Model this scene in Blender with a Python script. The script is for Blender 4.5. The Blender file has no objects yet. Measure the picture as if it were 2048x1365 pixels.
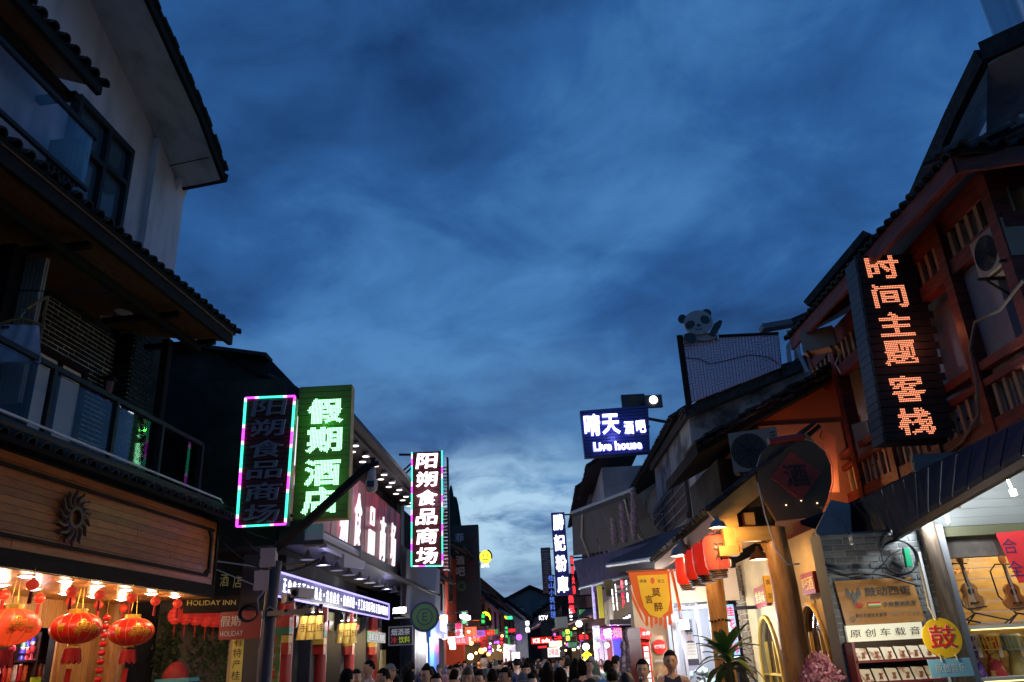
import bpy, bmesh, math, random
from mathutils import Vector, Matrix, Euler
from mathutils.geometry import tessellate_polygon
R = random.Random(7)
rad = math.radians
SC = bpy.context.scene
COL = SC.collection
# ------------------------------------------------------------------ camera
FPX, CPX, CPY = 1560.0, 1024.0, 682.5
PITCH, ROLL, EYE = rad(22.15), rad(-3.0), 1.7
cf = Vector((0, math.cos(PITCH), math.sin(PITCH)))
cr0 = Vector((1, 0, 0)); cu0 = Vector((0, -math.sin(PITCH), math.cos(PITCH)))
cr = cr0*math.cos(ROLL) + cu0*math.sin(ROLL)
cu = -cr0*math.sin(ROLL) + cu0*math.cos(ROLL)
CAMP = Vector((0, 0, EYE))
cd = bpy.data.cameras.new('camera'); cam = bpy.data.objects.new('camera', cd); COL.objects.link(cam)
cd.sensor_width = 36; cd.lens = 36*FPX/2048; cd.clip_end = 5000; cd.clip_start = .05
cam.matrix_world = Matrix(((cr.x, cu.x, -cf.x, 0), (cr.y, cu.y, -cf.y, 0), (cr.z, cu.z, -cf.z, EYE), (0, 0, 0, 1)))
SC.camera = cam
# ------------------------------------------------------------------ dusk sky
W = bpy.data.worlds.new('World'); SC.world = W; W.use_nodes = True
nt = W.node_tree; N = nt.nodes; L = nt.links; bg = N['Background']
def nd(t, **k):
    n = N.new(t)
    for a, v in k.items(): setattr(n, a, v)
    return n
tc = nd('ShaderNodeTexCoord'); sep = nd('ShaderNodeSeparateXYZ'); L.new(tc.outputs['Generated'], sep.inputs[0])
zz = nd('ShaderNodeMath', operation='MAXIMUM'); L.new(sep.outputs['Z'], zz.inputs[0]); zz.inputs[1].default_value = 0.0
za = nd('ShaderNodeMath', operation='ADD'); L.new(zz.outputs[0], za.inputs[0]); za.inputs[1].default_value = .22
dv = nd('ShaderNodeVectorMath', operation='DIVIDE'); L.new(tc.outputs['Generated'], dv.inputs[0])
cmb = nd('ShaderNodeCombineXYZ')
for i in range(3): L.new(za.outputs[0], cmb.inputs[i])
L.new(cmb.outputs[0], dv.inputs[1])
def noise(scale, det, rough, dist, off):
    mp = nd('ShaderNodeMapping'); mp.inputs['Location'].default_value = off; mp.inputs['Scale'].default_value = (1, 1, .3)
    L.new(dv.outputs[0], mp.inputs[0])
    n = nd('ShaderNodeTexNoise'); n.inputs['Scale'].default_value = scale; n.inputs['Detail'].default_value = det
    n.inputs['Roughness'].default_value = rough; n.inputs['Distortion'].default_value = dist
    L.new(mp.outputs[0], n.inputs['Vector']); return n.outputs['Fac']
n1 = noise(1.5, 9, .52, .35, (3.6, 2.2, 0)); n2 = noise(4.6, 8, .6, .5, (9.1, 4.7, 0))
mx = nd('ShaderNodeMix', data_type='FLOAT'); mx.inputs[0].default_value = .3; L.new(n1, mx.inputs[2]); L.new(n2, mx.inputs[3])
rp = nd('ShaderNodeValToRGB'); L.new(mx.outputs[0], rp.inputs[0]); e = rp.color_ramp.elements
e[0].position = .33; e[0].color = (.0065, .031, .108, 1)
e[1].position = .65; e[1].color = (.052, .172, .390, 1)
m_ = e.new(.49); m_.color = (.0190, .082, .240, 1)
rz = nd('ShaderNodeValToRGB'); L.new(sep.outputs['Z'], rz.inputs[0]); e = rz.color_ramp.elements
e[0].position = .0; e[0].color = (1, 1, 1, 1); e[1].position = .40; e[1].color = (0, 0, 0, 1)
m_ = e.new(.14); m_.color = (.7, .7, .7, 1); m_ = e.new(.25); m_.color = (.25, .25, .25, 1)
n3 = noise(2.1, 6, .55, .2, (1.2, 8.4, 2)); rp3 = nd('ShaderNodeValToRGB'); L.new(n3, rp3.inputs[0]); e = rp3.color_ramp.elements
e[0].position = .38; e[0].color = (.25, .25, .25, 1); e[1].position = .6; e[1].color = (1, 1, 1, 1)
mm = nd('ShaderNodeMath', operation='MULTIPLY'); L.new(rz.outputs[0], mm.inputs[0]); L.new(rp3.outputs[0], mm.inputs[1])
m2 = nd('ShaderNodeMix', data_type='RGBA'); L.new(mm.outputs[0], m2.inputs[0]); L.new(rp.outputs[0], m2.inputs[6]); m2.inputs[7].default_value = (.17, .34, .50, 1)
# the pale break in the cloud low over the end of the street
def gapnode(az, el, w, h, s):
    nm = nd('ShaderNodeVectorMath', operation='SUBTRACT'); L.new(tc.outputs['Generated'], nm.inputs[0])
    nm.inputs[1].default_value = (math.sin(rad(az))*math.cos(rad(el)), math.cos(rad(az))*math.cos(rad(el)), math.sin(rad(el)))
    ml = nd('ShaderNodeVectorMath', operation='MULTIPLY'); L.new(nm.outputs[0], ml.inputs[0]); ml.inputs[1].default_value = (1/w, 1/1.2, 1/h)
    ln = nd('ShaderNodeVectorMath', operation='LENGTH'); L.new(ml.outputs[0], ln.inputs[0])
    mr = nd('ShaderNodeMapRange'); mr.inputs['From Min'].default_value = 0; mr.inputs['From Max'].default_value = 1; mr.inputs['To Min'].default_value = s; mr.inputs['To Max'].default_value = 0; mr.interpolation_type = 'SMOOTHSTEP'
    L.new(ln.outputs['Value'], mr.inputs[0]); return mr.outputs[0]
gp = gapnode(-2.5, 9.5, .28, .12, 1.25); rp4 = nd('ShaderNodeValToRGB'); L.new(n2, rp4.inputs[0]); rp4.color_ramp.elements[0].position = .36; rp4.color_ramp.elements[1].position = .60
gm_ = nd('ShaderNodeMath', operation='MULTIPLY'); L.new(gp, gm_.inputs[0]); L.new(rp4.outputs[0], gm_.inputs[1])
m5 = nd('ShaderNodeMix', data_type='RGBA'); L.new(gm_.outputs[0], m5.inputs[0]); L.new(m2.outputs[2], m5.inputs[6]); m5.inputs[7].default_value = (.32, .50, .66, 1)
sky = nd('ShaderNodeTexSky'); sky.sky_type = 'NISHITA'; sky.sun_disc = False; sky.sun_elevation = rad(3); sky.sun_rotation = rad(-5)
m3 = nd('ShaderNodeMix', data_type='RGBA'); m3.inputs[0].default_value = .0012; L.new(m5.outputs[2], m3.inputs[6]); L.new(sky.outputs[0], m3.inputs[7])
L.new(m3.outputs[2], bg.inputs[0]); bg.inputs[1].default_value = 1.27
sl = bpy.data.lights.new('sun', 'SUN'); sl.energy = .02; sl.angle = rad(20); sl.color = (.6, .75, 1)
so = bpy.data.objects.new('sun', sl); COL.objects.link(so); so.rotation_euler = (rad(62), 0, rad(5))
SC.view_settings.view_transform = 'Standard'; SC.view_settings.look = 'None'; SC.view_settings.gamma = 1; SC.view_settings.exposure = 0
SC.view_settings.use_curve_mapping = False
SC.render.engine = 'CYCLES'; SC.cycles.use_denoising = True; SC.cycles.use_light_tree = True
SC.cycles.max_bounces = 6; SC.cycles.sample_clamp_indirect = 3; SC.cycles.sample_clamp_direct = 30
# ------------------------------------------------------------------ materials
MATS = {}
def mat(name, col, rough=.7, metal=0, emit=0, ecol=None, col2=None, scale=6, stretch=(1, 1, 1), bump=0, rnd=0, trans=0, alpha=1, lo=.4, hi=.62, spec=.5, det=5):
    if name in MATS: return MATS[name]
    m = bpy.data.materials.new(name); m.use_nodes = True; t = m.node_tree; n = t.nodes; l = t.links
    b = n['Principled BSDF']; col = tuple(col) + (1,)
    b.inputs['Base Color'].default_value = col; b.inputs['Roughness'].default_value = rough; b.inputs['Metallic'].default_value = metal
    b.inputs['Specular IOR Level'].default_value = spec
    if trans: b.inputs['Transmission Weight'].default_value = trans
    if alpha < 1: b.inputs['Alpha'].default_value = alpha
    if emit:
        b.inputs['Emission Color'].default_value = tuple(ecol or col[:3]) + (1,); b.inputs['Emission Strength'].default_value = emit
    out = None
    if col2 or bump:
        tcn = n.new('ShaderNodeTexCoord'); mp = n.new('ShaderNodeMapping'); mp.inputs['Scale'].default_value = stretch
        l.new(tcn.outputs['Object'], mp.inputs[0])
        oi = n.new('ShaderNodeObjectInfo'); ad = n.new('ShaderNodeVectorMath'); ad.operation = 'ADD'
        sc_ = n.new('ShaderNodeVectorMath'); sc_.operation = 'SCALE'; sc_.inputs['Scale'].default_value = 37.0
        cb = n.new('ShaderNodeCombineXYZ')
        for i in range(3): l.new(oi.outputs['Random'], cb.inputs[i])
        l.new(cb.outputs[0], sc_.inputs[0]); l.new(mp.outputs[0], ad.inputs[0]); l.new(sc_.outputs[0], ad.inputs[1])
        nz = n.new('ShaderNodeTexNoise'); nz.inputs['Scale'].default_value = scale; nz.inputs['Detail'].default_value = det; nz.inputs['Roughness'].default_value = .6
        l.new(ad.outputs[0], nz.inputs['Vector'])
        if col2:
            r_ = n.new('ShaderNodeValToRGB'); r_.color_ramp.elements[0].position = lo; r_.color_ramp.elements[1].position = hi
            r_.color_ramp.elements[0].color = col; r_.color_ramp.elements[1].color = tuple(col2) + (1,)
            l.new(nz.outputs['Fac'], r_.inputs[0]); out = r_.outputs[0]
        if bump:
            bm_ = n.new('ShaderNodeBump'); bm_.inputs['Strength'].default_value = bump; bm_.inputs['Distance'].default_value = .02
            l.new(nz.outputs['Fac'], bm_.inputs['Height']); l.new(bm_.outputs[0], b.inputs['Normal'])
    if rnd:
        oi = n.new('ShaderNodeObjectInfo'); mr = n.new('ShaderNodeMapRange'); mr.inputs['To Min'].default_value = 1-rnd; mr.inputs['To Max'].default_value = 1+rnd
        l.new(oi.outputs['Random'], mr.inputs[0]); hs = n.new('ShaderNodeHueSaturation'); l.new(mr.outputs[0], hs.inputs['Value'])
        if out: l.new(out, hs.inputs['Color'])
        else: hs.inputs['Color'].default_value = col
        out = hs.outputs[0]
    if out: l.new(out, b.inputs['Base Color'])
    MATS[name] = m; return m
def glow(name, col, s):
    return mat(name, (.02, .02, .02), .5, emit=s, ecol=col)
def glass(name, tint=(.8, .9, 1), alpha=.25, rough=.02, ior=1.65):
    """pane: see-through with a faint body colour, and a mirror-like sheen by Fresnel"""
    if name in MATS: return MATS[name]
    m = bpy.data.materials.new(name); m.use_nodes = True; t = m.node_tree; n = t.nodes; l = t.links; n.clear()
    o = n.new('ShaderNodeOutputMaterial'); tr = n.new('ShaderNodeBsdfTransparent'); df = n.new('ShaderNodeBsdfDiffuse'); gl = n.new('ShaderNodeBsdfGlossy')
    fr = n.new('ShaderNodeFresnel'); fr.inputs[0].default_value = ior; m1 = n.new('ShaderNodeMixShader'); m2_ = n.new('ShaderNodeMixShader')
    tr.inputs[0].default_value = (.92, .96, 1, 1); df.inputs[0].default_value = tuple(c*.5 for c in tint)+(1,); gl.inputs['Roughness'].default_value = rough
    m1.inputs[0].default_value = alpha; l.new(tr.outputs[0], m1.inputs[1]); l.new(df.outputs[0], m1.inputs[2])
    l.new(fr.outputs[0], m2_.inputs[0]); l.new(m1.outputs[0], m2_.inputs[1]); l.new(gl.outputs[0], m2_.inputs[2]); l.new(m2_.outputs[0], o.inputs[0])
    MATS[name] = m; return m
# ------------------------------------------------------------------ frames: a vertical plane with right d, outward n, up u
class Fr:
    def __init__(s, p, az, lean=0):
        a = rad(az); s.d = Vector((math.sin(a), math.cos(a), 0)); s.n = Vector((math.cos(a), -math.sin(a), 0)); s.u = Vector((0, 0, 1))
        s.o = Vector((p[0], p[1], p[2] if len(p) > 2 else 0))
        if lean:
            q = Matrix.Rotation(rad(lean), 3, s.n); s.d = q @ s.d; s.u = q @ s.u
    def w(s, a, z, n=0): return s.o + s.d*a + s.u*z + s.n*n
    def at(s, px, py, off=0):
        r = cf + cr*((px-CPX)/FPX) - cu*((py-CPY)/FPX)
        o = s.o + s.n*off; t = (o-CAMP).dot(s.n)/r.dot(s.n); q = CAMP + r*t - s.o
        return q.dot(s.d), q.dot(s.u)
    def M(s, a, z, n=0, rot=0, sc=(1, 1, 1)):
        m = Matrix((s.d, -s.n, s.u)).transposed().to_4x4(); m.translation = s.w(a, z, n)
        return m @ Matrix.Rotation(rot, 4, 'Y') @ Matrix.Diagonal((*sc, 1))
    def off(s, n): f = Fr((0, 0), 0); f.d, f.n, f.u, f.o = s.d, s.n, s.u, s.o + s.n*n; return f
def ray(px, py): return cf + cr*((px-CPX)/FPX) - cu*((py-CPY)/FPX)
def atY(px, py, Y): r = ray(px, py); return CAMP + r*(Y/r.y)
def atX(px, py, X): r = ray(px, py); return CAMP + r*(X/r.x)
def atZ(px, py, Z): r = ray(px, py); return CAMP + r*((Z-EYE)/r.z)
# ------------------------------------------------------------------ objects
BASE = {}
def thing(name, label, cat, loc, group=None):
    o = bpy.data.objects.new(name, None); COL.objects.link(o); o.location = loc; o.empty_display_size = .1
    o['label'] = label; o['category'] = cat
    if group: o['group'] = group
    BASE[o.name] = Vector(loc); return o
def base(o): return BASE.get(o.name, Vector((0, 0, 0))) if o else Vector((0, 0, 0))
def tag(o, label, cat=None, group=None):
    o['label'] = label
    if cat: o['category'] = cat
    if group: o['group'] = group
    return o
def link(name, me, m, parent=None, loc=None):
    o = bpy.data.objects.new(name, me); COL.objects.link(o)
    if m and not me.materials: me.materials.append(m)
    if parent: o.parent = parent
    BASE[o.name] = base(parent); return o
def inst(name, me, parent, M, m=None):
    o = bpy.data.objects.new(name, me); COL.objects.link(o)
    if m:
        if not me.materials: me.materials.append(m)
        elif me.materials[0] != m: o.material_slots[0].link = 'OBJECT'; o.material_slots[0].material = m
    M = M.copy(); M.translation = M.translation - base(parent)
    o.parent = parent; o.matrix_local = M; BASE[o.name] = base(parent); return o
class MB:
    def __init__(s): s.v = []; s.f = []
    def add(s, vs, fs):
        k = len(s.v); s.v += [Vector(v) for v in vs]; s.f += [tuple(k+i for i in f) for f in fs]; return s
    def hexa(s, p):   # 8 points: bottom 4, top 4
        return s.add(p, [(3, 2, 1, 0), (4, 5, 6, 7), (0, 1, 5, 4), (1, 2, 6, 5), (2, 3, 7, 6), (3, 0, 4, 7)])
    def box(s, F, a0, a1, z0, z1, n0, n1):
        w = F.w
        return s.hexa([w(a0, z0, n1), w(a1, z0, n1), w(a1, z0, n0), w(a0, z0, n0), w(a0, z1, n1), w(a1, z1, n1), w(a1, z1, n0), w(a0, z1, n0)])
    def wbox(s, x0, x1, y0, y1, z0, z1):
        return s.hexa([(x0, y0, z0), (x1, y0, z0), (x1, y1, z0), (x0, y1, z0), (x0, y0, z1), (x1, y0, z1), (x1, y1, z1), (x0, y1, z1)])
    def prism(s, F, poly, n0, n1):
        k = len(poly); fr = [F.w(a, z, n1) for a, z in poly]; bk = [F.w(a, z, n0) for a, z in poly]
        tri = tessellate_polygon([[Vector((a, z, 0)) for a, z in poly]])
        fs = [tuple(t) for t in tri] + [tuple(k+i for i in reversed(t)) for t in tri] + [(i, k+i, k+(i+1) % k, (i+1) % k) for i in range(k)]
        return s.add(fr+bk, fs)
    def slab(s, pts, th):  # 4 world points + thickness vector
        th = Vector(th); p = [Vector(q) for q in pts]; return s.hexa([*[q+th for q in p], *p])
    def beam(s, p0, p1, wd, ht, up=(0, 0, 1)):
        p0, p1 = Vector(p0), Vector(p1); d = (p1-p0).normalized(); sd = d.cross(Vector(up)).normalized(); up = sd.cross(d)
        a, b = sd*wd/2, up*ht/2
        return s.hexa([p0-a-b, p0+a-b, p1+a-b, p1-a-b, p0-a+b, p0+a+b, p1+a+b, p1-a+b])
    def tube(s, pts, r, seg=8, cap=True):
        pts = [Vector(p) for p in pts]; n = len(pts); rr = r if isinstance(r, (list, tuple)) else [r]*n
        k = len(s.v); ref = None
        for i, p in enumerate(pts):
            t = (pts[min(i+1, n-1)] - pts[max(i-1, 0)]).normalized()
            if ref is None: ref = t.orthogonal().normalized()
            ref = (ref - t*ref.dot(t)).normalized(); b = t.cross(ref)
            for j in range(seg):
                a = 2*math.pi*j/seg; s.v.append(p + (ref*math.cos(a) + b*math.sin(a))*rr[i])
        for i in range(n-1):
            for j in range(seg): a = k+i*seg+j; b = k+i*seg+(j+1) % seg; s.f.append((a, b, b+seg, a+seg))
        if cap: s.f.append(tuple(k+j for j in reversed(range(seg)))); s.f.append(tuple(k+(n-1)*seg+j for j in range(seg)))
        return s
    def lathe(s, c, prof, seg=16, M=None, sx=1, sy=1):   # profile (r, z)
        c = Vector(c); k = len(s.v); n = len(prof)
        for r, z in prof:
            for j in range(seg):
                a = 2*math.pi*j/seg; v = Vector((r*math.cos(a)*sx, r*math.sin(a)*sy, z)); s.v.append(c + (M @ v if M else v))
        for i in range(n-1):
            for j in range(seg): a = k+i*seg+j; b = k+i*seg+(j+1) % seg; s.f.append((a, b, b+seg, a+seg))
        s.f.append(tuple(k+j for j in reversed(range(seg)))); s.f.append(tuple(k+(n-1)*seg+j for j in range(seg))); return s
    def ball(s, c, r, seg=12, rings=8, M=None):
        rx, ry, rz = r if isinstance(r, (tuple, list)) else (r, r, r)
        pr = [(math.sin(math.pi*i/rings), -math.cos(math.pi*i/rings)*rz) for i in range(1, rings)]
        return s.lathe(c, pr, seg, M, rx, ry)
    def quad(s, a, b, c, d): return s.add([a, b, c, d], [(0, 1, 2, 3)])
    def mesh(s, name, org=(0, 0, 0), smooth=False):
        o = Vector(org); me = bpy.data.meshes.new(name); me.from_pydata([tuple(v-o) for v in s.v], [], s.f); me.update()
        if smooth:
            me.polygons.foreach_set('use_smooth', [True]*len(me.polygons))
            me.set_sharp_from_angle(angle=rad(40))
        return me
    def build(s, name, m, parent=None, smooth=False, kind=None):
        o = link(name, s.mesh(name, base(parent), smooth), m, parent)
        if kind: o['kind'] = kind
        return o
def part(name, m, parent, fn=None, smooth=False, **k):
    b = MB(); fn(b); return b.build(name, m, parent, smooth)
def single(name, label, cat, m, b, loc=None, group=None, smooth=False, kind=None):   # a thing that is one mesh
    o = Vector(loc) if loc is not None else b.v[0].copy()
    me = b.mesh(name, o, smooth); x = bpy.data.objects.new(name, me); COL.objects.link(x); me.materials.append(m); x.location = o; BASE[x.name] = o
    x['label'] = label
    if cat: x['category'] = cat
    if group: x['group'] = group
    if kind: x['kind'] = kind
    return x
def struct(name, m, b, smooth=False):
    o = link(name, b.mesh(name, (0, 0, 0), smooth), m); o['kind'] = 'structure'; return o
def lamp(name, loc, e, col=(1, .75, .45), size=.05, parent=None, kind='POINT', aim=None, spot=110):
    l = bpy.data.lights.new(name, kind); l.energy = e*2.4; l.color = col
    if kind == 'AREA': l.size = size
    else: l.shadow_soft_size = size
    if kind == 'SPOT': l.spot_size = rad(spot); l.spot_blend = .5
    o = bpy.data.objects.new(name, l); COL.objects.link(o); o.location = Vector(loc) - base(parent); o.parent = parent
    if aim is not None: o.rotation_euler = (Vector(aim)-Vector(loc)).to_track_quat('-Z', 'Y').to_euler()
    return o
# ------------------------------------------------------------------ lettering
TXC = {}
def glyph(st, bold=.0, depth=.02, sp=1.0):
    k = (st, bold, depth, sp)
    if k in TXC: return TXC[k]
    c = bpy.data.curves.new('t', 'FONT'); c.body = st; c.size = 1; c.extrude = depth; c.bevel_depth = bold; c.bevel_resolution = 0
    c.resolution_u = 2; c.align_x = 'CENTER'; c.align_y = 'CENTER'; c.space_character = sp
    o = bpy.data.objects.new('t', c); COL.objects.link(o)
    dg = bpy.context.evaluated_depsgraph_get(); me = bpy.data.meshes.new_from_object(o.evaluated_get(dg)); COL.objects.unlink(o)
    bpy.data.objects.remove(o); xs = [v.co.x for v in me.vertices] or [0]; ys = [v.co.y for v in me.vertices] or [0]
    TXC[k] = (me, (max(xs)+min(xs))/2, (max(ys)+min(ys))/2, max(xs)-min(xs), max(ys)-min(ys)); return TXC[k]
def text(F, a, z, st, h, m, parent, name='lettering', bold=.02, depth=.02, w=None, n=.01, rot=0, sp=1.0, slant=0):
    """write st centred on (a, z) of frame F, h tall (w wide if given)"""
    me, cx, cy, gw, gh = glyph(st, bold, depth, sp); k = h/gh; kx = (w/gw) if w else k
    q = Matrix((F.d, F.u, F.n)).transposed(); c = F.w(a, z, n) - base(parent); cs, sn = math.cos(rot), math.sin(rot)
    vs = []
    for v in me.vertices:
        x = (v.co.x-cx)*kx; y = (v.co.y-cy)*k; x += slant*y
        x, y = x*cs - y*sn, x*sn + y*cs; vs.append(tuple(q @ Vector((x, y, v.co.z*min(k, kx))) + c))
    nm = bpy.data.meshes.new(name); nm.from_pydata(vs, [], [tuple(p.vertices) for p in me.polygons]); nm.update()
    return link(name, nm, m, parent)
def dots(F, a, z, ch, w, h, nx, ny, r, m, parent, name='character', bold=.035, n=.01, slant=0):
    """a character drawn as a grid of little round lamps"""
    me, cx, cy, gw, gh = glyph(ch, bold, .0); me.calc_loop_triangles(); b = MB()
    tris = [[(me.vertices[i].co.x-cx, me.vertices[i].co.y-cy) for i in t.vertices] for t in me.loop_triangles]
    tris = [t for t in tris if abs((t[1][0]-t[0][0])*(t[2][1]-t[0][1])-(t[2][0]-t[0][0])*(t[1][1]-t[0][1])) > 1e-7]
    for j in range(ny):
        y = (j+.5)/ny*gh - gh/2
        for i in range(nx):
            x = (i+.5)/nx*gw - gw/2; hit = False
            for (x0, y0), (x1, y1), (x2, y2) in tris:
                d1 = (x-x1)*(y0-y1)-(x0-x1)*(y-y1); d2 = (x-x2)*(y1-y2)-(x1-x2)*(y-y2); d3 = (x-x0)*(y2-y0)-(x2-x0)*(y-y0)
                if not ((d1 < 0 or d2 < 0 or d3 < 0) and (d1 > 0 or d2 > 0 or d3 > 0)): hit = True; break
            if hit:
                s_ = a + x*w/gw + slant*y; t_ = z + y*h/gh
                b.add([F.w(s_+r*math.cos(q), t_+r*math.sin(q), n) for q in (0, 1.05, 2.09, 3.14, 4.19, 5.24)] + [F.w(s_, t_, n+r*.7)], [(i_, (i_+1) % 6, 6) for i_ in range(6)])
    o = b.build(name, m, parent); return o
def vtext(F, a, z0, z1, st, w, m, parent, name='character', **k):
    n_ = len(st)
    for i, ch in enumerate(st): text(F, a(i) if callable(a) else a, z0 + (z1-z0)*(i+.5)/n_, ch, abs(z1-z0)/n_*.82, m, parent, name, w=w, **k)
# ================================================================== materials in use
wood_dark = mat('dark stained wood', (.012, .008, .006), .75, spec=.2, col2=(.022, .015, .011), scale=5, stretch=(1, 1, 8))
wood_pine = mat('varnished pine boards', (.36, .17, .055), .38, col2=(.22, .085, .025), scale=3.0, stretch=(2, 2, 9), lo=.42, hi=.7, rnd=.22, bump=.15)
wood_pine_v = mat('upright pine boards', (.50, .27, .09), .42, col2=(.30, .13, .035), scale=3.0, stretch=(9, 9, 1.1), lo=.45, hi=.72, rnd=.15, bump=.15)
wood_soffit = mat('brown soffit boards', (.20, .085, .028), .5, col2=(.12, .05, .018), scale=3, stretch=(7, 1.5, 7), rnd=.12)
wood_log = mat('oiled timber log', (.48, .24, .075), .42, col2=(.28, .11, .03), scale=3.5, stretch=(6, 6, 1), bump=.2, lo=.42, hi=.7)
plaster = mat('white plaster', (.60, .55, .58), .85, col2=(.30, .27, .28), scale=1.9, stretch=(1.3, 1.3, .28), bump=.2, lo=.46, hi=.80, det=11)
plaster_old = mat('weathered plaster', (.10, .10, .105), .9, col2=(.20, .20, .205), scale=1.3, bump=.3, lo=.42, hi=.72, det=9)
dark_wall = mat('shade-toned dark wall', (.022, .022, .024), .95, spec=.1, col2=(.05, .05, .052), scale=1.2, bump=.2, det=8)  # toned near black so the colour itself carries the deep shade
brick_m = mat('slate brick', (.020, .028, .028), .8, spec=.2, rnd=.3)
mortar = mat('pale mortar', (.85, .80, .68), .9)
tile_m = mat('dark clay roof tile', (.026, .027, .030), .85, spec=.2, col2=(.055, .05, .048), scale=9, rnd=.4)
tile_pan = mat('roof underlay', (.018, .018, .020), .9, spec=.1)
metal_dark = mat('black painted metal', (.016, .016, .019), .55, spec=.3)
metal_grey = mat('galvanised metal', (.42, .43, .45), .42, metal=.7)
white_paint = mat('white paint', (.7, .7, .7), .6)
red_paint = mat('red lacquer', (.42, .022, .015), .42)
glass_m = glass('window glass', (.35, .5, .62), .35, .02, 1.5)
rail_glass = glass('balustrade glass', (.05, .06, .07), .08, .01, 1.16)
curtain = mat('pale blue curtain', (.34, .40, .46), .9, col2=(.16, .20, .25), scale=5, stretch=(8, 8, .3))
# a half-round cover tile, lying along +y (into the roof)
def tile_mesh(r=.075, t=.018, ln=.34, seg=6):
    b = MB(); k = seg+1
    for y, rr in ((0, r), (ln, r*.86)):
        for q in (rr, rr-t):
            for i in range(k): a = math.pi*i/seg; b.v.append(Vector((math.cos(a)*q, y, math.sin(a)*q)))
    for i in range(seg):
        b.f += [(i, i+1, 2*k+i+1, 2*k+i), (k+i+1, k+i, 3*k+i, 3*k+i+1), (i+1, i, k+i, k+i+1), (2*k+i, 2*k+i+1, 3*k+i+1, 3*k+i)]
    b.f += [(0, 2*k, 3*k, k), (seg, k+seg, 3*k+seg, 2*k+seg)]
    return b.mesh('roof_tile')
TILE = tile_mesh(); TILE.materials.append(tile_m)
def eave(parent, F, a0, a1, z, n, pitch, depth, sp=.19, rows=None, th=.05, z1=None, under=None):
    """roof slope rising away from the street: a deck plus cover tiles; the eave row are single tiles, the rows above one heap"""
    p = rad(pitch); inn = math.cos(p); up = math.sin(p); z1 = z if z1 is None else z1
    g = lambda a, q, h=0: F.w(a, z + (z1-z)*(a-a0)/(a1-a0) + q*up + h*inn, n - q*inn)
    part('roof_deck', tile_pan, parent, lambda b: b.slab([g(a0, 0), g(a1, 0), g(a1, depth), g(a0, depth)], (F.u*inn + F.n*up)*-th))
    if under: part('soffit', under, parent, lambda b: b.slab([g(a0, .02, -th-.003), g(a1, .02, -th-.003), g(a1, depth, -th-.003), g(a0, depth, -th-.003)], (F.u*inn + F.n*up)*-.02))
    k = max(1, int(abs(a1-a0)/sp)); st = (a1-a0)/k
    rows = rows if rows is not None else int(depth/.28); hb = MB()
    for i in range(k+1):
        a = a0 + st*(i if k > 0 else 0)
        M = F.M(0, 0) @ Matrix.Rotation(p, 4, 'X'); M.translation = g(a, -.05 + R.uniform(-.012, .012), .006)
        inst('roof_tile', TILE, parent, M @ Matrix.Rotation(R.uniform(-.06, .06), 4, 'Z'))
        for j in range(1, rows):
            M2 = M.copy(); M2.translation = g(a, -.05 + j*.28, .012)
            hb.add([M2 @ v.co for v in TILE.vertices], [tuple(q.vertices) for q in TILE.polygons])
    if rows > 1: hb.build('roof_tile_field', tile_m, parent, kind='stuff')
BOXM = {}
def boxmesh(w, h, d, name, m):   # centred on x and z, front face at y=0
    k = (round(w, 3), round(h, 3), round(d, 3), name, m.name)
    if k not in BOXM:
        b = MB(); b.wbox(-w/2, w/2, 0, d, -h/2, h/2); me = b.mesh(name); me.materials.append(m); BOXM[k] = me
    return BOXM[k]
def planks_h(parent, F, a0, a1, z0, z1, n, k, m, th=.03, name='plank', gap=.006, split=0):
    h = (z1-z0)/k
    for i in range(k):
        cuts = [a0, a1]
        if split:
            c = a0 + R.uniform(.3, 1)*split; cuts = [a0]
            while c < a1-.3: cuts.append(c); c += split*R.uniform(.8, 1.2)
            cuts.append(a1)
        for u, v in zip(cuts, cuts[1:]):
            me = boxmesh(v-u-.004, h-gap, th, name, m)
            inst(name, me, parent, F.M((u+v)/2, z0+h*(i+.5), n + R.uniform(-.002, .003)))
def planks_v(parent, F, a0, a1, z0, z1, n, k, m, th=.03, name='plank', gap=.006):
    w = (a1-a0)/k
    for i in range(k): inst(name, boxmesh(w-gap, z1-z0, th, name, m), parent, F.M(a0+w*(i+.5), (z0+z1)/2, n+R.uniform(-.002, .003)))
def bricks(parent, F, a0, a1, z0, z1, n, bw, bh, m, limit, jt=.015, d=.03, holes=(), back=None, name='brick', ctr=[0]):
    """running bond, joints recessed; the first `limit` are single objects"""
    hb = MB(); r = 0; z = z0; cnt = 0
    if back: part('mortar_bed', back, parent, lambda b: b.box(F, a0, a1, z0, z1, n-.05, n-.007))
    cells = []
    while z < z1-.01:
        a = a0 - (bw/2 if r % 2 else 0); zt = min(z+bh, z1)
        while a < a1-.005:
            u, v = max(a, a0), min(a+bw, a1); a += bw
            if v-u < .03 or any(h[0] < (u+v)/2 < h[1] and h[2] < (z+zt)/2 < h[3] for h in holes): continue
            cells.append((u, v, z, zt))
        z += bh; r += 1
    R.shuffle(cells) if limit < len(cells) and False else None
    for u, v, z_, zt in cells:
        dn = R.uniform(-.003, .004)
        if cnt < limit:
            inst(name, boxmesh(v-u-jt, zt-z_-jt, d, name, m), parent, F.M((u+v)/2, (z_+zt)/2, n+dn)); cnt += 1
        else: hb.box(F, u+jt/2, v-jt/2, z_+jt/2, zt-jt/2, n+dn-d, n+dn)
    if hb.v: hb.build('brick_field', m, parent, kind='stuff')
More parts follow.
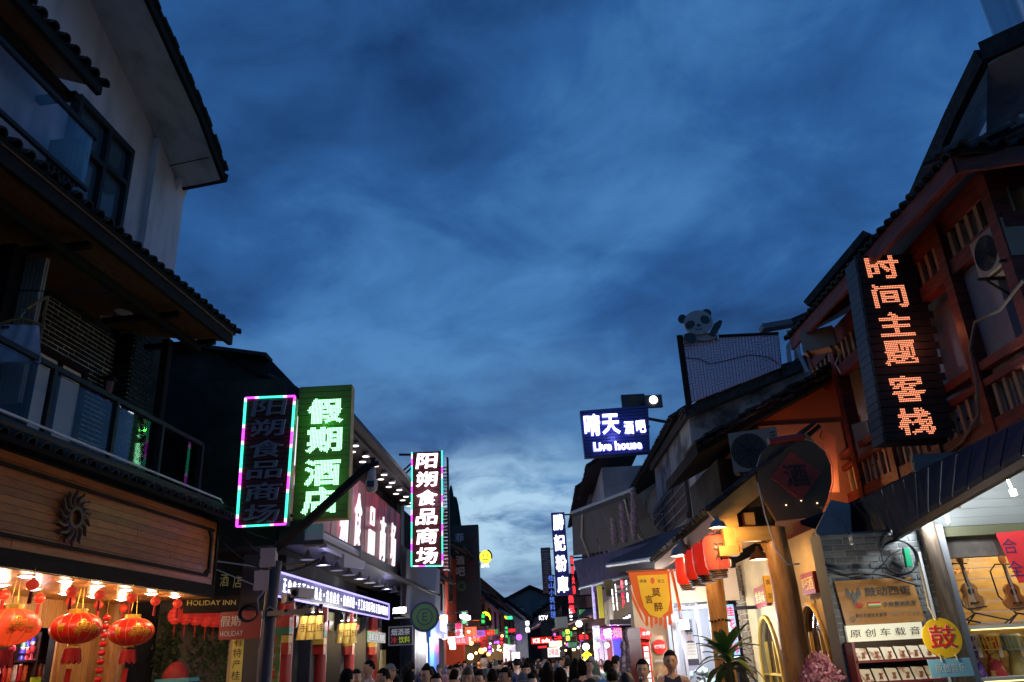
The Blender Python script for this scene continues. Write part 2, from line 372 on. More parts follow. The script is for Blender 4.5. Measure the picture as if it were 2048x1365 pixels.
# ================================================================== ground
gm = mat('ground earth', (.06, .06, .055), .95, col2=(.04, .045, .035), scale=.2)
struct('ground', gm, MB().quad((-3000, -200, -.02), (3000, -200, -.02), (3000, 4000, -.02), (-3000, 4000, -.02)))
paving = mat('worn stone paving', (.13, .125, .12), .55, col2=(.08, .08, .08), scale=2.5, bump=.2, rnd=.15)
st = MB()
for j in range(140):
    y = -4 + j*.62
    for i in range(12): st.wbox(-4.0+i*.62+.006 + (.3 if j % 2 else 0), -4.0+(i+1)*.62-.006 + (.3 if j % 2 else 0), y+.006, y+.614, -.01, R.uniform(.008, .014))
o = st.build('street_paving', paving, None, kind='structure')
struct('street', mat('street bed', (.07, .07, .07), .8), MB().wbox(-5, 5.6, -5, 160, -.019, .004))

# ================================================================== LEFT: timber inn with balcony
FA = Fr((-4.84, 12.07), 5)
A = thing('timber_inn', 'white gabled inn with tiled eaves, dark balcony and lit timber shopfront', 'building', FA.w(-2, 0, -1))
S0, S1 = -9.0, .42
part('white_wall', plaster, A, lambda b: b.prism(FA, [(S0, 7.0), (-1.32, 7.0), (-1.32, 9.42), (-2.12, 9.83), (-2.9, 10.13), (-3.9, 10.6), (-5.2, 11.2), (-7, 12.4), (S0, 13.2)], -4.5, -.5))
part('pilaster', plaster, A, lambda b: b.box(FA, -1.98, -1.30, 6.9, 9.62, -.5, -.40))
part('side_pier', plaster, A, lambda b: b.box(FA, -1.30, -1.05, 6.9, 9.30, -1.4, -.42))
# verge of the gable: a broad plaster soffit rising towards the viewer, its tiled edge above
outer = [(-1.62, 8.96), (-2.5, 9.49), (-3.39, 9.84), (-4.18, 10.16), (-5.3, 10.72), (-7.2, 11.9), (-9.2, 13.2)]
inner = [(-1.20, 9.16), (-2.12, 9.77), (-2.9, 10.09), (-3.89, 10.57), (-5.2, 11.17), (-7, 12.36), (-9.1, 13.3)]
vb = MB(); eb = MB(); tb = MB()
for i in range(6):
    (a, z), (c, y) = outer[i], outer[i+1]; (p, q), (r_, s_) = inner[i], inner[i+1]
    vb.hexa([FA.w(a, z, .5), FA.w(c, y, .5), FA.w(r_, s_, -.5), FA.w(p, q, -.5), FA.w(a, z+.10, .5), FA.w(c, y+.10, .5), FA.w(r_, s_+.10, -.5), FA.w(p, q+.10, -.5)])
    eb.hexa([FA.w(a, z-.02, .56), FA.w(c, y-.02, .56), FA.w(c, y-.02, .503), FA.w(a, z-.02, .503), FA.w(a, z+.15, .56), FA.w(c, y+.15, .56), FA.w(c, y+.15, .503), FA.w(a, z+.15, .503)])
vb.build('verge_soffit', plaster, A); eb.build('verge_board', wood_dark, A)
for i in range(6):
    (a, z), (c, y) = outer[i], outer[i+1]; ln = math.hypot(c-a, y-z); k = int(ln/.13)
    for j in range(k):
        t = (j+.5)/k; M = FA.M(a+(c-a)*t, z+(y-z)*t+.17, .6) @ Matrix.Rotation(math.atan2(y-z, c-a) + math.pi*0, 4, 'Y')
        inst('verge_tile', boxmesh(.16, .045, .13, 'verge_tile', tile_m), A, FA.M(a+(c-a)*t, z+(y-z)*t+.165 + R.uniform(-.01, .012), .6+R.uniform(-.02, .02), rot=-math.atan2(z-y, a-c)+rad(6)))
part('eave_fascia', wood_dark, A, lambda b: b.beam(FA.w(-1.60, 9.0, .58), FA.w(-1.19, 9.21, -.5), .06, .13))
part('soffit_joint', wood_dark, A, lambda b: b.beam(FA.w(-1.98, 9.135, .46), FA.w(-1.60, 9.345, -.45), .012, .012))
part('corbel', plaster, A, lambda b: b.hexa([FA.w(-1.30, 9.0, -.45), FA.w(-1.05, 9.0, -.45), FA.w(-1.05, 9.0, -1.4), FA.w(-1.30, 9.0, -1.4), FA.w(-1.45, 9.22, -.2), FA.w(-1.15, 9.17, -.3), FA.w(-1.05, 9.3, -1.4), FA.w(-1.3, 9.3, -1.4)]))
# bay window on the upper floor
wn = part('bay_window', metal_dark, A, lambda b: (b.box(FA, -3.86, -2.58, 8.84, 8.93, -.498, -.36), b.box(FA, -3.86, -2.58, 7.3, 7.36, -.498, -.36), b.box(FA, -3.86, -3.79, 7.36, 8.84, -.498, -.36), b.box(FA, -2.65, -2.58, 7.36, 8.84, -.498, -.36), b.box(FA, -3.20, -3.13, 7.36, 8.84, -.498, -.36), b.box(FA, -3.79, -3.20, 8.22, 8.29, -.498, -.36), b.box(FA, -3.13, -2.65, 8.28, 8.35, -.498, -.36)))
for a0, a1, z0, z1 in ((-3.785, -3.205, 8.295, 8.835), (-3.125, -2.655, 8.355, 8.835), (-3.785, -3.205, 7.365, 8.215), (-3.125, -2.655, 7.365, 8.275)):
    part('pane', glass_m, wn, lambda b: b.box(FA, a0, a1, z0, z1, -.45, -.44))
cb = MB()
for i in range(24): cb.box(FA, -3.78+i*.047, -3.78+i*.047+.03, 7.37, 8.8, -.49, -.478+R.uniform(-.004, .004))
cb.build('curtain', curtain, A)
# upper balcony and its little roof
part('upper_wall', plaster, A, lambda b: b.box(FA, S0, -4.2, 7.2, 9.4, -1.5, -1.3))
ub = part('balustrade', metal_dark, A, lambda b: (b.beam(FA.w(-5.9, 8.02, .1), FA.w(-4.05, 8.02, .1), .05, .06), b.beam(FA.w(-4.05, 7.25, .1), FA.w(-4.05, 8.05, .1), .06, .06), b.beam(FA.w(-4.05, 8.02, .1), FA.w(-4.05, 8.02, -.5), .05, .05), b.beam(FA.w(-5.9, 7.25, .1), FA.w(-4.05, 7.25, .1), .05, .05)))
part('balustrade_pane', rail_glass, ub, lambda b: b.box(FA, -5.9, -4.1, 7.3, 7.98, .095, .105))
for i in range(7): inst('baluster', boxmesh(.05, .66, .03, 'baluster', metal_dark), ub, Matrix.Translation(FA.w(-4.05, 7.64, -.02-.075*i)) @ FA.M(0, 0).to_3x3().to_4x4() @ Matrix.Rotation(rad(90), 4, 'Z'))
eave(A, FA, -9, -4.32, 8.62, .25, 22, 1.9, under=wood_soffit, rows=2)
part('eave_beam', wood_dark, A, lambda b: (b.beam(FA.w(-9, 8.52, .22), FA.w(-4.30, 8.52, .22), .07, .12), b.beam(FA.w(-9, 8.42, -.12), FA.w(-4.38, 8.42, -.12), .08, .12), b.beam(FA.w(-4.40, 8.40, .02), FA.w(-4.40, 8.40, -.9), .09, .09), b.beam(FA.w(-4.40, 8.20, .02), FA.w(-4.40, 8.60, .02), .12, .12)))
# lower eave roof over the first-floor balcony
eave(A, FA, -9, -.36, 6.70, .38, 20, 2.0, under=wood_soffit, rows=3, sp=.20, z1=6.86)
part('eave_beam', wood_dark, A, lambda b: (b.beam(FA.w(-9, 6.55, .30), FA.w(-.38, 6.72, .30), .07, .17), b.beam(FA.w(-9, 6.42, -.15), FA.w(-.55, 6.56, -.15), .09, .12)))
for a in (-6.6, -3.9, -1.75, -.62):
    zz_ = 6.5 + (a+9)*.016
    part('bracket', wood_dark, A, lambda b: (b.beam(FA.w(a, zz_-.02, .16), FA.w(a, zz_-.02, -1.0), .08, .08), b.beam(FA.w(a, zz_-.22, .12), FA.w(a, zz_+.04, .12), .11, .11)))
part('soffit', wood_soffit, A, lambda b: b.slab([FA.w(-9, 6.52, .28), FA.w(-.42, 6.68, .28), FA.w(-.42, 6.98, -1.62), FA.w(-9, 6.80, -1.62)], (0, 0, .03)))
part('post', wood_dark, A, lambda b: b.box(FA, -4.20, -4.0, 4.0, 6.5, -.75, -.55))
part('post', wood_dark, A, lambda b: b.box(FA, -.92, -.80, 4.0, 6.6, -.55, -.43))
# brick-faced back wall of the balcony, pier proud of it
part('back_wall', dark_wall, A, lambda b: b.box(FA, S0, 1.0, 4.0, 7.5, -4.2, -1.56))
bricks(A, FA, -2.30, -.62, 4.15, 6.80, -1.5, .24, .072, brick_m, 170, holes=((-2.4, -1.28, 4, 6.02),), back=mortar, d=.03)
part('pier', mortar, A, lambda b: b.box(FA, -.60, .02, 4.15, 6.97, -1.5, -1.22))
bricks(A, FA, -.60, .02, 4.15, 6.97, -1.195, .24, .072, brick_m, 70, d=.024)
FS = Fr(FA.w(-.6, 0, -1.2), 5+90)   # the side of the pier seen from the street mouth
FS = Fr(FA.w(-.605, 0, -1.5), 95)
bricks(A, FS, .0, .30, 4.15, 6.90, .022, .15, .072, brick_m, 60, d=.02)
dr = part('balcony_door', wood_dark, A, lambda b: (b.box(FA, -2.42, -2.34, 4.15, 6.03, -1.56, -1.44), b.box(FA, -1.34, -1.27, 4.15, 6.03, -1.56, -1.44), b.box(FA, -2.34, -1.34, 5.95, 6.03, -1.56, -1.44), b.box(FA, -1.88, -1.82, 4.15, 5.95, -1.56, -1.46)))
for a in (-2.34, -1.82): part('pane', glass('dark glass', (.03, .04, .04), .9), dr, lambda b: b.box(FA, a, a+.48, 4.16, 5.94, -1.53, -1.515))
wl = thing('wall_lantern', 'unlit amber carriage lantern fixed on the dark brick balcony pier', 'wall lamp', FA.w(-.95, 5.75, -1.45))
part('frame', metal_dark, wl, lambda b: (b.lathe(FA.w(-.9, 5.98, -1.33), [(.02, .12), (.11, .02), (.10, 0)], 8), b.lathe(FA.w(-.9, 5.70, -1.33), [(.03, -.08), (.08, 0), (.07, .03)], 8), b.beam(FA.w(-.9, 6.05, -1.33), FA.w(-.9, 6.05, -1.5), .03, .03), [b.tube([FA.w(-.9+.1*math.cos(q), 5.98, -1.33+.1*math.sin(q)), FA.w(-.9+.075*math.cos(q), 5.72, -1.33+.075*math.sin(q))], .008, 4) for q in (0, 1.57, 3.14, 4.71)]))
part('glass', mat('amber glass', (.28, .07, .03), .2), wl, lambda b: b.lathe(FA.w(-.9, 5.72, -1.33), [(.065, 0), (.09, .24)], 8))
cl = thing('ceiling_lamp', 'round unlit frosted lamp on the wooden ceiling above the balcony', 'ceiling lamp', FA.w(-1.5, 6.9, -.9))
part('diffuser', mat('frosted glass', (.5, .5, .46), .4), cl, lambda b: b.lathe(FA.w(-1.5, 6.93, -.85), [(.10, -.11), (.155, -.09), (.165, -.03), (.165, .06)], 20), smooth=True)
part('ring', metal_dark, cl, lambda b: (b.lathe(FA.w(-1.5, 6.93, -.85), [(.17, -.045), (.185, -.045), (.185, -.01), (.17, -.01)], 20), [b.box(Fr(FA.w(-1.5, 6.93, -.85), q), -.006, .006, -.1, 0, .155, .176) for q in (0, 60, 120, 180, 240, 300)]))
# first-floor balcony
part('balcony_slab', wood_dark, A, lambda b: b.box(FA, S0, .25, 3.98, 4.14, -1.55, .05))
bl = part('balustrade', metal_dark, A, lambda b: (b.beam(FA.w(-9, 5.0, 0), FA.w(-.38, 5.0, 0), .05, .06), b.beam(FA.w(-9, 4.22, 0), FA.w(-.38, 4.22, 0), .04, .04), b.beam(FA.w(-.38, 5.0, 0), FA.w(-.38, 5.0, -1.4), .045, .05), b.beam(FA.w(-.38, 4.25, 0), FA.w(-.38, 4.25, -1.4), .04, .04), b.beam(FA.w(-.9, 4.9, -.05), FA.w(-1.5, 4.35, -1.2), .03, .03)))
for a in (-6.4, -5.1, -3.90, -2.67, -1.56, -.38):
    part('post', metal_dark, bl, lambda b: b.box(FA, a-.03, a+.03, 4.14, 5.0, -.03, .03))
for a, c in ((-6.4, -5.1), (-5.1, -3.90), (-3.90, -2.67), (-2.67, -1.56), (-1.56, -.38)):
    part('balustrade_pane', rail_glass, bl, lambda b: b.box(FA, a+.04, c-.04, 4.26, 4.94, -.006, .006))
for i in range(9): inst('baluster', boxmesh(.05, .62, .03, 'baluster', metal_dark), bl, Matrix.Translation(FA.w(-.38, 4.58, -.12-.15*i)) @ FA.M(0, 0).to_3x3().to_4x4() @ Matrix.Rotation(rad(90), 4, 'Z'))
# ribbed screen wall on the balcony, washing hung before it
FR = Fr(FA.w(-3.98, 0, -1.5), 95)
ribm = mat('beige ribbed cladding', (.28, .21, .16), .8)
planks_v(A, FR, .0, 1.2, 4.6, 6.40, .0, 22, ribm, name='cladding_rib', gap=.012, th=.03)
part('screen_board', ribm, A, lambda b: b.box(FR, 0, 1.2, 4.6, 6.40, -.06, -.032))
FH = Fr(FA.w(-4.35, 0, -.55), 80)
sh = thing('hung_shorts', 'pair of pale shorts drying on a wooden hanger over the balcony', 'shorts', FH.w(0, 5.3, 0))
a0, z0 = FH.at(40, 650)
cloth = mat('pale washed cotton', (.50, .47, .58), .9, col2=(.38, .35, .46), scale=5)
def shorts(b):
    nx, nz = 16, 12
    for side in (0, 1):
        k = len(b.v)
        for j in range(nz+1):
            v = j/nz; hw = .20 + .09*v; gap = max(0, v-.55)*.14
            for i in range(nx+1):
                u = i/nx*2-1; x = u*hw
                if abs(x) < gap: x = gap*(1 if u >= 0 else -1)
                b.v.append(FH.w(a0+x, z0-.01-v*.44, (.022+.012*math.sin(u*9+v*4))*(1 if side else -1)*(1-abs(u)**6) ))
        for j in range(nz):
            for i in range(nx): q = k+j*(nx+1)+i; b.f.append((q, q+1, q+nx+2, q+nx+1))
part('cloth', cloth, sh, shorts, smooth=True)
part('waistband', mat('dark cotton tab', (.05, .04, .07), .9), sh, lambda b: (b.box(FH, a0-.17, a0-.09, z0-.06, z0-.03, .03, .04),))
hg = thing('wooden_hanger', 'light wooden clothes hanger holding the pale shorts on the balcony', 'clothes hanger', FH.w(a0, z0, 0))
hangm = mat('hanger wood', (.35, .21, .07), .5)
part('shoulder_bar', hangm, hg, lambda b: (b.tube([FH.w(a0-.26, z0-.02, 0), FH.w(a0-.1, z0+.05, 0), FH.w(a0, z0+.075, 0), FH.w(a0+.1, z0+.05, 0), FH.w(a0+.26, z0-.02, 0)], .016, 6), b.tube([FH.w(a0-.2, z0-.005, 0), FH.w(a0+.2, z0-.005, 0)], .008, 6)))
part('hook', metal_grey, hg, lambda b: b.tube([FH.w(a0, z0+.07, 0), FH.w(a0, z0+.13, 0), FH.w(a0+.03, z0+.16, 0), FH.w(a0+.01, z0+.19, 0), FH.w(a0-.03, z0+.17, 0)], .005, 5))
hg2 = thing('wooden_hanger', 'empty tilted wooden hanger above the drying shorts', 'clothes hanger', FH.w(a0+.15, z0+.3, 0))
part('shoulder_bar', hangm, hg2, lambda b: (b.tube([FH.w(a0+.04, z0+.20, 0), FH.w(a0+.14, z0+.29, 0), FH.w(a0+.23, z0+.35, 0)], .018, 6), b.tube([FH.w(a0+.23, z0+.35, 0), FH.w(a0+.21, z0+.12, 0), FH.w(a0+.05, z0+.19, 0)], .005, 5)))
part('hook', metal_grey, hg2, lambda b: b.tube([FH.w(a0+.14, z0+.29, 0), FH.w(a0+.12, z0+.4, 0), FH.w(a0+.15, z0+.43, 0)], .005, 5))
ln_ = single('clothes_line', 'thin dark washing line strung along the balcony roof', 'clothes line', metal_dark, MB().tube([FH.w(a0-2, z0+.42, 0), FH.w(a0+.9, z0+.42, 0)], .008, 5), FH.w(a0, z0+.42, 0))
# fascia: a deep board sign with frame, carved sun on it
part('fascia_core', wood_dark, A, lambda b: b.box(FA, S0, .40, 2.92, 3.96, -.12, -.032))
planks_h(A, FA, S0, .36, 2.98, 3.92, .0, 11, mat('fascia pine', (.46, .15, .03), .38, col2=(.30, .085, .015), scale=3.0, stretch=(2, 2, 9), lo=.42, hi=.7, rnd=.22, bump=.15), split=3.2)
part('fascia_frame', wood_dark, A, lambda b: (b.box(FA, S0, .24, 3.76, 3.80, .004, .03), b.box(FA, S0, .16, 3.08, 3.12, .004, .03), b.box(FA, .16, .22, 3.20, 3.66, .004, .03), b.prism(FA, [(.16, 3.66), (.22, 3.66), (.22, 3.70), (.10, 3.80), (.05, 3.76)], .004, .03), b.prism(FA, [(.16, 3.20), (.22, 3.20), (.22, 3.14), (.10, 3.08), (.05, 3.12)], .004, .03), b.box(FA, S0, .44, 2.80, 2.975, -.14, .02), b.box(FA, .37, .44, 2.975, 3.96, -.14, .02)))
sn = thing('sun_ornament', 'carved dark wooden sun with wavy rays on the timber fascia', 'ornament', FA.w(-3.2, 3.43, .04))
sunm = mat('carved walnut', (.10, .035, .015), .5)
part('ring', sunm, sn, lambda b: [b.hexa([FA.w(-3.2+r0_*math.cos(t), 3.43+r0_*math.sin(t), n_) for n_ in (.02, .07) for (r0_, t) in ((.085, t0), (.085, t1), (.125, t1), (.125, t0))]) for t0, t1 in [(i*math.pi/10, (i+1)*math.pi/10) for i in range(20)]])
for i in range(14):
    q = 2*math.pi*i/14
    def ray_(b):
        pts = []
        for j in range(7):
            t = j/6; rr = .12 + .20*t; a_ = q + .16*math.sin(t*5.5)
            pts.append(FA.w(-3.2+rr*math.cos(a_), 3.43+rr*math.sin(a_), .045))
        b.tube(pts, [.026, .03, .029, .026, .022, .017, .006], 6)
    part('ray', sunm, sn, ray_, smooth=True)
# gutter, pent tiles and a pipe over the fascia
eave(A, FA, S0, .50, 3.93, .36, 25, .5, rows=1, sp=.20)
part('gutter', metal_dark, A, lambda b: b.tube([FA.w(-9, 4.10, .22), FA.w(.4, 4.10, .22)], .05, 8))
part('conduit', mat('pale plastic conduit', (.55, .55, .60), .4), A, lambda b: b.tube([FA.w(-9, 4.19, .24), FA.w(-.1, 4.19, .24), FA.w(.1, 4.14, .2), FA.w(.15, 4.0, .1)], .016, 8))
# soffit of the shop porch, boards running inwards
for i in range(40):
    inst('soffit_board', boxmesh(.215, .02, 1.9, 'soffit_board', wood_soffit if False else mat('warm soffit boards', (.42, .19, .06), .3, col2=(.26, .10, .03), scale=2.5, stretch=(1.5, 8, 3), rnd=.15)), A, FA.M(-8.2+i*.22, 2.805, -.05))
# shop back wall pieces
part('back_wall', dark_wall, A, lambda b: (b.box(FA, S0, -.45, 0, 2.88, -3.3, -3.2), b.box(FA, -.45, 1.0, 2.86, 3.9, -4.2, -1.95), b.box(FA, S0, -.45, 2.92, 3.9, -4.2, -2.0), b.box(FA, -.45, .5, 0, 2.79, -1.95, -1.86)))
planks_v(A, FA, S0, -.45, 2.42, 2.88, -1.8, 56, wood_pine_v, name='valance_board')
planks_v(A, FA, -.45, .60, 0, 2.88, -1.82, 8, wood_pine_v)
part('log_post', wood_log, A, lambda b: b.tube([FA.w(.78, 0, -1.72), FA.w(.78, 1.5, -1.73), FA.w(.78, 2.88, -1.72)], [.21, .205, .2], 20), smooth=True)
part('shop_floor', paving, A, lambda b: b.box(FA, S0, 1.2, .004, .12, -3.2, -.3))
# round soffit lights: dish + light
LD = mat('lamp trim', (.6, .6, .6), .4); LG = glow('cool downlight', (1, .86, .95), 14)
def downlight(F, a, z, n, label, e=3.2, col=(1, .60, .28), r=.07, gp='downlights under the timber porch'):
    t = thing('downlight', label, 'ceiling light', F.w(a, z, n), gp)
    part('ring', LD, t, lambda b: b.lathe(F.w(a, z, n), [(r*1.05, 0), (r*1.3, 0), (r*1.3, -.012), (r*1.05, -.012)], 14))
    part('lens', LG, t, lambda b: b.lathe(F.w(a, z, n), [(r, .0), (r*.95, -.015), (r*.5, -.028)], 12))
    lamp('bulb', F.w(a, z-.12, n), e, col, .05, t)
dl = [FA.at(x, y, 0) for x, y in ()]
pos = [(53, 1153), (131, 1163), (195, 1172), (252, 1180), (303, 1188), (350, 1193), (68, 1178), (130, 1187), (187, 1193), (243, 1199), (5, 1170)]
for i, (x, y) in enumerate(pos):
    p = atZ(x, y, 2.785); q = p - FA.o; row = 'front' if y-(1153+.13*(x-53)) < 8 else 'rear'
    downlight(FA, q.dot(FA.d), 2.793, q.dot(FA.n), 'glowing recessed light in the %s row under the timber porch' % row)
# ------------------------------------------------------------------ big oval lanterns under the porch
lan_red = mat('red lantern silk', (.50, .015, .006), .35, emit=.05, ecol=(1, .03, .01), rnd=.05)
lan_hot = mat('lit lantern silk', (.7, .05, .02), .4, emit=.7, ecol=(1, .07, .015))
gold = mat('gold trim', (.75, .48, .08), .3, metal=.8)
gold_print = mat('gold print', (.85, .55, .06), .4, metal=.4)
tassel_m = mat('red tassel', (.45, .012, .008), .7)
LANR = []
def big_lantern(F, px, py, n, rw, label, hot=False, word='喜'):
    a, z = F.at(px, py, n); c = F.w(a, z, n); h = rw*.62
    t = thing('oval_lantern', label, 'lantern', c, 'big oval red lanterns under the timber porch')
    k = 24
    def body(b):
        prof = []
        for i in range(1, 16):
            q = math.pi*i/16; prof.append((rw*math.sin(q)**.92, -h*math.cos(q)))
        sg = 64; b.lathe(c, prof, sg)
        for i, v in enumerate(b.v):
            j = i % sg; s_ = 1-.02*(1-abs(math.cos(j/sg*math.pi*14))); b.v[i] = c + Vector(((v.x-c.x)*s_, (v.y-c.y)*s_, v.z-c.z))
    bo = part('body', lan_hot if hot else lan_red, t, body, smooth=True)
    def ribs(b):
        for j in range(14):
            q = 2*math.pi*j/14; b.tube([c + Vector((math.cos(q)*rw*1.004*math.sin(u)**.92, math.sin(q)*rw*1.004*math.sin(u)**.92, -h*1.004*math.cos(u))) for u in [math.pi*(.1+.8*i/12) for i in range(13)]], .0028, 4)
    part('rib', mat('gilt wire', (.8, .4, .1), .4), t, ribs)
    part('top_ring', gold, t, lambda b: b.lathe(c+Vector((0, 0, h*.96)), [(rw*.34, -.03), (rw*.36, .045), (rw*.30, .05), (rw*.28, -.02)], 24))
    part('bottom_ring', gold, t, lambda b: b.lathe(c-Vector((0, 0, h*.98)), [(rw*.2, .02), (rw*.22, -.02), (rw*.16, -.02)], 20))
    # gold prints curved on the silk, turned to the street mouth
    az0 = math.atan2(-c.y, -c.x)
    for wd, off, s_, hz in ((word, -.62, .34, .02), ('❀', .30, .55, .10), ('❀', .75, .42, -.08), ('❀', .05, .3, -.2)):
        me, cx, cy, gw, gh = glyph(wd, .01, .0); vs = []
        for v in me.vertices:
            x = (v.co.x-cx)/gh*s_*h*1.6; y = (v.co.y-cy)/gh*s_*h*1.6+hz*h
            q = az0 + off*.95 + x/rw; u = math.acos(max(-.98, min(.98, -y/h))); rr = rw*1.012*math.sin(u)**.92
            vs.append(tuple(Vector((math.cos(q)*rr, math.sin(q)*rr, -h*1.0*math.cos(u)))))
        m_ = bpy.data.meshes.new('print'); m_.from_pydata(vs, [], [tuple(p.vertices) for p in me.polygons]); link('gold_print', m_, gold_print, t)
    part('cord', gold, t, lambda b: (b.tube([c+Vector((-.04, 0, h)), c+Vector((-.01, 0, 2.79-c.z))], .004, 4), b.tube([c+Vector((.05, 0, h)), c+Vector((.03, 0, 2.79-c.z))], .004, 4)))
    def tas(b):
        zt = -h*1.0-.06
        for i in range(30):
            q = 2*math.pi*i/30; r_ = .105+.01*math.sin(i*5)
            b.beam(c+Vector((math.cos(q)*r_*.8, math.sin(q)*r_*.8, zt)), c+Vector((math.cos(q)*r_, math.sin(q)*r_, zt-.14-.03*((i*7) % 3)/2)), .018, .008)
        b.lathe(c+Vector((0, 0, zt)), [(.085, .015), (.09, -.01)], 16)
        b.beam(c+Vector((0, 0, zt-.05)), c+Vector((0, 0, zt-.22)), .01, .01)
        b.beam(c+Vector((-.01, 0, zt-.22)), c+Vector((-.02, 0, zt-.42)), .07, .01, up=(0, 1, 0))
    part('tassel', tassel_m, t, tas)
    if hot: lamp('bulb', c+Vector((-.05, -.15, .0))+Vector((0, -rw*1.0, .05)), 1.5, (1, .8, .6), .03, t)
    return t
big_lantern(FA, 18, 1254, -.55, .31, 'brightly lit oval red lantern, leftmost of the three under the timber porch', True)
big_lantern(FA, 152, 1257, -.62, .30, 'oval red lantern with gold flowers hanging in front of the pine wall, middle of three')
big_lantern(FA, 262, 1264, -.62, .30, 'oval red lantern with gold flowers nearest the vines, rightmost of three')
# ------------------------------------------------------------------ small round lanterns on the soffit
small_m = mat('small lantern paper', (.7, .03, .01), .4, emit=.4, ecol=(1, .06, .02))
def small_proto():
    b = MB(); b.ball((0, 0, 0), (.062, .062, .056), 14, 10)
    for i, v in enumerate(b.v): s_ = 1-.06*abs(math.cos((i % 14)/14*math.pi*7)); b.v[i] = Vector((v.x*s_, v.y*s_, v.z))
    me1 = b.mesh('b', smooth=True); me1.materials.append(small_m)
    b = MB(); b.lathe((0, 0, .055), [(.022, 0), (.02, .012)], 10); b.tube([(0, 0, .06), (0, 0, .165)], .003, 4); me2 = b.mesh('c'); me2.materials.append(gold)
    b = MB(); b.lathe((0, 0, -.06), [(.014, 0), (.018, -.05), (.02, -.12)], 8); me3 = b.mesh('d'); me3.materials.append(tassel_m); return me1, me2, me3
SMP = small_proto()
def small_lantern(c, label, hang=True, gp='small round lanterns on the porch ceiling'):
    t = thing('small_lantern', label, 'lantern', c, gp)
    for nm, me in (('body', SMP[0]), ('cord', SMP[1]), ('tassel', SMP[2])): inst(nm, me, t, Matrix.Translation(c) @ Matrix.Scale(1.0, 4))
    return t
sml = [(65, 1170, 'nearest the fascia, above the lit lantern'), (79, 1197, 'second from left, beside the valance'), (143, 1184, 'over the middle big lantern'), (199, 1190, 'above the red bead string'), (263, 1197, 'over the right big lantern'), (311, 1203, 'left of the porch corner'), (355, 1208, 'at the far porch corner, rightmost'), (8, 1190, 'at the left picture edge'), (141, 1203, 'lower of the pair over the middle big lantern'), (197, 1210, 'lower of the pair above the red bead string'), (247, 1217, 'low, beside the log post')]
for i, (x, y, s_) in enumerate(sml):
    p = atZ(x, y, 2.62 - (.02 if i > 7 else 0)) if i not in (8, 9, 10) else FA.w(*FA.at(x, y, -1.35), -1.35)
    small_lantern(p, 'small red lantern on porch ceiling, ' + s_)
# string of red balls
bs = thing('bead_string', 'vertical string of glossy red balls hanging before the log post', 'string of ornaments', FA.w(*FA.at(212, 1235, -1.2), -1.2))
glossred = mat('glossy red ball', (.55, .015, .01), .12)
bm_ = MB(); bm_.ball((0, 0, 0), (.052, .052, .045), 14, 8); BALL = bm_.mesh('ball', smooth=True); BALL.materials.append(glossred)
p0 = FA.w(*FA.at(213, 1236, -1.2), -1.2)
for i in range(14):
    c = p0 - Vector((0, 0, .118*i)); inst('ball', BALL, bs, Matrix.Translation(c))
part('cord', gold, bs, lambda b: b.tube([p0+Vector((0, 0, 2.79-p0.z)), p0-Vector((0, 0, 1.6))], .004, 4))
part('collar', metal_grey, bs, lambda b: [b.lathe(p0-Vector((0, 0, .118*i+.055)), [(.02, -.008), (.02, .008)], 8) for i in range(14)])
# ------------------------------------------------------------------ display shelves in the shop
FD = FA.off(-2.3)
dk = mat('dark cabinet', (.05, .02, .015), .4)
cb = thing('display_cabinet', 'dark cabinet of red cans and jars behind the big lit lantern', 'cabinet', FD.w(-1.5, 0, 0))
part('back_panel', dk, cb, lambda b: b.box(FD, -6, .3, 0, 2.8, -.45, -.4))
for z in (1.48, 1.745, 2.02): part('shelf', dk, cb, lambda b: b.box(FD, -6, .3, z-.03, z, -.4, .05))
for a in (-4.2, -3.0, -1.9, -.20, .28): part('divider', dk, cb, lambda b: b.box(FD, a-.03, a+.0, 0, 2.4, -.4, .06))
canr = [mat('red can', (.5, .015, .02), .25), mat('gold red can', (.6, .1, .03), .3), mat('white red can', (.65, .5, .5), .3)]
def can(name): b = MB(); b.lathe((0, 0, 0), [(.036, 0), (.04, .01), (.04, .13), (.034, .15), (.036, .2), (.03, .215)], 10); return b.mesh(name, smooth=True)
CAN = can('can'); CAN.materials.append(canr[0])
lidm = mat('silver lid', (.6, .55, .5), .3, metal=.6)
for r_, z in enumerate((1.48, 1.745)):
    for i in range(15):
        a = -1.42 + i*.107
        if abs(a+.21) < .045: continue
        c = FD.w(a, z, -.02)
        tb_ = thing('drink_can', ('red drink can with pale lid on the %s shelf of the dark cabinet' % ('lower' if r_ == 0 else 'upper')), 'can', c, 'red cans lined up in the dark cabinet')
        inst('can_body', CAN, tb_, Matrix.Translation(c), canr[i % 3])
        if i % 2 == r_: inst('lid', BXL if False else (lambda: MATS.setdefault('_lidmesh', MB().lathe((0, 0, .2), [(.034, 0), (.03, .03)], 10).mesh('lid')))(), tb_, Matrix.Translation(c), lidm)
fig = [((.04, .03, .3), 'purple'), ((.5, .5, .5), 'white'), ((.03, .12, .06), 'green'), ((.5, .03, .05), 'red'), ((.06, .05, .28), 'blue')]
